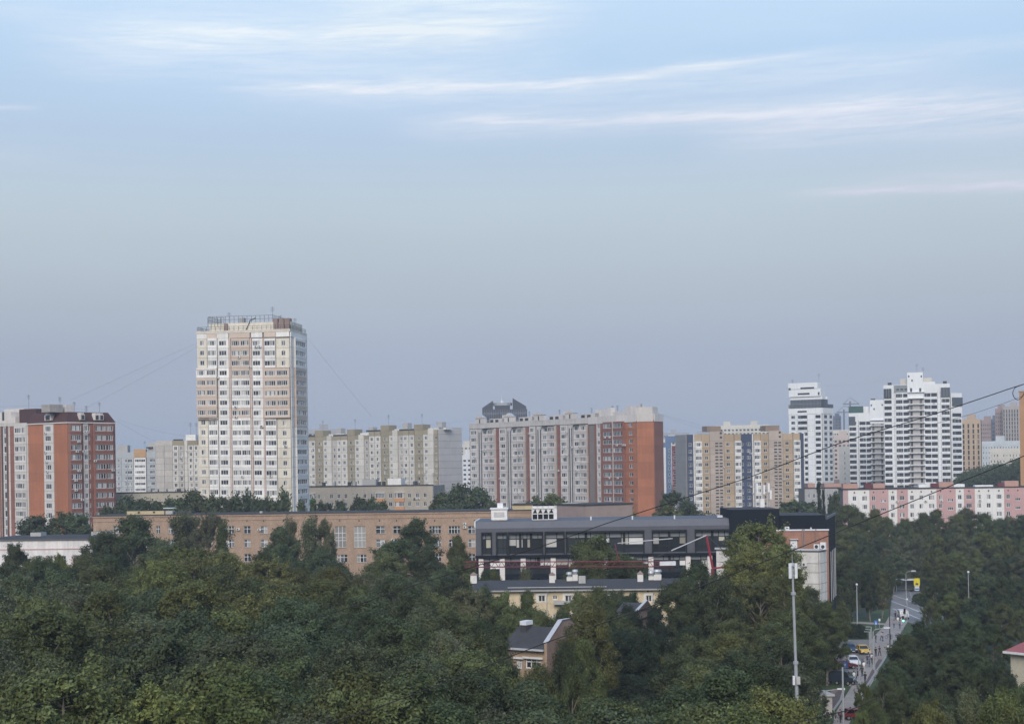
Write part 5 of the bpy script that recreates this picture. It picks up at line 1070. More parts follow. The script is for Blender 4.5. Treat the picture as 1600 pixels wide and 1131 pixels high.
# ---------- cell antennas behind black box ----------
r = thing_root('cell_antenna_cluster', 'cluster of white mobile antennas on masts above the black roof box', 'antenna', P(1192, 796, 290)); rl = Vector(r.location)
for x, y0_, y1_ in ((1181,754,795),(1187,779,793),(1192,756,795),(1199,753,794),(1202,764,793)):
    mb = MB(); p = P(x, y1_, 290)-rl; h = P(x, y0_, 290).z-rl.z; mb.tube([(p.x,0,-1.0),(p.x,0,h)], .08, mat('stay_grey', (.5,.5,.52)), 5); link('mast', mb.mesh('mast'), r)
    mb = MB(); w = .5 if x != 1187 else 1.1; z1_ = h-.2 if x != 1187 else h; mb.box(p.x+.1,p.x+.1+w*.7,-.3,-.1,z1_-1.7,z1_,acw); link('panel_antenna', mb.mesh('panel_antenna'), r)
# ---------- tall cell pole right of centre ----------
stl = mat('pole_grey', (.33,.345,.36), .6, .08)
top = P(1237.5, 866, 140); bx = P(1246, 1131, 140).x
r = thing_root('cell_tower_pole', 'tall thin grey pole with white antenna panels at its top, right of centre', 'antenna mast', (bx+.25, 140, 0)); 
dxp = top.x-(bx+.25); mb = MB(); zt_ = top.z; ptz = lambda z: (dxp*z/zt_, 0, z); mb.tube([ptz(0),ptz(17.5)], [.19,.16], stl, 10); mb.tube([ptz(17.4),ptz(23.8)], [.13,.12], stl, 10); mb.tube([ptz(23.7),ptz(zt_-1.5)], [.1,.09], stl, 8); mb.tube([ptz(zt_-1.6),ptz(zt_)], [.03,.03], stl, 6); link('pole', mb.mesh('pole'), r)
for z in (17.4, 23.7, 12): mb = MB(); mb.tube([ptz(z),ptz(z+.25)], .24, stl, 10); link('collar', mb.mesh('collar'), r)
za_ = P(1237,903,140).z; zb_ = P(1237,879.5,140).z
for x_, y_ in ((-.27,-.18),(.27,-.15),(.0,.3)): mb = MB(); q = ptz(za_); mb.box(q[0]+x_-.13,q[0]+x_+.13,y_-.08,y_+.08,za_,zb_,mat('antenna_panel', (.62,.64,.64), .5)); link('panel_antenna', mb.mesh('panel_antenna'), r)
for z in (za_+.2, zb_-.3): mb = MB(); q = ptz(z); mb.box(q[0]-.35,q[0]+.35,-.1,.1,z,z+.08,stl); link('bracket', mb.mesh('bracket'), r)
z = P(1240,1063,140).z; q = ptz(z); mb = MB(); mb.box(q[0]-.35,q[0]-.18,-.3,.1,z-.35,z+.45,acw); mb.box(q[0]-.05,q[0]+.3,-.35,-.15,z-.3,z+.4,acl); link('equipment_box', mb.mesh('equipment_box'), r)
# far tower cranes
for px, y0_, y1_, lab in ((1308.5, 640, 668, 'distant tower crane beside the slate high-rise between the white towers'), (1318.5, 627, 660, 'faint distant tower crane just left of the lower white tower')):
    r = thing_root('tower_crane', lab, 'crane', (P(px,0,1690).x, 1690, 0)); h = P(px, y0_, 1690).z; m = mat('crane_far', (.15,.15,.17), .7)
    mb = MB(); mb.box(-.8,.8,-.8,.8,0,h,m); link('mast', mb.mesh('mast'), r); mb = MB(); mb.box(-8,26 if px < 1310 else 10,-.5,.5,h-3.5,h-2.4,m); link('jib', mb.mesh('jib'), r); mb = MB(); mb.tube([(-7,0,h-2.3),(0,0,h+4),(22 if px < 1310 else 9,0,h-2.3)], .25, m, 4); link('tie_bar', mb.mesh('tie_bar'), r)
# ================================================================ ground, streets
soil = mat('ground_soil', (.035,.042,.022), .95, .2, .2, .1, 2); lawn = mat('ground_grass', (.05,.075,.028), .95, .2, .3, .2, 5)
asph = mat('asphalt', (.21,.20,.19), .9, .2, .12, .1, 1.5); pave = mat('paving', (.32,.285,.255), .9, .2, .2, .12, 1.5); strip = mat('paving_brown', (.13,.10,.09), .9, .12, .4, .1, 3); pinkpv = mat('paving_pink', (.22,.15,.13), .9, .12, .4, .1, 3)
kerbm = mat('kerb_stone', (.30,.30,.29), .85); wline = mat('road_paint', (.62,.62,.60), .7)
b = MB(); b.box(-9000, 9000, -300, 12000, -1, 0, soil); tag(b.build('ground'), kind='structure')
zs = lambda x, y: (1200+x/3.886, 840+y/3.886)
def sheet(name, pts, z, m):
    bm = bmesh.new(); vs = [bm.verts.new(G(*zs(*p), z)) for p in pts]; f = bm.faces.new(vs)
    if f.normal.z < 0: f.normal_flip()
    bmesh.ops.triangulate(bm, faces=bm.faces[:]); me = bpy.data.meshes.new(name); bm.to_mesh(me); bm.free(); me.materials.append(m); return tag(link(name, me), kind='structure')
def ribbon(name, pts, w, z0_, z1_, m):
    q = [G(*zs(*p), 0) for p in pts]; b = MB()
    for i in range(len(q)-1):
        d = (q[i+1]-q[i]).normalized(); n = Vector((-d.y, d.x, 0))*w/2; z = Vector((0,0,z1_)); zz = Vector((0,0,z0_))
        e = q[i+1]+d*(.0)
        b.quad([q[i]-n+z, q[i]+n+z, e+n+z, e-n+z], m)
        if z1_-z0_ > .02: b.quad([q[i]-n+zz, q[i]-n+z, e-n+z, e-n+zz], m); b.quad([q[i]+n+zz, e+n+zz, e+n+z, q[i]+n+z], m)
    me = b.mesh(name); bm = bmesh.new(); bm.from_mesh(me); bmesh.ops.remove_doubles(bm, verts=bm.verts, dist=.05); bmesh.ops.recalc_face_normals(bm, faces=bm.faces); bm.to_mesh(me); bm.free()
    return tag(link(name, me), kind='structure')
sheet('lawn', [(380,500),(560,470),(1100,300),(1150,620),(900,760),(640,1000),(560,1240),(150,1240),(300,900),(380,700)], .004, lawn)
sheet('road', [(752,345),(800,300),(815,262),(850,262),(862,330),(878,385),(915,415),(1010,450),(1160,480),(1160,560),(900,530),(840,505),(742,470)], .012, asph)
sheet('pavement', [(738,470),(850,505),(815,560),(790,610),(745,690),(700,745),(655,840),(620,900),(560,1000),(490,1131),(470,1240),(330,1240),(365,1131),(410,1060),(470,960),(520,880),(560,800),(590,720),(610,650),(640,600),(700,540)], .016, pave)
sheet('car_park', [(420,650),(470,618),(612,618),(632,632),(600,700),(575,760),(545,815),(400,812),(330,800),(350,720),(400,672)], .020, asph)
sheet('grass_verge', [(398,816),(540,816),(520,862),(492,905),(470,905),(398,860)], .024, lawn)
sheet('brown_paving', [(430,918),(458,925),(440,985),(400,1040),(350,1131),(310,1240),(230,1240),(300,1131),(345,1040),(390,965)], .028, strip)
sheet('pink_paving', [(395,915),(428,920),(385,968),(330,1040),(280,1131),(240,1200),(180,1240),(150,1240),(260,1090),(320,1010)], .028, pinkpv)
sheet('brown_paving', [(672,735),(704,738),(655,812),(620,868),(598,900),(592,878),(625,810)], .028, strip)
sheet('footpath', [(480,515),(735,530),(735,520),(560,508)], .012, pave)
sheet('lay_by', [(862,330),(905,320),(960,345),(958,368),(880,375)], .020, asph)
ribbon('kerb', [(460,925),(442,985),(402,1042),(352,1131),(315,1230)], .35, 0, .14, kerbm)
ribbon('kerb', [(768,628),(740,680),(706,738),(657,814),(622,870),(600,905)], .35, 0, .14, kerbm)
ribbon('kerb', [(540,818),(522,862),(495,905)], .3, 0, .14, kerbm)
ribbon('kerb', [(862,330),(878,385),(915,418),(1010,453)], .35, 0, .14, kerbm)
ribbon('road_marking', [(752,385),(860,425),(985,475)], .3, 0, .018, wline); ribbon('road_marking', [(760,430),(850,462),(920,492)], .3, 0, .018, wline); ribbon('road_marking', [(760,348),(830,372),(905,402)], .22, 0, .018, wline)
for i in range(4):
    ribbon('crossing_stripe', [(800+i*14,468+i*5),(808+i*14,486+i*5)], .5, 0, .024, wline)
for y0_, x0_ in ((618,520),(690,560)): ribbon('parking_line', [(x0_-60,y0_+26),(x0_-20,y0_+2)], .12, 0, .026, wline)
# ---------------------------------------------------------------- cars
rub = mat('tyre_rubber', (.012,.012,.012), .9); rim = mat('wheel_rim', (.35,.35,.36), .35, metal=.7); lampw = mat('headlight_lens', (.7,.7,.7), .2); lampr = mat('taillight_lens', (.3,.02,.02), .3); plate = mat('number_plate', (.6,.6,.6), .5)
cglass = glass('car_glass', (.012,.014,.018), .08, .8)
def car(name, label, x, y, heading, L, Wd, H, col, style='car', roofcol=None):
    r = thing_root(name, label, 'van' if style == 'van' else 'car', (x, y, .03), heading)
    m = mat('paint_'+name+'_%d' % int(abs(x*100)), col, .35, .03, spec=.6)
    # length along x (front = +x)
    if style == 'van': prof = [(-.5,.28),(-.5,.93),(-.47,1.0),(.22,1.0),(.30,.94),(.36,.60),(.49,.52),(.5,.28)]
    elif style == 'suv': prof = [(-.5,.30),(-.5,.60),(-.44,.66),(.16,.68),(.42,.62),(.5,.50),(.5,.28)]
    else: prof = [(-.5,.30),(-.5,.60),(-.40,.66),(.18,.66),(.44,.56),(.5,.46),(.5,.26)]
    z0_ = .18
    b = MB(); n = len(prof)
    def ring(w, sc): return [(px_*L*sc, w, max(.22, pz*H)) for px_, pz in prof]
    sec = [ring(-Wd/2+.12, .985), ring(-Wd/2, 1.0), ring(Wd/2, 1.0), ring(Wd/2-.12, .985)]
    sec[0] = [(a, -Wd/2+.1, z*1.02 if z > .5*H else z) for a, _, z in sec[0]]; sec[3] = [(a, Wd/2-.1, z) for a, _, z in sec[0]]
    for i in range(3):
        for j in range(n-1): b.quad([sec[i][j], sec[i][j+1], sec[i+1][j+1], sec[i+1][j]], m)
    b.quad(sec[0][::-1], m); b.quad(sec[3], m)
    me = b.mesh('body'); bm = bmesh.new(); bm.from_mesh(me); bmesh.ops.remove_doubles(bm, verts=bm.verts, dist=.002); bmesh.ops.recalc_face_normals(bm, faces=bm.faces); bm.to_mesh(me); bm.free(); link('body', me, r)
    if style != 'van':
        a0, a1, b0, b1 = (-.47,.20,-.40,.06) if style == 'suv' else (-.42,.22,-.27,.06); zb_, zt2_ = .64*H, .97*H; w0, w1 = Wd/2-.06, Wd/2-.22
        b = MB(); lo = [(a0*L,-w0,zb_),(a1*L,-w0,zb_),(a1*L,w0,zb_),(a0*L,w0,zb_)]; hi = [(b0*L,-w1,zt2_),(b1*L,-w1,zt2_),(b1*L,w1,zt2_),(b0*L,w1,zt2_)]
        for i in range(4): j = (i+1)%4; b.quad([lo[i],lo[j],hi[j],hi[i]], cglass)
        link('windows', b.mesh('windows'), r)
        b = MB(); b.box(b0*L-.04, b1*L+.04, -w1-.02, w1+.02, zt2_-.02, H, m); 
        for sx, sl in ((a0,b0),(a1,b1)):
            for sg in (-1,1): b.tube([(sx*L,sg*(w0+.01),zb_),(sl*L,sg*(w1+.01),zt2_)], .05, m, 4)
        for sg in (-1,1): b.tube([((a0+a1)/2*L,sg*(w0+.01),zb_),((b0+b1)/2*L,sg*(w1+.01),zt2_)], .04, m, 4)
        link('roof', b.mesh('roof'), r)
    else:
        b = MB(); b.quad([(.305*L,-Wd/2+.15,.92*H),(.365*L,-Wd/2+.12,.61*H),(.365*L,Wd/2-.12,.61*H),(.305*L,Wd/2-.15,.92*H)], cglass)
        for sg in (-1,1): b.quad([(.12*L,sg*(Wd/2+.01),.62*H),(.33*L,sg*(Wd/2+.01),.62*H),(.28*L,sg*(Wd/2+.01),.9*H),(.12*L,sg*(Wd/2+.01),.9*H)], cglass)
        link('windows', b.mesh('windows'), r)
    for fx in (-.31,.32):
        for sg in (-1,1):
            b = MB(); b.tube([(0,-.12,0),(0,.12,0)], .33, rub, 12); w = link('wheel', b.mesh('wheel'), r, (fx*L, sg*(Wd/2-.08), .33)); b = MB(); b.tube([(0,sg*.10,0),(0,sg*.13,0)], .2, rim, 8); link('rim', b.mesh('rim'), w)
    hz_ = .50*H if style != 'van' else .45*H
    for sg in (-1,1):
        b = MB(); b.box(.485*L,.505*L,sg*(Wd/2-.35)-.2,sg*(Wd/2-.35)+.2,hz_-.12,hz_+.04,lampw); link('headlight', b.mesh('headlight'), r)
        b = MB(); b.box(-.505*L,-.488*L,sg*(Wd/2-.25)-.15,sg*(Wd/2-.25)+.15,.5*H,.58*H,lampr); link('taillight', b.mesh('taillight'), r)
    b = MB(); b.box(.498*L,.508*L,-.55,.55,.30,.48,mat('grille_black',(.02,.02,.02),.5)); link('grille', b.mesh('grille'), r); b = MB(); b.box(.509*L,.513*L,-.26,.26,.34,.45,plate); link('number_plate', b.mesh('number_plate'), r)
    return r
H90 = R(-90)
def carz(name, label, x, y, hd, *a, **k): g = G(*zs(x, y)); return car(name, label, g.x, g.y+1.2, hd, *a, **k)
carz('yellow_car', 'yellow car facing the camera in the small car park by the path', 585, 706, R(-88), 4.4, 1.85, 1.5, (.62,.40,.03))
carz('blue_car', 'dark blue car parked left of the yellow one', 506, 698, R(-84), 4.3, 1.8, 1.5, (.03,.06,.11))
carz('white_car', 'white car facing the camera below the yellow one', 525, 779, R(-92), 4.5, 1.85, 1.6, (.7,.7,.7), 'suv')
carz('red_car', 'dark red car standing sideways behind the grass verge', 467, 800, R(6), 4.6, 1.8, 1.45, (.11,.012,.02))
carz('grey_car', 'grey car with pale bonnet half hidden by trees at the left of the car park', 380, 752, R(-110), 4.4, 1.8, 1.5, (.25,.26,.27))
carz('white_car', 'white car beyond the grey one under the trees', 404, 735, R(-105), 4.3, 1.8, 1.5, (.6,.6,.6))
carz('black_car', 'black car in the lower left corner of the car park', 362, 785, R(-100), 4.5, 1.8, 1.5, (.03,.035,.04), 'suv')
carz('dark_van', 'dark blue van parked below the grass verge behind the street pole', 440, 896, R(-20), 4.9, 1.95, 2.2, (.012,.02,.035), 'van')
carz('white_van', 'white van waiting by the crossing at the traffic lights', 828, 493, R(-95), 4.8, 1.9, 1.9, (.66,.66,.66), 'van')
carz('red_car', 'red car half hidden by leaves at the bottom of the path', 545, 1108, R(10), 4.5, 1.8, 1.45, (.16,.015,.02))
carz('black_car', 'black car beside the white one, partly behind pedestrians', 478, 895, R(-15), 4.0, 1.8, 1.4, (.05,.055,.06))
# ---------------------------------------------------------------- people
skinm = mat('skin', (.36,.22,.15), .7); hairm = mat('hair_dark', (.03,.02,.015), .8); shoe = mat('shoe_dark', (.03,.03,.03), .8)
shirt = mat('clothing_top', (1,1,1), .85, .05, objcol=True); trs = [mat('trousers_dark', (.02,.022,.03), .9), mat('trousers_denim', (.06,.09,.15), .9), mat('trousers_light', (.45,.42,.38), .9)]
def person_mesh(pose):
    J = {'pel': (0,0,.95), 'bel': (0,0,1.1), 'ch': (0,-.01,1.32), 'nk': (0,-.01,1.48), 'hd0': (0,-.02,1.56), 'hd': (0,-.02,1.68)}
    st = .26 if pose in (0,1) else .05; sg = 1 if pose == 0 else -1
    for s_, n in ((-1,'l'),(1,'r')):
        f = st*sg*s_; J['hip'+n] = (s_*.09,0,.88); J['kn'+n] = (s_*.10,-f*.5-.02,.48); J['an'+n] = (s_*.10,-f+(.05 if f < 0 else 0),.09); J['to'+n] = (s_*.11,-f-.13,.04)
        J['sh'+n] = (s_*.18,-.01,1.40); J['el'+n] = (s_*.24,f*.5+.02,1.14); J['wr'+n] = (s_*.23,f*.9-.06,.92 if pose != 2 else 1.12); J['ha'+n] = (s_*.22,f-.10,.84 if pose != 2 else 1.16)
    if pose == 2: J['wrl'] = (-.12,-.25,1.12); J['hal'] = (-.05,-.30,1.16)
    names = list(J); E = [('pel','bel'),('bel','ch'),('ch','nk'),('nk','hd0'),('hd0','hd')]
    for n in 'lr': E += [('pel','hip'+n),('hip'+n,'kn'+n),('kn'+n,'an'+n),('an'+n,'to'+n),('ch','sh'+n),('sh'+n,'el'+n),('el'+n,'wr'+n),('wr'+n,'ha'+n)]
    rad = {'pel':(.15,.11),'bel':(.14,.1),'ch':(.17,.11),'nk':(.06,.06),'hd0':(.075,.085),'hd':(.085,.1)}
    for n in 'lr': rad.update({'hip'+n:(.10,.10),'kn'+n:(.065,.065),'an'+n:(.045,.05),'to'+n:(.045,.035),'sh'+n:(.06,.06),'el'+n:(.045,.045),'wr'+n:(.032,.032),'ha'+n:(.035,.025)})
    me = bpy.data.meshes.new('person_body'); me.from_pydata([J[n] for n in names], [(names.index(a), names.index(b_)) for a, b_ in E], [])
    o = bpy.data.objects.new('tmp', me); COL.objects.link(o); md = o.modifiers.new('s', 'SKIN'); sv = me.skin_vertices[0].data
    for i, n in enumerate(names): sv[i].radius = rad[n]; sv[i].use_root = (n == 'pel')
    s2 = o.modifiers.new('u', 'SUBSURF'); s2.levels = 1; s2.render_levels = 1
    dg = bpy.context.evaluated_depsgraph_get(); ev = o.evaluated_get(dg); out = bpy.data.meshes.new_from_object(ev); bpy.data.objects.remove(o); bpy.data.meshes.remove(me)
    return out
PB = []
for pose in range(3):
    base = person_mesh(pose)
    for t in trs:
        me = base.copy(); me.materials.clear()
        for m in (skinm, shirt, t, shoe): me.materials.append(m)
        for p_ in me.polygons:
            c_ = p_.center; p_.material_index = 0 if c_.z > 1.47 else (3 if c_.z < .1 else (1 if (c_.z > .98 and not (abs(c_.x) > .19 and c_.z < 1.12)) else (2 if abs(c_.x) < .19 else 0))); p_.use_smooth = True
        PB.append(me)
hb = bmesh.new(); bmesh.ops.create_icosphere(hb, subdivisions=2, radius=.115); hm = bpy.data.meshes.new('hair')
for v_ in hb.verts:
    if v_.co.z < -.02 and v_.co.y < 0: v_.co.y = max(v_.co.y, -.02)
hb.to_mesh(hm); hb.free(); hm.materials.append(hairm)
PPL = [(487,722,2,(.04,.05,.06),'person in dark clothes walking near the blue car',30,0),(632,762,0,(.6,.6,.6),'person in white top and dark trousers walking below the yellow car',170,0),(615,782,1,(.1,.12,.2),'person in navy top right of the white car',10,1),
 (655,720,2,(.02,.02,.03),'person all in black standing right of the yellow car',0,0),(678,718,0,(.05,.04,.05),'slim person in black at the right edge of the path',20,0),(590,882,2,(.015,.015,.02),'lone person in black at the middle of the lower path',180,0),
 (765,548,1,(.25,.25,.3),'person in grey top walking toward the crossing',180,1),(690,622,0,(.45,.42,.4),'person in pale grey top by the row of hoops',30,0),(697,628,1,(.3,.3,.32),'person beside the pale one near the hoops',200,1),
 (774,497,2,(.03,.03,.04),'dark-clothed person waiting by the crossing',0,0),(790,528,0,(.7,.7,.7),'person in white walking below the crossing',180,2),(813,532,1,(.65,.6,.6),'person in white right below the traffic light',170,2),
 (363,1126,0,(.02,.02,.02),'dark-haired person in black top and white trousers at the bottom of the path',180,2),(394,1124,1,(.015,.015,.02),'person in black t-shirt at the bottom of the path, right of two',0,1),
 (618,735,2,(.6,.58,.55),'person in pale top close to the yellow car bumper',90,1),(583,812,0,(.75,.75,.75),'person in all white walking up the path',180,2),(545,862,1,(.05,.05,.06),'person half behind the kerb at the lower car park corner',90,0),
 (522,872,2,(.7,.7,.68),'person in white near the dark van',200,2),(730,702,0,(.68,.66,.64),'person in white on the grass side of the path',30,0),(603,765,1,(.04,.05,.08),'person in dark blue next to the white car',200,0),
 (655,636,2,(.03,.03,.04),'crouching-looking dark figure by the hoop stands',60,0),(572,842,1,(.03,.04,.05),'dark figure on the left edge of the lower path',180,0),(800,552,2,(.2,.22,.3),'person in blue-grey behind the white pair at the crossing',0,1),
 (640,770,1,(.3,.25,.22),'person in brown top following the white-shirted walker',160,0),(440,1122,2,(.1,.1,.12),'dark-clothed person near the bottom street pole',40,0),(560,1112,0,(.6,.5,.5),'person in pale pink top beside the red car at the bottom',10,2),(500,1105,1,(.4,.03,.04),'person in red top left of the red car at the bottom',200,0),(590,1100,2,(.7,.7,.7),'person in white under the leaves at the bottom of the path',100,2)]
for i, (x, y, pose, col, lab, rot, tr) in enumerate(PPL):
    g = G(*zs(x, y)); o = link('person', PB[pose*3+tr]); o.location = (g.x, g.y, .03); o.rotation_euler = (0,0,R(rot)); s_ = random.uniform(.96,1.08); o.scale = (s_,s_,s_); o.color = (*col,1); tag(o, lab, 'person', 'people on the footpath')
    h = link('hair', hm, o, (0,.012,1.70))
# scooters / bikes group
def bicycle(x, y, rot, lab):
    g = G(*zs(x, y)); r = thing_root('bicycle', lab, 'bicycle', (g.x, g.y, .03), R(rot), 'bicycles by the path'); m = mat('bike_frame', (.05,.06,.1), .4)
    for wx in (-.52,.52): b = MB(); b.tube([(wx+.33*math.cos(a*math.pi/6), 0, .34+.33*math.sin(a*math.pi/6)) for a in range(13)], .03, rub, 4, False); link('wheel', b.mesh('wheel'), r)
    b = MB(); b.tube([(-.52,0,.34),(-.15,0,.8),(.38,0,.78),(.52,0,.34)], .025, m, 4); b.tube([(-.15,0,.8),(0,0,.34),(.38,0,.78)], .025, m, 4); b.tube([(-.52,0,.34),(0,0,.34)], .02, m, 4); link('frame', b.mesh('frame'), r)
    b = MB(); b.tube([(.36,-.28,1.0),(.38,0,.95),(.36,.28,1.0)], .02, m, 4); b.tube([(.38,0,.78),(.38,0,.95)], .02, m, 4); link('handlebar', b.mesh('handlebar'), r); b = MB(); b.box(-.3,-.05,-.08,.08,.86,.93,rub); link('saddle', b.mesh('saddle'), r)
for x, y, rt, lab in ((735,612,10,'bicycle leaning by the pole where the path narrows'),(745,618,70,'second bicycle, tucked behind the one at the pole'),(572,770,80,'dark bicycle beside the white car, upper of the row'),(575,790,75,'dark bicycle beside the red car, middle of the row'),(568,812,80,'dark bicycle at the car park kerb, lowest of the row')): bicycle(x, y, rt, lab)
# ---------------------------------------------------------------- lamps, posts, signs
lampm = mat('lamp_head', (.75,.76,.76), .4)
def post(name, label, cat, x, ybase, ytop, rad, head=None, group=None, arm=0, m=stl):
    g = G(*zs(x, ybase)); px, py = zs(x, ytop); h = P(px, py, g.y).z; r = thing_root(name, label, cat, (g.x, g.y, 0), 0, group)
    b = MB()
    if arm: b.tube([(0,0,0),(0,0,h*.93),(arm*.15,0,h*.985),(arm*.45,0,h),(arm,0,h+.12)], [rad,rad*.8,rad*.7,rad*.6,rad*.5], m, 7)
    else: b.tube([(0,0,0),(0,0,h)], [rad,rad*.7], m, 8)
    link('pole', b.mesh('pole'), r)
    if head == 'street': b = MB(); b.box(arm-.15 if arm > 0 else arm-.9, arm+.9 if arm > 0 else arm+.15, -.16, .16, h+.08, h+.26, lampm); link('lamp_head', b.mesh('lamp_head'), r)
    if head == 'globe':
        bm = bmesh.new(); bmesh.ops.create_icosphere(bm, subdivisions=2, radius=.24); me = bpy.data.meshes.new('lamp_globe'); bm.to_mesh(me); bm.free(); me.materials.append(lampm); link('lamp_globe', me, r, (0,0,h+.25))
    return r, h
lg = 'street lamps along the footpath'
post('street_lamp', 'tall curved street lamp behind the bus shelter', 'street lamp', 840, 400, 205, .10, 'street', lg, 1.5)
post('street_lamp', 'tall straight pole lamp with round head above the hedge', 'street lamp', 543, 576, 290, .14, 'globe', lg)
post('street_lamp', 'street lamp with arm reaching right at the middle of the path', 'street lamp', 641, 800, 553, .11, 'street', lg, 2.0)
post('street_lamp', 'curved street lamp with bright head above the brown paving', 'street lamp', 341, 1115, 925, .11, 'street', lg, 2.0)
post('street_lamp', 'street lamp with low arm at the very bottom left of the path', 'street lamp', 190, 1230, 1105, .12, 'street', lg, 2.6)
post('street_lamp', 'slim globe lamp near the crossing', 'street lamp', 846, 500, 380, .08, 'globe', lg)
post('street_pole', 'slender grey pole at the bottom of the path in front of the dark van', 'pole', 459, 1190, 785, .16, None, lg)
post('street_pole', 'dark pole at the right side of the path by the bicycles', 'pole', 741, 665, 365, .12, None, lg, 0, mat('dark_steel', (.06,.06,.065)))
post('street_pole', 'grey pole on the grass edge right of the lower path', 'pole', 650, 866, 740, .10, None, lg)
post('street_pole', 'pale pole beside the red car and bicycles', 'pole', 553, 870, 740, .11, None, lg)
post('street_pole', 'short pale pole at the left end of the hedge', 'pole', 466, 575, 510, .1, None, lg)
r, h = post('street_lamp', 'lamp standing among the trees right of the road', 'street lamp', 1222, 600, 215, .10, 'globe', lg)
def hoop(x, yb, yt, lab):
    g = G(*zs(x, yb)); h = P(*zs(x, yt), g.y).z; r = thing_root('hoop_stand', lab, 'stand', (g.x, g.y, 0), 0, 'grey hoop stands'); b = MB(); b.tube([(0,0,0),(0,0,h),(-1.0,0,h+.05)], .09, stl, 6); link('frame', b.mesh('frame'), r)
for i, (x, yb, yt) in enumerate(((628,640,540),(622,650,555),(616,660,570))): hoop(x, yb, yt, ('rearmost of', 'middle one of', 'front one of')[i]+' three bent grey stands beside the hedge')
signb = mat('sign_blue', (.02,.12,.42), .5); signw = mat('sign_white', (.75,.75,.75), .5); signg = mat('sign_greyblue', (.16,.22,.30), .6)
def sign(x, yb, yt, w, h, m, lab, kind):
    g = G(*zs(x, yb)); zt = P(*zs(x, yt), g.y).z; r = thing_root('road_sign', lab, 'road sign', (g.x, g.y, 0), 0, 'road signs'); b = MB(); b.tube([(0,0,0),(0,0,zt)], .045, stl, 6); link('post', b.mesh('post'), r)
    b = MB(); b.box(-w/2,w/2,-.09,-.055,zt-h,zt,m); s_ = link('sign_plate', b.mesh('sign_plate'), r)
    b = MB(); y = -.094
    if kind == 'arrow': b.quad([(-.12*w,y,zt-h*.85),(.02*w,y,zt-h*.85),(.02*w,y,zt-h*.45),(-.12*w,y,zt-h*.45)], signw); b.quad([(-.28*w,y,zt-h*.45),(.18*w,y,zt-h*.45),(-.05*w,y,zt-h*.15)], signw)
    if kind == 'walk': b.quad([(-.3*w,y,zt-h*.85),(.3*w,y,zt-h*.85),(0,y,zt-h*.15)], signw); 
    if kind == 'walk': b.quad([(-.07*w,y-.004,zt-h*.75),(.07*w,y-.004,zt-h*.75),(.07*w,y-.004,zt-h*.4),(-.07*w,y-.004,zt-h*.4)], slot)
    if b.v: link('symbol', b.mesh('symbol'), s_)
sign(469, 865, 755, .75, .9, signb, 'blue square sign with white symbol over the grass verge', 'arrow'); sign(655, 560, 500, .85, .95, signb, 'blue pedestrian crossing sign behind the hedge', 'walk'); sign(963, 350, 298, 1.6, .85, signg, 'grey-blue road sign right of the bus shelter', '')
sign(677, 545, 490, .4, .5, signw, 'small white sign plate beside the pedestrian sign', '')
def light(x, yb, yt, col, on, lab):
    g = G(*zs(x, yb)); zt = P(*zs(x, yt), g.y).z; r = thing_root('traffic_light', lab, 'traffic light', (g.x, g.y, 0), 0, 'traffic lights'); b = MB(); b.tube([(0,0,0),(0,0,zt)], .06, stl, 6); link('post', b.mesh('post'), r)
    b = MB(); b.box(-.2,.2,-.2,.12,zt-.9,zt+.3,blk); link('housing', b.mesh('housing'), r)
    for i, c_ in enumerate(((.9,.03,.06),(.8,.4,.02),(.02,.8,.45))):
        m = mat('signal_off_%d' % i, tuple(v*.06 for v in c_), .4)
        if i == on:
            m = bpy.data.materials.new('signal_lit'); m.use_nodes = True; q = m.node_tree.nodes['Principled BSDF']; q.inputs['Emission Color'].default_value = (*c_,1); q.inputs['Emission Strength'].default_value = 6
        b = MB(); rr_ = .17 if i != on else .2; b.quad([(rr_*math.cos(a*math.pi/6), -.23, zt+.1-i*.4+rr_*math.sin(a*math.pi/6)) for a in range(12)], m); link('signal_lens', b.mesh('signal_lens'), r)
light(699, 470, 398, None, 0, 'traffic light showing red under the trees left of the road'); light(820, 560, 482, None, 2, 'traffic light glowing green at the crossing')
light(830, 505, 437, None, -1, 'pale-backed traffic light standing right in the crossing')
# bus shelter
g = G(*zs(850, 325)); r = thing_root('bus_shelter', 'open bus shelter with white roof and yellow sign panel at the far bend', 'bus shelter', (g.x, g.y, 0), 0)
b = MB(); b.box(-3.1,2.3,-1.0,1.2,3.0,3.35,mat('shelter_roof', (.6,.6,.6), .6)); link('roof', b.mesh('roof'), r)
for x in (-2.9,-.5,1.9): b = MB(); b.box(x,x+.12,1.0,1.12,0,3,stl); link('post', b.mesh('post'), r)
b = MB(); b.box(-2.7,1.8,1.14,1.17,.3,2.9,glass('shelter_glass', (.05,.06,.06), .1)); link('back_panel', b.mesh('back_panel'), r); b = MB(); b.box(-2.4,1.2,.5,.95,.45,.52,rust); link('bench', b.mesh('bench'), r)
b = MB(); b.box(1.3,2.9,-1.3,-1.1,1.6,3.6,mat('sign_yellow', (.75,.62,.03), .5)); e = link('sign_panel', b.mesh('sign_panel'), r); b = MB(); b.box(1.5,2.7,-1.34,-1.305,.3,1.55,signw); link('timetable', b.mesh('timetable'), r); b = MB(); b.box(1.75,2.45,-1.345,-1.306,1.9,2.3,slot); b.box(1.6,2.6,-1.38,-1.345,.6,.9,signb); link('sign_symbol', b.mesh('sign_symbol'), e)
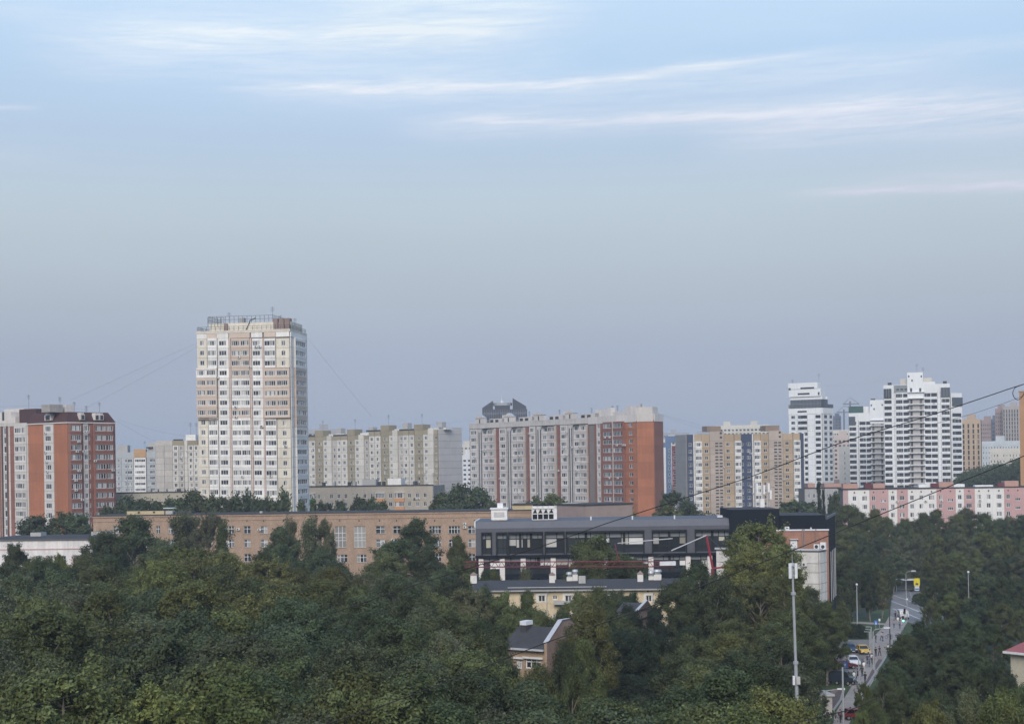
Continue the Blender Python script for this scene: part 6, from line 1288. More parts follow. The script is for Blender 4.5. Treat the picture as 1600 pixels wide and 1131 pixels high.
# kiosk
g = G(*zs(262, 1085)); r = thing_root('utility_kiosk', 'grey concrete utility kiosk with metal hood beside the cell pole, bottom of the street', 'kiosk', (g.x, g.y, 0), R(8))
b = MB(); b.box(-2.2,2.4,-2,2,0,3.1,conc); link('walls', b.mesh('walls'), r); b = MB(); b.box(-2.4,2.7,-2.3,2.2,3.11,3.35,mat('hood_pale', (.5,.5,.48), .6)); link('roof_slab', b.mesh('roof_slab'), r); b = MB(); b.box(-1.8,-.2,-2.08,-2.01,.3,2.4,mat('door_navy', (.02,.04,.09), .6)); link('door', b.mesh('door'), r)
b = MB(); b.tube([(-1.9,-2.6,2.2),(0,-2.9,2.35)], .35, mat('metal_hood', (.25,.32,.36), .4, metal=.4), 10); link('door_hood', b.mesh('door_hood'), r)
for x in (.6,1.5): b = MB(); b.box(x,x+.08,-2.12,-2.01,0,3.0,stl); link('pipe', b.mesh('pipe'), r)
# ---------------------------------------------------------------- overhead wires
wirem = mat('cable_black', (.012,.012,.013), .6)
def wire(label, pts, rad, m=wirem, name='overhead_cable'):
    q = [P(px, py, Y) for px, py, Y in pts]
    # smooth Catmull-Rom
    out = []
    for i in range(len(q)-1):
        p0, p1, p2, p3 = q[max(i-1,0)], q[i], q[i+1], q[min(i+2,len(q)-1)]
        for k in range(6):
            t = k/6; out.append(.5*((2*p1)+(-p0+p2)*t+(2*p0-5*p1+4*p2-p3)*t*t+(-p0+3*p1-3*p2+p3)*t**3))
    out.append(q[-1]); c = out[0].copy(); b = MB(); b.tube([p-c for p in out], rad, m, 6); o = b.build(name, None, c); return tag(o, label, 'cable')
Yw = 42
wire('thick black cable sloping from the wire loop at right down across the dark building', [(1700,570,Yw),(1594,602,Yw),(1540,620,Yw),(1440,653,Yw),(1310,693,Yw),(1180,742,Yw),(1060,781,Yw),(940,820,Yw),(850,852,Yw),(720,891,Yw),(632,919,Yw),(520,957,Yw),(400,992,Yw),(275,1031,Yw),(140,1078,Yw),(10,1113,Yw),(-120,1150,Yw)], .0135)
wire('second black cable lower down, sloping from the pink block to the bottom left trees', [(1700,668,Yw-6),(1600,712,Yw-6),(1480,761,Yw-6),(1340,818,Yw-6),(1240,859,Yw-6),(1120,906,Yw-6),(1000,953,Yw-6),(860,1001,Yw-6),(700,1064,Yw-6),(585,1106,Yw-6),(480,1140,Yw-6)], .012)
b_loop = [(1600+30*0+1595-1600,602,Yw),(1586,606,Yw),(1582.5,614,Yw),(1585,621,Yw),(1590,624.5,Yw),(1596,621,Yw),(1602,612,Yw),(1612,606,Yw)]
wire('hanging loop of black cable at the right edge beside the tan tower', b_loop, .010, name='cable_loop')
wire('thin grey cable under the wire loop at the right edge', [(1700,580,70),(1600,618,70),(1560,633,70),(1500,652,70),(1420,672,70)], .008)
wire('short black cable crossing the footpath at the very bottom', [(1170,1150,60),(1250,1127,60),(1290,1117,60),(1332,1107,60),(1370,1090,60)], .02)
thin = mat('cable_thin', (.22,.24,.27), .7)
for lab, pts in (('faint cable from the tall tower roof sloping down left, upper one', [(310,535,450),(240,566,430),(170,598,400),(110,625,380)]),('faint cable from the tall tower roof sloping down left, lower one', [(310,541,450),(250,575,430),(200,602,400),(130,640,380)]),
    ('faint cable running off the tall tower roof to the right', [(481,528,450),(510,565,470),(545,608,500),(580,650,560)]),
    ('faint cable from the gabled block roof going right', [(1010,640,520),(1060,655,540),(1110,668,560)]),('faint cable between the red brick end wall and the white skyline block', [(1018,642,520),(1070,662,540),(1120,676,560)]),
    ('faint cables between red brick block and tall tower, upper', [(183,655,440),(240,672,445),(311,685,448)]),('faint cables between red brick block and tall tower, lower', [(183,658,440),(230,684,445),(270,698,448)]),
    ('faint cable left over the far-left block roof', [(-10,636,380),(60,634,380),(130,640,380)]),('faint cable from the olive striped block to the gabled block', [(600,667,600),(670,664,600),(737,656,595)]),('thin cable over the stepped white tower', [(1284,603,700),(1340,600,700),(1420,588,700)])): wire(lab, pts, .022, thin)
# ================================================================ trees
def leafmat():
    m = bpy.data.materials.new('foliage'); m.use_nodes = True; t = m.node_tree; t.nodes.clear()
    n = lambda ty: t.nodes.new(ty)
    out = n('ShaderNodeOutputMaterial'); d = n('ShaderNodeBsdfPrincipled'); tr = n('ShaderNodeBsdfTranslucent'); mix = n('ShaderNodeMixShader'); mix.inputs[0].default_value = .22
    d.inputs['Roughness'].default_value = .62; d.inputs['Specular IOR Level'].default_value = .18
    geo = n('ShaderNodeNewGeometry'); oi = n('ShaderNodeObjectInfo')
    n1 = n('ShaderNodeTexNoise'); n1.inputs['Scale'].default_value = .55; n1.inputs['Detail'].default_value = 3; t.links.new(geo.outputs['Position'], n1.inputs['Vector'])
    mr = n('ShaderNodeMapRange'); t.links.new(n1.outputs['Fac'], mr.inputs[0]); mr.inputs[1].default_value = .3; mr.inputs[2].default_value = .7; mr.inputs[3].default_value = .72; mr.inputs[4].default_value = 1.35
    mr2 = n('ShaderNodeMapRange'); t.links.new(geo.outputs['Random Per Island'], mr2.inputs[0]); mr2.inputs[3].default_value = .65; mr2.inputs[4].default_value = 1.4
    mu = n('ShaderNodeMath'); mu.operation = 'MULTIPLY'; t.links.new(mr.outputs[0], mu.inputs[0]); t.links.new(mr2.outputs[0], mu.inputs[1])
    sc = n('ShaderNodeVectorMath'); sc.operation = 'SCALE'; t.links.new(oi.outputs['Color'], sc.inputs[0]); t.links.new(mu.outputs[0], sc.inputs['Scale'])
    t.links.new(sc.outputs[0], d.inputs['Base Color']); t.links.new(sc.outputs[0], tr.inputs['Color']); t.links.new(d.outputs[0], mix.inputs[1]); t.links.new(tr.outputs[0], mix.inputs[2]); t.links.new(mix.outputs[0], out.inputs[0]); return m
LEAF = leafmat(); bark = mat('bark_greybrown', (.19,.165,.13), .9, .15, 1.0, .1, 4); barkw = mat('bark_birch', (.42,.39,.34), .8, .2, 1.5, .15, 5)
def rotrand(n, rng):
    v = rng.normal(size=(n,3)); return v/np.linalg.norm(v, axis=1)[:,None]
def make_tree(kind, seed, nleaf, lsize):
    rng = np.random.default_rng(seed); H = 20.0
    # crown base, crown radius, height of the widest part, lobes, lobe size, cluster size, clusters per lobe
    base, Rm, wide, nlb, lr, cr, ncl = dict(lime=(.20, 4.3, .45, 19, .40, .56, 17), maple=(.22, 5.2, .50, 23, .36, .60, 16), ash=(.28, 5.2, .55, 27, .32, .52, 11), poplar=(.16, 2.7, .35, 15, .50, .55, 11), birch=(.24, 3.9, .45, 18, .36, .60, 12), column=(.08, 1.5, .3, 16, .75, .45, 8))[kind]
    mb = MB(); bk = barkw if kind == 'birch' else bark
    lean = rng.normal(size=2)*.5
    def tp(t): return np.array([lean[0]*t+.35*math.sin(t*5+seed), lean[1]*t+.35*math.cos(t*4+seed*2), H*t*.93])
    ts = np.linspace(0, 1, 9); mb.tube([tp(t) for t in ts], [.30*(1-t)**.8+.03 for t in ts], bk, 6)
    C_ = []; Rr = []; Od = []
    for i in range(nlb):
        s = ((i+.5)/nlb)**(.85); top = i >= nlb-2
        prof = math.sqrt(max(.02, 1-((s-wide)/(1-wide if s > wide else wide+.12))**2))
        if kind in ('poplar','column'): prof = (1-s)**.6*min(1, s*4+.5)
        az = i*2.4+rng.uniform(-.5,.5); R_ = Rm*prof*rng.uniform(.8,1.12); rl = Rm*lr*rng.uniform(.75,1.2)*(.6+.4*prof)
        rad = 0 if top else max(0, R_-rl*.8)*rng.uniform(.75,1.0)
        t0 = base+(1-base)*s
        c = tp(min(1, t0))+np.array([math.cos(az)*rad, math.sin(az)*rad, rng.uniform(-.3,.3)])
        if top: c[2] = H*.93-rl*.35*(1 if i == nlb-1 else 2.2)
        p0 = tp(max(base*.7, t0-.10-.25*rad/H)); mid = (p0+c)/2+np.array([0,0,-.25*rad*.3]); mb.tube([p0, mid, c], [.12,.08,.03], bk, 4, False)
        for _ in range(ncl):
            d = rotrand(1, rng)[0]+np.array([math.cos(az)*.55*(rad > .3), math.sin(az)*.55*(rad > .3), .40]); d /= np.linalg.norm(d)
            v = {'ash': .8, 'birch': 1.0, 'poplar': 1.35, 'column': 1.6}.get(kind, .85)
            q = c+d*rl*rng.uniform(.6,1.08)*np.array([1,1,v]); C_.append(q); Rr.append(cr*rng.uniform(.55,1.25)); Od.append(d)
            if rng.random() < .2: mb.tube([c, q], [.035,.012], bk, 3, False)
    C_ = np.array(C_); Rr = np.array(Rr); Od = np.array(Od); w = Rr**2; w /= w.sum()
    idx = rng.choice(len(C_), size=nleaf, p=w); dirs = rotrand(nleaf, rng)
    rr = rng.uniform(0, 1, nleaf)**.5*1.15; rr *= 1+.45*np.abs(rng.normal(size=nleaf))*(rng.random(nleaf) < .38)
    fl = {'ash': .75, 'poplar': 1.35, 'birch': 1.2, 'column': 1.5}.get(kind, .85)
    pos = C_[idx]+dirs*(Rr[idx]*rr)[:,None]*np.array([1,1,fl])
    if kind == 'birch': pos[:,2] -= np.abs(rng.normal(size=nleaf))*.8
    # shoots: some clusters are drawn out along their own growing direction, so outlines are ragged
    sh = Od[idx]*np.array([1,1,.8])+np.array([0,0,{'poplar':.9,'column':1.0,'ash':.5}.get(kind,.35)]); amt = rng.random(len(C_))[idx]**2*rng.random(nleaf)**1.5*{'poplar':1.6,'ash':1.7,'column':.8}.get(kind,1.35)
    pos = pos+sh*amt[:,None]
    nrm = dirs*.55+Od[idx]*.55+rotrand(nleaf, rng)*.75; nrm[:,2] += .25; nrm /= np.linalg.norm(nrm, axis=1)[:,None]
    a = np.cross(nrm, rotrand(nleaf, rng)); a /= np.linalg.norm(a, axis=1)[:,None]; b_ = np.cross(nrm, a)
    sz = lsize*rng.uniform(.6,1.25,nleaf)[:,None]; el_ = {'ash': 1.4, 'poplar': 1.2, 'birch': 1.35}.get(kind, 1.1)
    bend = nrm*sz*.18
    v = np.stack([pos+a*sz*el_, pos+b_*sz*.68-bend, pos-a*sz*el_, pos-b_*sz*.68-bend], 1).reshape(-1,3)
    me = bpy.data.meshes.new('crown'); me.vertices.add(nleaf*4); me.vertices.foreach_set('co', v.ravel()); me.loops.add(nleaf*4); me.loops.foreach_set('vertex_index', np.arange(nleaf*4)); me.polygons.add(nleaf); me.polygons.foreach_set('loop_start', np.arange(nleaf)*4); me.polygons.foreach_set('loop_total', np.full(nleaf,4)); me.update(calc_edges=True); me.materials.append(LEAF)
    width = float(np.percentile(np.hypot(pos[:,0], pos[:,1]), 96)); top = float(np.percentile(pos[:,2], 99.8))
    return mb.mesh('trunk'), me, width, top
PRO = {}
for kind, n in (('lime',2),('maple',3),('ash',2),('poplar',2),('birch',2),('column',1)):
    nl = {'poplar': 22000, 'column': 12000, 'birch': 50000}.get(kind, 62000)
    PRO[kind] = [make_tree(kind, 11*i+len(kind), nl, {'ash': .11, 'birch': .09, 'poplar': .12, 'column': .13}.get(kind, .12)) for i in range(n)]
for kind in ('lime','maple','poplar'):
    PRO['far'+kind] = [make_tree(kind, 77+i+len(kind), 9000 if kind != 'poplar' else 5000, .27) for i in range(2)]
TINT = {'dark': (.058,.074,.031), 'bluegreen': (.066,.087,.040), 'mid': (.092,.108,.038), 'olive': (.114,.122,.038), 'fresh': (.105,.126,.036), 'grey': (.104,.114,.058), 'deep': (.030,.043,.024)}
TW = {'dark': 'dark green', 'bluegreen': 'bluish green', 'mid': 'mid green', 'olive': 'olive green', 'fresh': 'fresh yellow-green', 'grey': 'greyish green', 'deep': 'very dark green'}
KW = {'lime': 'rounded lime tree', 'maple': 'broad leafy tree', 'ash': 'layered feathery tree', 'poplar': 'slim upright poplar', 'birch': 'drooping birch', 'column': 'narrow columnar poplar'}
NM = {'lime': 'lime_tree', 'maple': 'maple_tree', 'ash': 'ash_tree', 'poplar': 'poplar_tree', 'birch': 'birch_tree', 'column': 'columnar_poplar'}
TREES = []
def tree(kind, px, ytop, Y, tint, zone, wpx=None, far=False, minh=8, hmax=32):
    ztop = P(px, ytop, Y).z; ztop = max(minh, min(hmax, ztop)); x = P(px, 700, Y).x
    key = ('far'+kind if kind in ('lime','maple','poplar') else kind) if far else kind
    pool = PRO.get(key) or PRO[kind]; tm, cm, w_, top_ = random.choice(pool)
    s = ztop/top_; sx = s*random.uniform(.92,1.12)
    if wpx: sx = (wpx*(1.28 if zone.startswith('the distant row') else 1)/2/FPX*Y)/w_
    if sx > 1.22*s and wpx and not far and wpx > 40:
        tree(kind, px-wpx*.24, ytop+random.uniform(0,8), Y+random.uniform(-3,3), tint, zone, wpx*.60); tree(kind, px+wpx*.24, ytop+random.uniform(0,8), Y+random.uniform(-3,3), tint, zone, wpx*.60); return
    sx = min(sx, 1.22*s) if not far else sx
    TREES.append(dict(kind=kind, px=px, ytop=ytop, Y=Y, x=x, tint=tint, zone=zone, tm=tm, cm=cm, s=s, sx=sx))
# --- hand-placed trees (photo x, photo y of the top, distance, tint)
Z1 = 'front of the long brick building'
for k, px, yt, Y, ti, wp in [('lime',208,807,300,'bluegreen',120),('maple',160,832,288,'bluegreen',95),('maple',250,845,290,'bluegreen',95),('poplar',272,800,330,'grey',50),('poplar',300,798,335,'grey',54),('ash',325,803,330,'grey',60),('poplar',343,812,300,'mid',44),('maple',310,862,285,'bluegreen',110),('lime',350,868,275,'mid',85),
  ('lime',22,850,285,'dark',60),('maple',-15,880,270,'dark',80),('lime',438,825,300,'bluegreen',76),('poplar',478,806,310,'grey',56),('ash',500,813,312,'grey',50),('maple',470,850,290,'bluegreen',120),('maple',408,862,270,'dark',80),('poplar',455,806,315,'grey',30),
  ('lime',640,812,305,'dark',92),('maple',625,845,292,'bluegreen',110),('maple',667,860,290,'dark',80),('maple',600,862,286,'mid',80),('lime',716,838,300,'mid',48),('maple',712,872,285,'mid',90),('maple',555,884,272,'mid',110),('maple',520,878,270,'bluegreen',90),('lime',690,890,262,'bluegreen',90),
  ('maple',936,838,262,'mid',104),('maple',915,860,258,'mid',80),('maple',985,872,258,'bluegreen',75),('lime',960,880,256,'dark',80),('maple',895,885,254,'mid',60),('birch',815,886,262,'grey',40),('lime',772,890,262,'mid',40),('lime',752,892,255,'bluegreen',42)]: tree(k, px, yt, Y, ti, Z1, wp)
for k, px, yt, Y, ti, wp in [('maple',58,872,268,'mid',64),('ash',96,868,266,'olive',60),('maple',130,866,268,'mid',60)]: tree(k, px, yt, Y, ti, Z1, wp)
Z2 = 'the belt beside the white annex'
for k, px, yt, Y, ti, wp in [('maple',1085,880,225,'dark',100),('maple',1062,905,215,'dark',90),('ash',1182,818,240,'olive',128),('maple',1168,852,236,'olive',100),('ash',1205,858,238,'olive',86),('maple',1120,905,215,'dark',96),('ash',1185,905,222,'olive',100),('maple',1225,900,225,'mid',80),
  ('lime',1262,918,250,'grey',70),('maple',1288,940,245,'mid',66),('maple',1240,950,215,'mid',90)]: tree(k, px, yt, Y, ti, Z2, wp)
Z3 = 'the distant row below the tall blocks'
for k, px, yt, Y, ti, wp in [('lime',60,806,415,'bluegreen',60),('maple',95,801,420,'bluegreen',64),('lime',128,804,418,'bluegreen',50),('lime',165,792,425,'bluegreen',45),('maple',195,776,430,'bluegreen',50),('lime',225,780,432,'bluegreen',50),('maple',262,779,430,'bluegreen',66),('lime',210,786,420,'bluegreen',50),('lime',243,784,424,'dark',50),('lime',282,780,428,'bluegreen',50),('lime',316,781,428,'bluegreen',50),('lime',300,768,430,'dark',56),('maple',330,774,430,'dark',56),
  ('lime',354,781,428,'dark',40),('lime',364,778,432,'dark',34),('lime',410,780,430,'dark',34),('poplar',372,772,425,'bluegreen',26),('poplar',388,768,425,'bluegreen',26),('poplar',400,774,425,'dark',20),('poplar',415,777,425,'bluegreen',20),('poplar',427,780,425,'dark',20),('poplar',447,765,425,'bluegreen',27),('lime',436,781,430,'bluegreen',30),('poplar',470,783,425,'dark',24),('poplar',490,779,425,'dark',18),
  ('maple',500,784,480,'dark',40),('lime',530,783,490,'bluegreen',32),('maple',556,777,480,'dark',52),('maple',580,779,482,'dark',46),('lime',597,784,480,'dark',30),('lime',690,770,490,'mid',50),('maple',715,757,480,'bluegreen',60),('lime',745,762,478,'bluegreen',56),('maple',764,782,470,'bluegreen',40),('lime',695,789,460,'bluegreen',44),
  ('maple',835,777,460,'mid',52),('lime',862,772,462,'mid',48),('maple',880,784,455,'mid',36),('maple',930,798,455,'mid',44),('lime',960,795,450,'mid',40),('lime',985,800,440,'mid',30),
  ('maple',1052,768,500,'bluegreen',48),('lime',1075,787,480,'bluegreen',44),('maple',1040,790,470,'mid',50),('maple',1240,782,470,'bluegreen',60),('lime',1262,785,480,'bluegreen',48),('maple',1218,795,470,'mid',40)]: tree(k, px, yt, Y, ti, Z3, wp, True, hmax=34)
for px, yt, w in ((1280,752,15),(1287,764,11)): tree('column', px, yt, 480, 'deep', 'the gap before the pink block', w, True, hmax=34)
for px, yt, w in ((1300,772,22),(1309,768,20)): tree('poplar', px, yt, 478, 'dark', 'the gap before the pink block', w, True, hmax=34)
# wood on the right, in front of the pink block
rng = random.Random(5); Z4 = 'the wood before the pink block'
R4 = [(1322,786,470),(1345,790,470),(1372,808,466),(1398,811,470),(1425,806,466),(1450,800,470),(1480,797,468),(1508,796,472),(1535,800,466),(1562,806,468),(1590,800,470),(1618,798,466),
      (1335,822,440),(1310,830,420),(1360,828,436),(1390,835,430),(1420,832,425),(1448,826,428),(1475,822,432),(1505,826,425),(1532,832,424),(1560,835,430),(1590,830,428),(1616,836,420),
      (1318,862,385),(1342,856,380),(1368,868,372),(1468,862,395),(1478,856,390),(1510,860,385),(1538,866,382),(1572,862,380),(1606,866,378),(1402,850,418),(1378,862,404)]
for px, yt, Y in R4: tree(rng.choice(['lime','maple','maple','lime']), px+rng.uniform(-4,4), yt+rng.uniform(-3,5), Y, rng.choice(['bluegreen','mid','dark','mid','grey','grey','olive']), Z4, rng.uniform(52,74), False, hmax=30)
Z5 = 'the group right of the road'
for px, yt, Y, w, ti in [(1470,898,330,66,'mid'),(1482,902,320,76,'dark'),(1515,896,322,80,'mid'),(1550,895,318,80,'bluegreen'),(1588,898,312,84,'dark'),(1500,925,290,84,'mid'),(1470,935,288,60,'mid'),(1542,930,282,90,'bluegreen'),(1582,940,276,90,'mid'),
   (1452,968,225,84,'dark'),(1490,962,222,96,'bluegreen'),(1528,975,218,96,'dark'),(1422,992,215,66,'dark'),(1562,1035,190,60,'dark'),(1610,1060,180,70,'mid'),(1425,1035,195,60,'bluegreen'),(1452,1018,196,110,'dark'),(1500,1022,192,110,'dark'),(1538,1040,186,84,'bluegreen'),(1398,1072,182,54,'mid'),(1428,1075,170,100,'dark'),(1485,1080,168,110,'dark'),(1360,1092,170,48,'mid'),(1375,1120,160,50,'mid'),(1405,992,205,64,'dark'),(1398,1040,188,64,'bluegreen'),(1372,1060,180,52,'dark'),(1350,1068,172,40,'mid'),(1345,1112,160,44,'mid')]: tree(rng.choice(['maple','lime','ash'] if ti != 'dark' else ['maple','lime']), px, yt, Y, ti, Z5, w)
Z6 = 'the lower right corner'
for px, yt, Y, w, ti, k in [(1445,1096,125,110,'olive','ash'),(1500,1080,128,90,'grey','birch'),(1560,1078,122,110,'mid','maple'),(1600,1070,128,90,'dark','maple')]: tree(k, px, yt, Y, ti, Z6, w)
# left side of the street
Z7 = 'the group left of the footpath'
for px, yt, Y, w, ti in [(1318,868,345,56,'dark'),(1342,884,338,56,'dark'),(1362,892,345,46,'mid'),(1316,905,320,44,'dark'),(1300,935,292,50,'mid'),(1282,955,262,56,'mid'),(1250,985,225,70,'mid'),(1258,1035,210,44,'dark'),(1258,1040,200,56,'dark')]: tree(rng.choice(['maple','lime']), px, yt, Y, ti, Z7, w)
ZH = 'front of the yellow house'
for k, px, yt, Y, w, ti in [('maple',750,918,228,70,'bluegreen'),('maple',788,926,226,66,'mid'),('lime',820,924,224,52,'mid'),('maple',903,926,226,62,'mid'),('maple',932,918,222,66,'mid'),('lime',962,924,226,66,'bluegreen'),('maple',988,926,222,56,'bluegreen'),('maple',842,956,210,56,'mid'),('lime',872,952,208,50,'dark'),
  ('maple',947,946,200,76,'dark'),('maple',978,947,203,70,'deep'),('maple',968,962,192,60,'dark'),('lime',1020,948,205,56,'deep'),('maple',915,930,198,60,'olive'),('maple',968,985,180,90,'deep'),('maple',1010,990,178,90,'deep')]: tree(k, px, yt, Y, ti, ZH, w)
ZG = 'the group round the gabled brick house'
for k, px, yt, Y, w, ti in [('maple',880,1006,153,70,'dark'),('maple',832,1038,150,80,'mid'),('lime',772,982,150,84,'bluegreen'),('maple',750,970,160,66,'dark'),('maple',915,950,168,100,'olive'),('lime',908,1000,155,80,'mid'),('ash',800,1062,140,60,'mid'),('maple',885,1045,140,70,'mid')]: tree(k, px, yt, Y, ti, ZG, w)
# --- canopy of the foreground park, row by row
def T(px):
    xs = [-60,0,60,130,200,300,400,500,600,700,745,760,850,900,960,1000,1050,1130,1200,1240,1300]
    ys = [862,866,868,874,868,862,874,890,886,898,915,934,944,950,962,968,940,918,935,950,985]
    return float(np.interp(px, xs, ys))
rows = [(250,0,50),(226,16,56),(202,36,66),(180,58,74),(160,84,84),(142,112,96),(126,142,104),(113,172,116),(102,200,126)]
ROWW = ['farthest','second farthest','third','fourth','middle','sixth','seventh','second nearest','nearest']
rng = random.Random(21)
for ri, (Y, dy, wpx) in enumerate(rows):
    px = -40+rng.uniform(0,30)
    while px < 1262:
        yt = T(px)+dy*(1.0)+rng.uniform(-8,18)
        if ri >= 5: yt = T(px)+dy+rng.uniform(-24,30)
        if ri >= 5: yt = min(yt, 1092+ (ri-5)*8 + rng.uniform(-10,10))
        ok = True
        if 742 < px < 900 and Y > 150 and Y < 186: ok = not (752 < px < 884)
        if 236 <= Y and px > 738: ok = False
        if 200 <= Y <= 232 and 930 < px < 1000: ok = False
        if Y < 172 and 770 < px < 905: yt = max(yt, 1058+abs(px-850)*.2*(px < 850)-12*(px > 875)+rng.uniform(0,12)-(14 if 850 < px < 880 else 0))
        if 930 < px < 1060 and Y >= 170: ok = False
        if Y >= 186 and 740 < px < 1050: yt = max(yt, 962-abs(px-900)*.12+(228-Y)*.5)
        if px > 1225 and Y < 205: yt = max(yt, 1035)
        if 1180 < px and Y < 150: ok = ok and px < 1225
        if ok:
            z = {True: 1}.get(True)
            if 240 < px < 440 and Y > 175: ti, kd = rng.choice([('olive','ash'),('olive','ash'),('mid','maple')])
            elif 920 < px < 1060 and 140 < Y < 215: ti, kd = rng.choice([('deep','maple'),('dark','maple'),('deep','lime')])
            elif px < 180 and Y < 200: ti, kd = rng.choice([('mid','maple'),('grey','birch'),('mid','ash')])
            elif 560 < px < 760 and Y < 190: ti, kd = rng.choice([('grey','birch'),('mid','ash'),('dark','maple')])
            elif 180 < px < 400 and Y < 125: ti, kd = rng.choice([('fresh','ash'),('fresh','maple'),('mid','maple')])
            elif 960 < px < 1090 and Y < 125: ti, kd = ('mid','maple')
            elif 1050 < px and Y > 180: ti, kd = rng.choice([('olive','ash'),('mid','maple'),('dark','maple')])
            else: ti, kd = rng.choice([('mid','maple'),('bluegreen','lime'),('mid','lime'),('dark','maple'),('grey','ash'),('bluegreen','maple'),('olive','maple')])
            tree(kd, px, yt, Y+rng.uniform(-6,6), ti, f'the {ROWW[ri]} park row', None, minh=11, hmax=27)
            px += wpx*rng.uniform(.82,1.12)*(.8 if kd == 'birch' else 1)
        else: px += wpx*.4
ORD = ['first','second','third','fourth','fifth','sixth','seventh','eighth','ninth','tenth','eleventh','twelfth','thirteenth','fourteenth','fifteenth','sixteenth','seventeenth','eighteenth','nineteenth','twentieth']
from collections import defaultdict
grp = defaultdict(list)
for t in TREES: grp[(t['zone'], t['kind'], t['tint'])].append(t)
for (zone, kind, tint), L in grp.items():
    L.sort(key=lambda t: t['px'])
    for i, t in enumerate(L):
        short = zone.replace('the row of distant trees', 'the distant row')
        pre = '' if len(L) == 1 else ('leftmost ' if i == 0 else ('rightmost ' if i == len(L)-1 else ORD[i]+'-from-left '))
        t['label'] = f'{pre}{TW[tint]} {KW[kind]} in {short}'
for t in TREES:
    r = bpy.data.objects.new(NM[t['kind']], None); COL.objects.link(r); r.location = (t['x'], t['Y'], 0); a = random.uniform(0, 6.28); r.rotation_euler = (0,0,a); r.scale = (t['sx'], t['sx'], t['s'])
    tag(r, t['label'], 'tree', 'trees of '+t['zone'].replace('the ', '', 1) if not t['zone'].startswith('the trees') else t['zone'])
    o = link('trunk', t['tm'], r); c = link('crown', t['cm'], r); k = random.uniform(.74,1.30); q = TINT[t['tint']]; c.color = (q[0]*k*random.uniform(.93,1.08), q[1]*k, q[2]*k*random.uniform(.9,1.1), 1)
print('TREES', len(TREES))
# ---------------------------------------------------------------- hedges (box shaped leafy masses), undergrowth, far woods as one mass
def leafmass(name, boxes, n, size, tint, kind=None, label=None, cat=None, seed=3):
    rng = np.random.default_rng(seed); V = []
    vol = np.array([b[3]*b[4]*b[5] for b in boxes]); idx = rng.choice(len(boxes), size=n, p=vol/vol.sum()); B = np.array(boxes)[idx]
    u = rotrand(n, rng)*rng.uniform(.6,1,n)[:,None]**.4; u = np.sign(u)*np.abs(u)**.6 if cat == 'hedge' else u
    pos = B[:,:3]+u*B[:,3:6]; pos[:,2] = np.abs(pos[:,2]) if cat == 'hedge' else np.maximum(pos[:,2], .1)
    nrm = rotrand(n, rng)+np.array([0,0,.3]); nrm /= np.linalg.norm(nrm, axis=1)[:,None]; a = np.cross(nrm, rotrand(n, rng)); a /= np.linalg.norm(a, axis=1)[:,None]; b_ = np.cross(nrm, a); sz = size*rng.uniform(.6,1.3,n)[:,None]
    v = np.stack([pos+a*sz*1.2, pos+b_*sz*.7, pos-a*sz*1.2, pos-b_*sz*.7], 1)
    c0 = v.reshape(-1,3).mean(0); c0[2] = 0; v = (v-c0).reshape(-1,3)
    me = bpy.data.meshes.new(name); me.vertices.add(n*4); me.vertices.foreach_set('co', v.ravel()); me.loops.add(n*4); me.loops.foreach_set('vertex_index', np.arange(n*4)); me.polygons.add(n); me.polygons.foreach_set('loop_start', np.arange(n)*4); me.polygons.foreach_set('loop_total', np.full(n,4)); me.update(calc_edges=True); me.materials.append(LEAF)
    o = link(name, me, None, tuple(c0)); o.color = (*TINT[tint],1); tag(o, label, cat, None, kind); return o
def gz(x, y): g = G(*zs(x, y)); return g
a, c_ = gz(472,612), gz(613,612)
leafmass('hedge', [((a.x+c_.x)/2, a.y+1.5, .1, (c_.x-a.x)/2, 2.0, 2.6)], 9000, .12, 'deep', None, 'dark clipped hedge behind the small car park', 'hedge')
hb_ = []
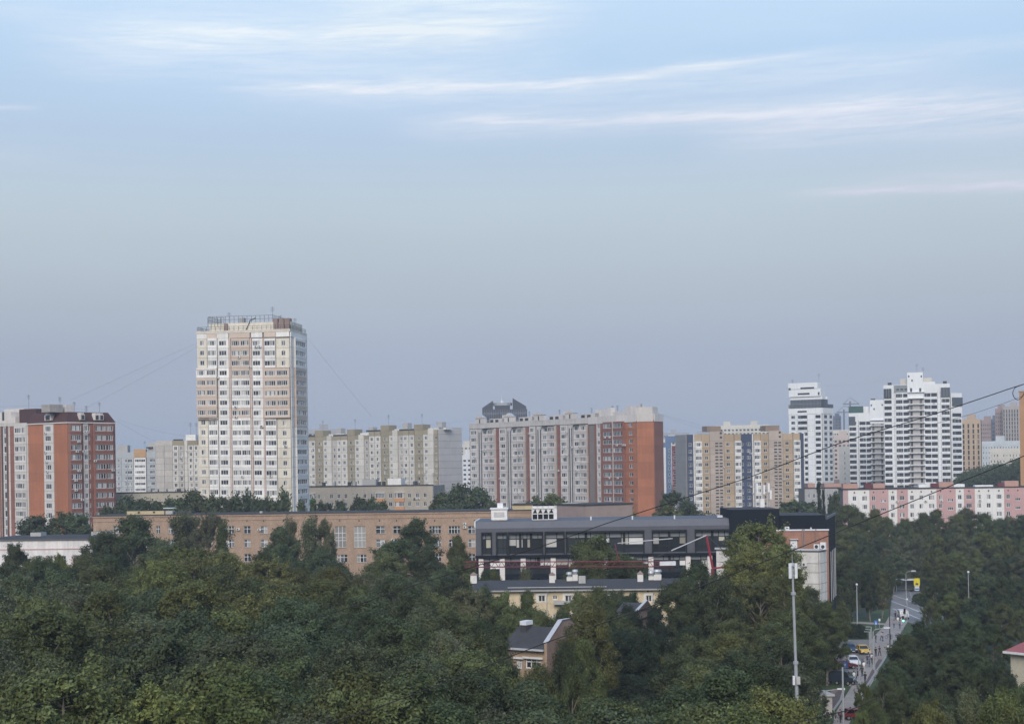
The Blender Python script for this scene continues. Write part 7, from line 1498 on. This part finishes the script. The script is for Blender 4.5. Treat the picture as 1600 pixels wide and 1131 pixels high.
for q in range(7):
    g = gz(955+q*22, 400+q*7); hb_.append((g.x, g.y, .1, 3.2, 2.4, 2.6))
leafmass('hedge', hb_, 9000, .16, 'dark', None, 'bushy hedge curving along the road right of the bus shelter', 'hedge', 4)
ub = []; rg = random.Random(9)
for _ in range(420):
    Y = rg.uniform(95,255); px = rg.uniform(-60,1240) if rg.random() < .8 else rg.uniform(1440,1640)
    if (px < 1262 - (0 if Y > 150 else 30)): ub.append((P(px,700,Y).x, Y, .3, rg.uniform(2.5,5), rg.uniform(2.5,5), rg.uniform(1.5,4.5)))
leafmass('undergrowth', ub, 60000, .3, 'dark', 'stuff', seed=5)
fw = []
for _ in range(900): px = rg.uniform(-200,1800); Y = rg.uniform(520,620) if px < 1500 else rg.uniform(560,640); fw.append((P(px,700,Y).x, Y, rg.uniform(2,13), rg.uniform(2.5,4.5), 3.5, rg.uniform(2.5,4)))
leafmass('far_wood', fw, 90000, .45, 'bluegreen', 'stuff', seed=6)
hw = []
for _ in range(420):
    px = rg.uniform(1500,1680); f = (px-1500)/100; Y = rg.uniform(700,780); yt = 735-22*min(1, f*1.0)+rg.uniform(-4,4); zt_ = P(px, yt, Y).z; r_ = rg.uniform(2.4,5.0); hw.append((P(px,700,Y).x, Y, max(6, zt_-r_-rg.uniform(0,5)), r_, r_, r_*.85)); hw.append((P(px,700,Y).x, Y-rg.uniform(8,24), max(3, zt_-r_-rg.uniform(6,22)), r_, r_, r_))
leafmass('wooded_hill', hw, 90000, .42, 'bluegreen', 'stuff', seed=7)
# ---------------------------------------------------------------- haze
b = MB(); hzm = bpy.data.materials.new('haze_air'); hzm.use_nodes = True; t = hzm.node_tree; t.nodes.clear(); pv = t.nodes.new('ShaderNodeVolumePrincipled'); ou = t.nodes.new('ShaderNodeOutputMaterial'); t.links.new(pv.outputs[0], ou.inputs['Volume'])
pv.inputs['Color'].default_value = (.86,.90,.96,1); pv.inputs['Density'].default_value = .00021; pv.inputs['Anisotropy'].default_value = .2
b.box(-9200, 9200, -400, 12200, -2, 112, hzm); tag(b.build('haze'), kind='stuff')
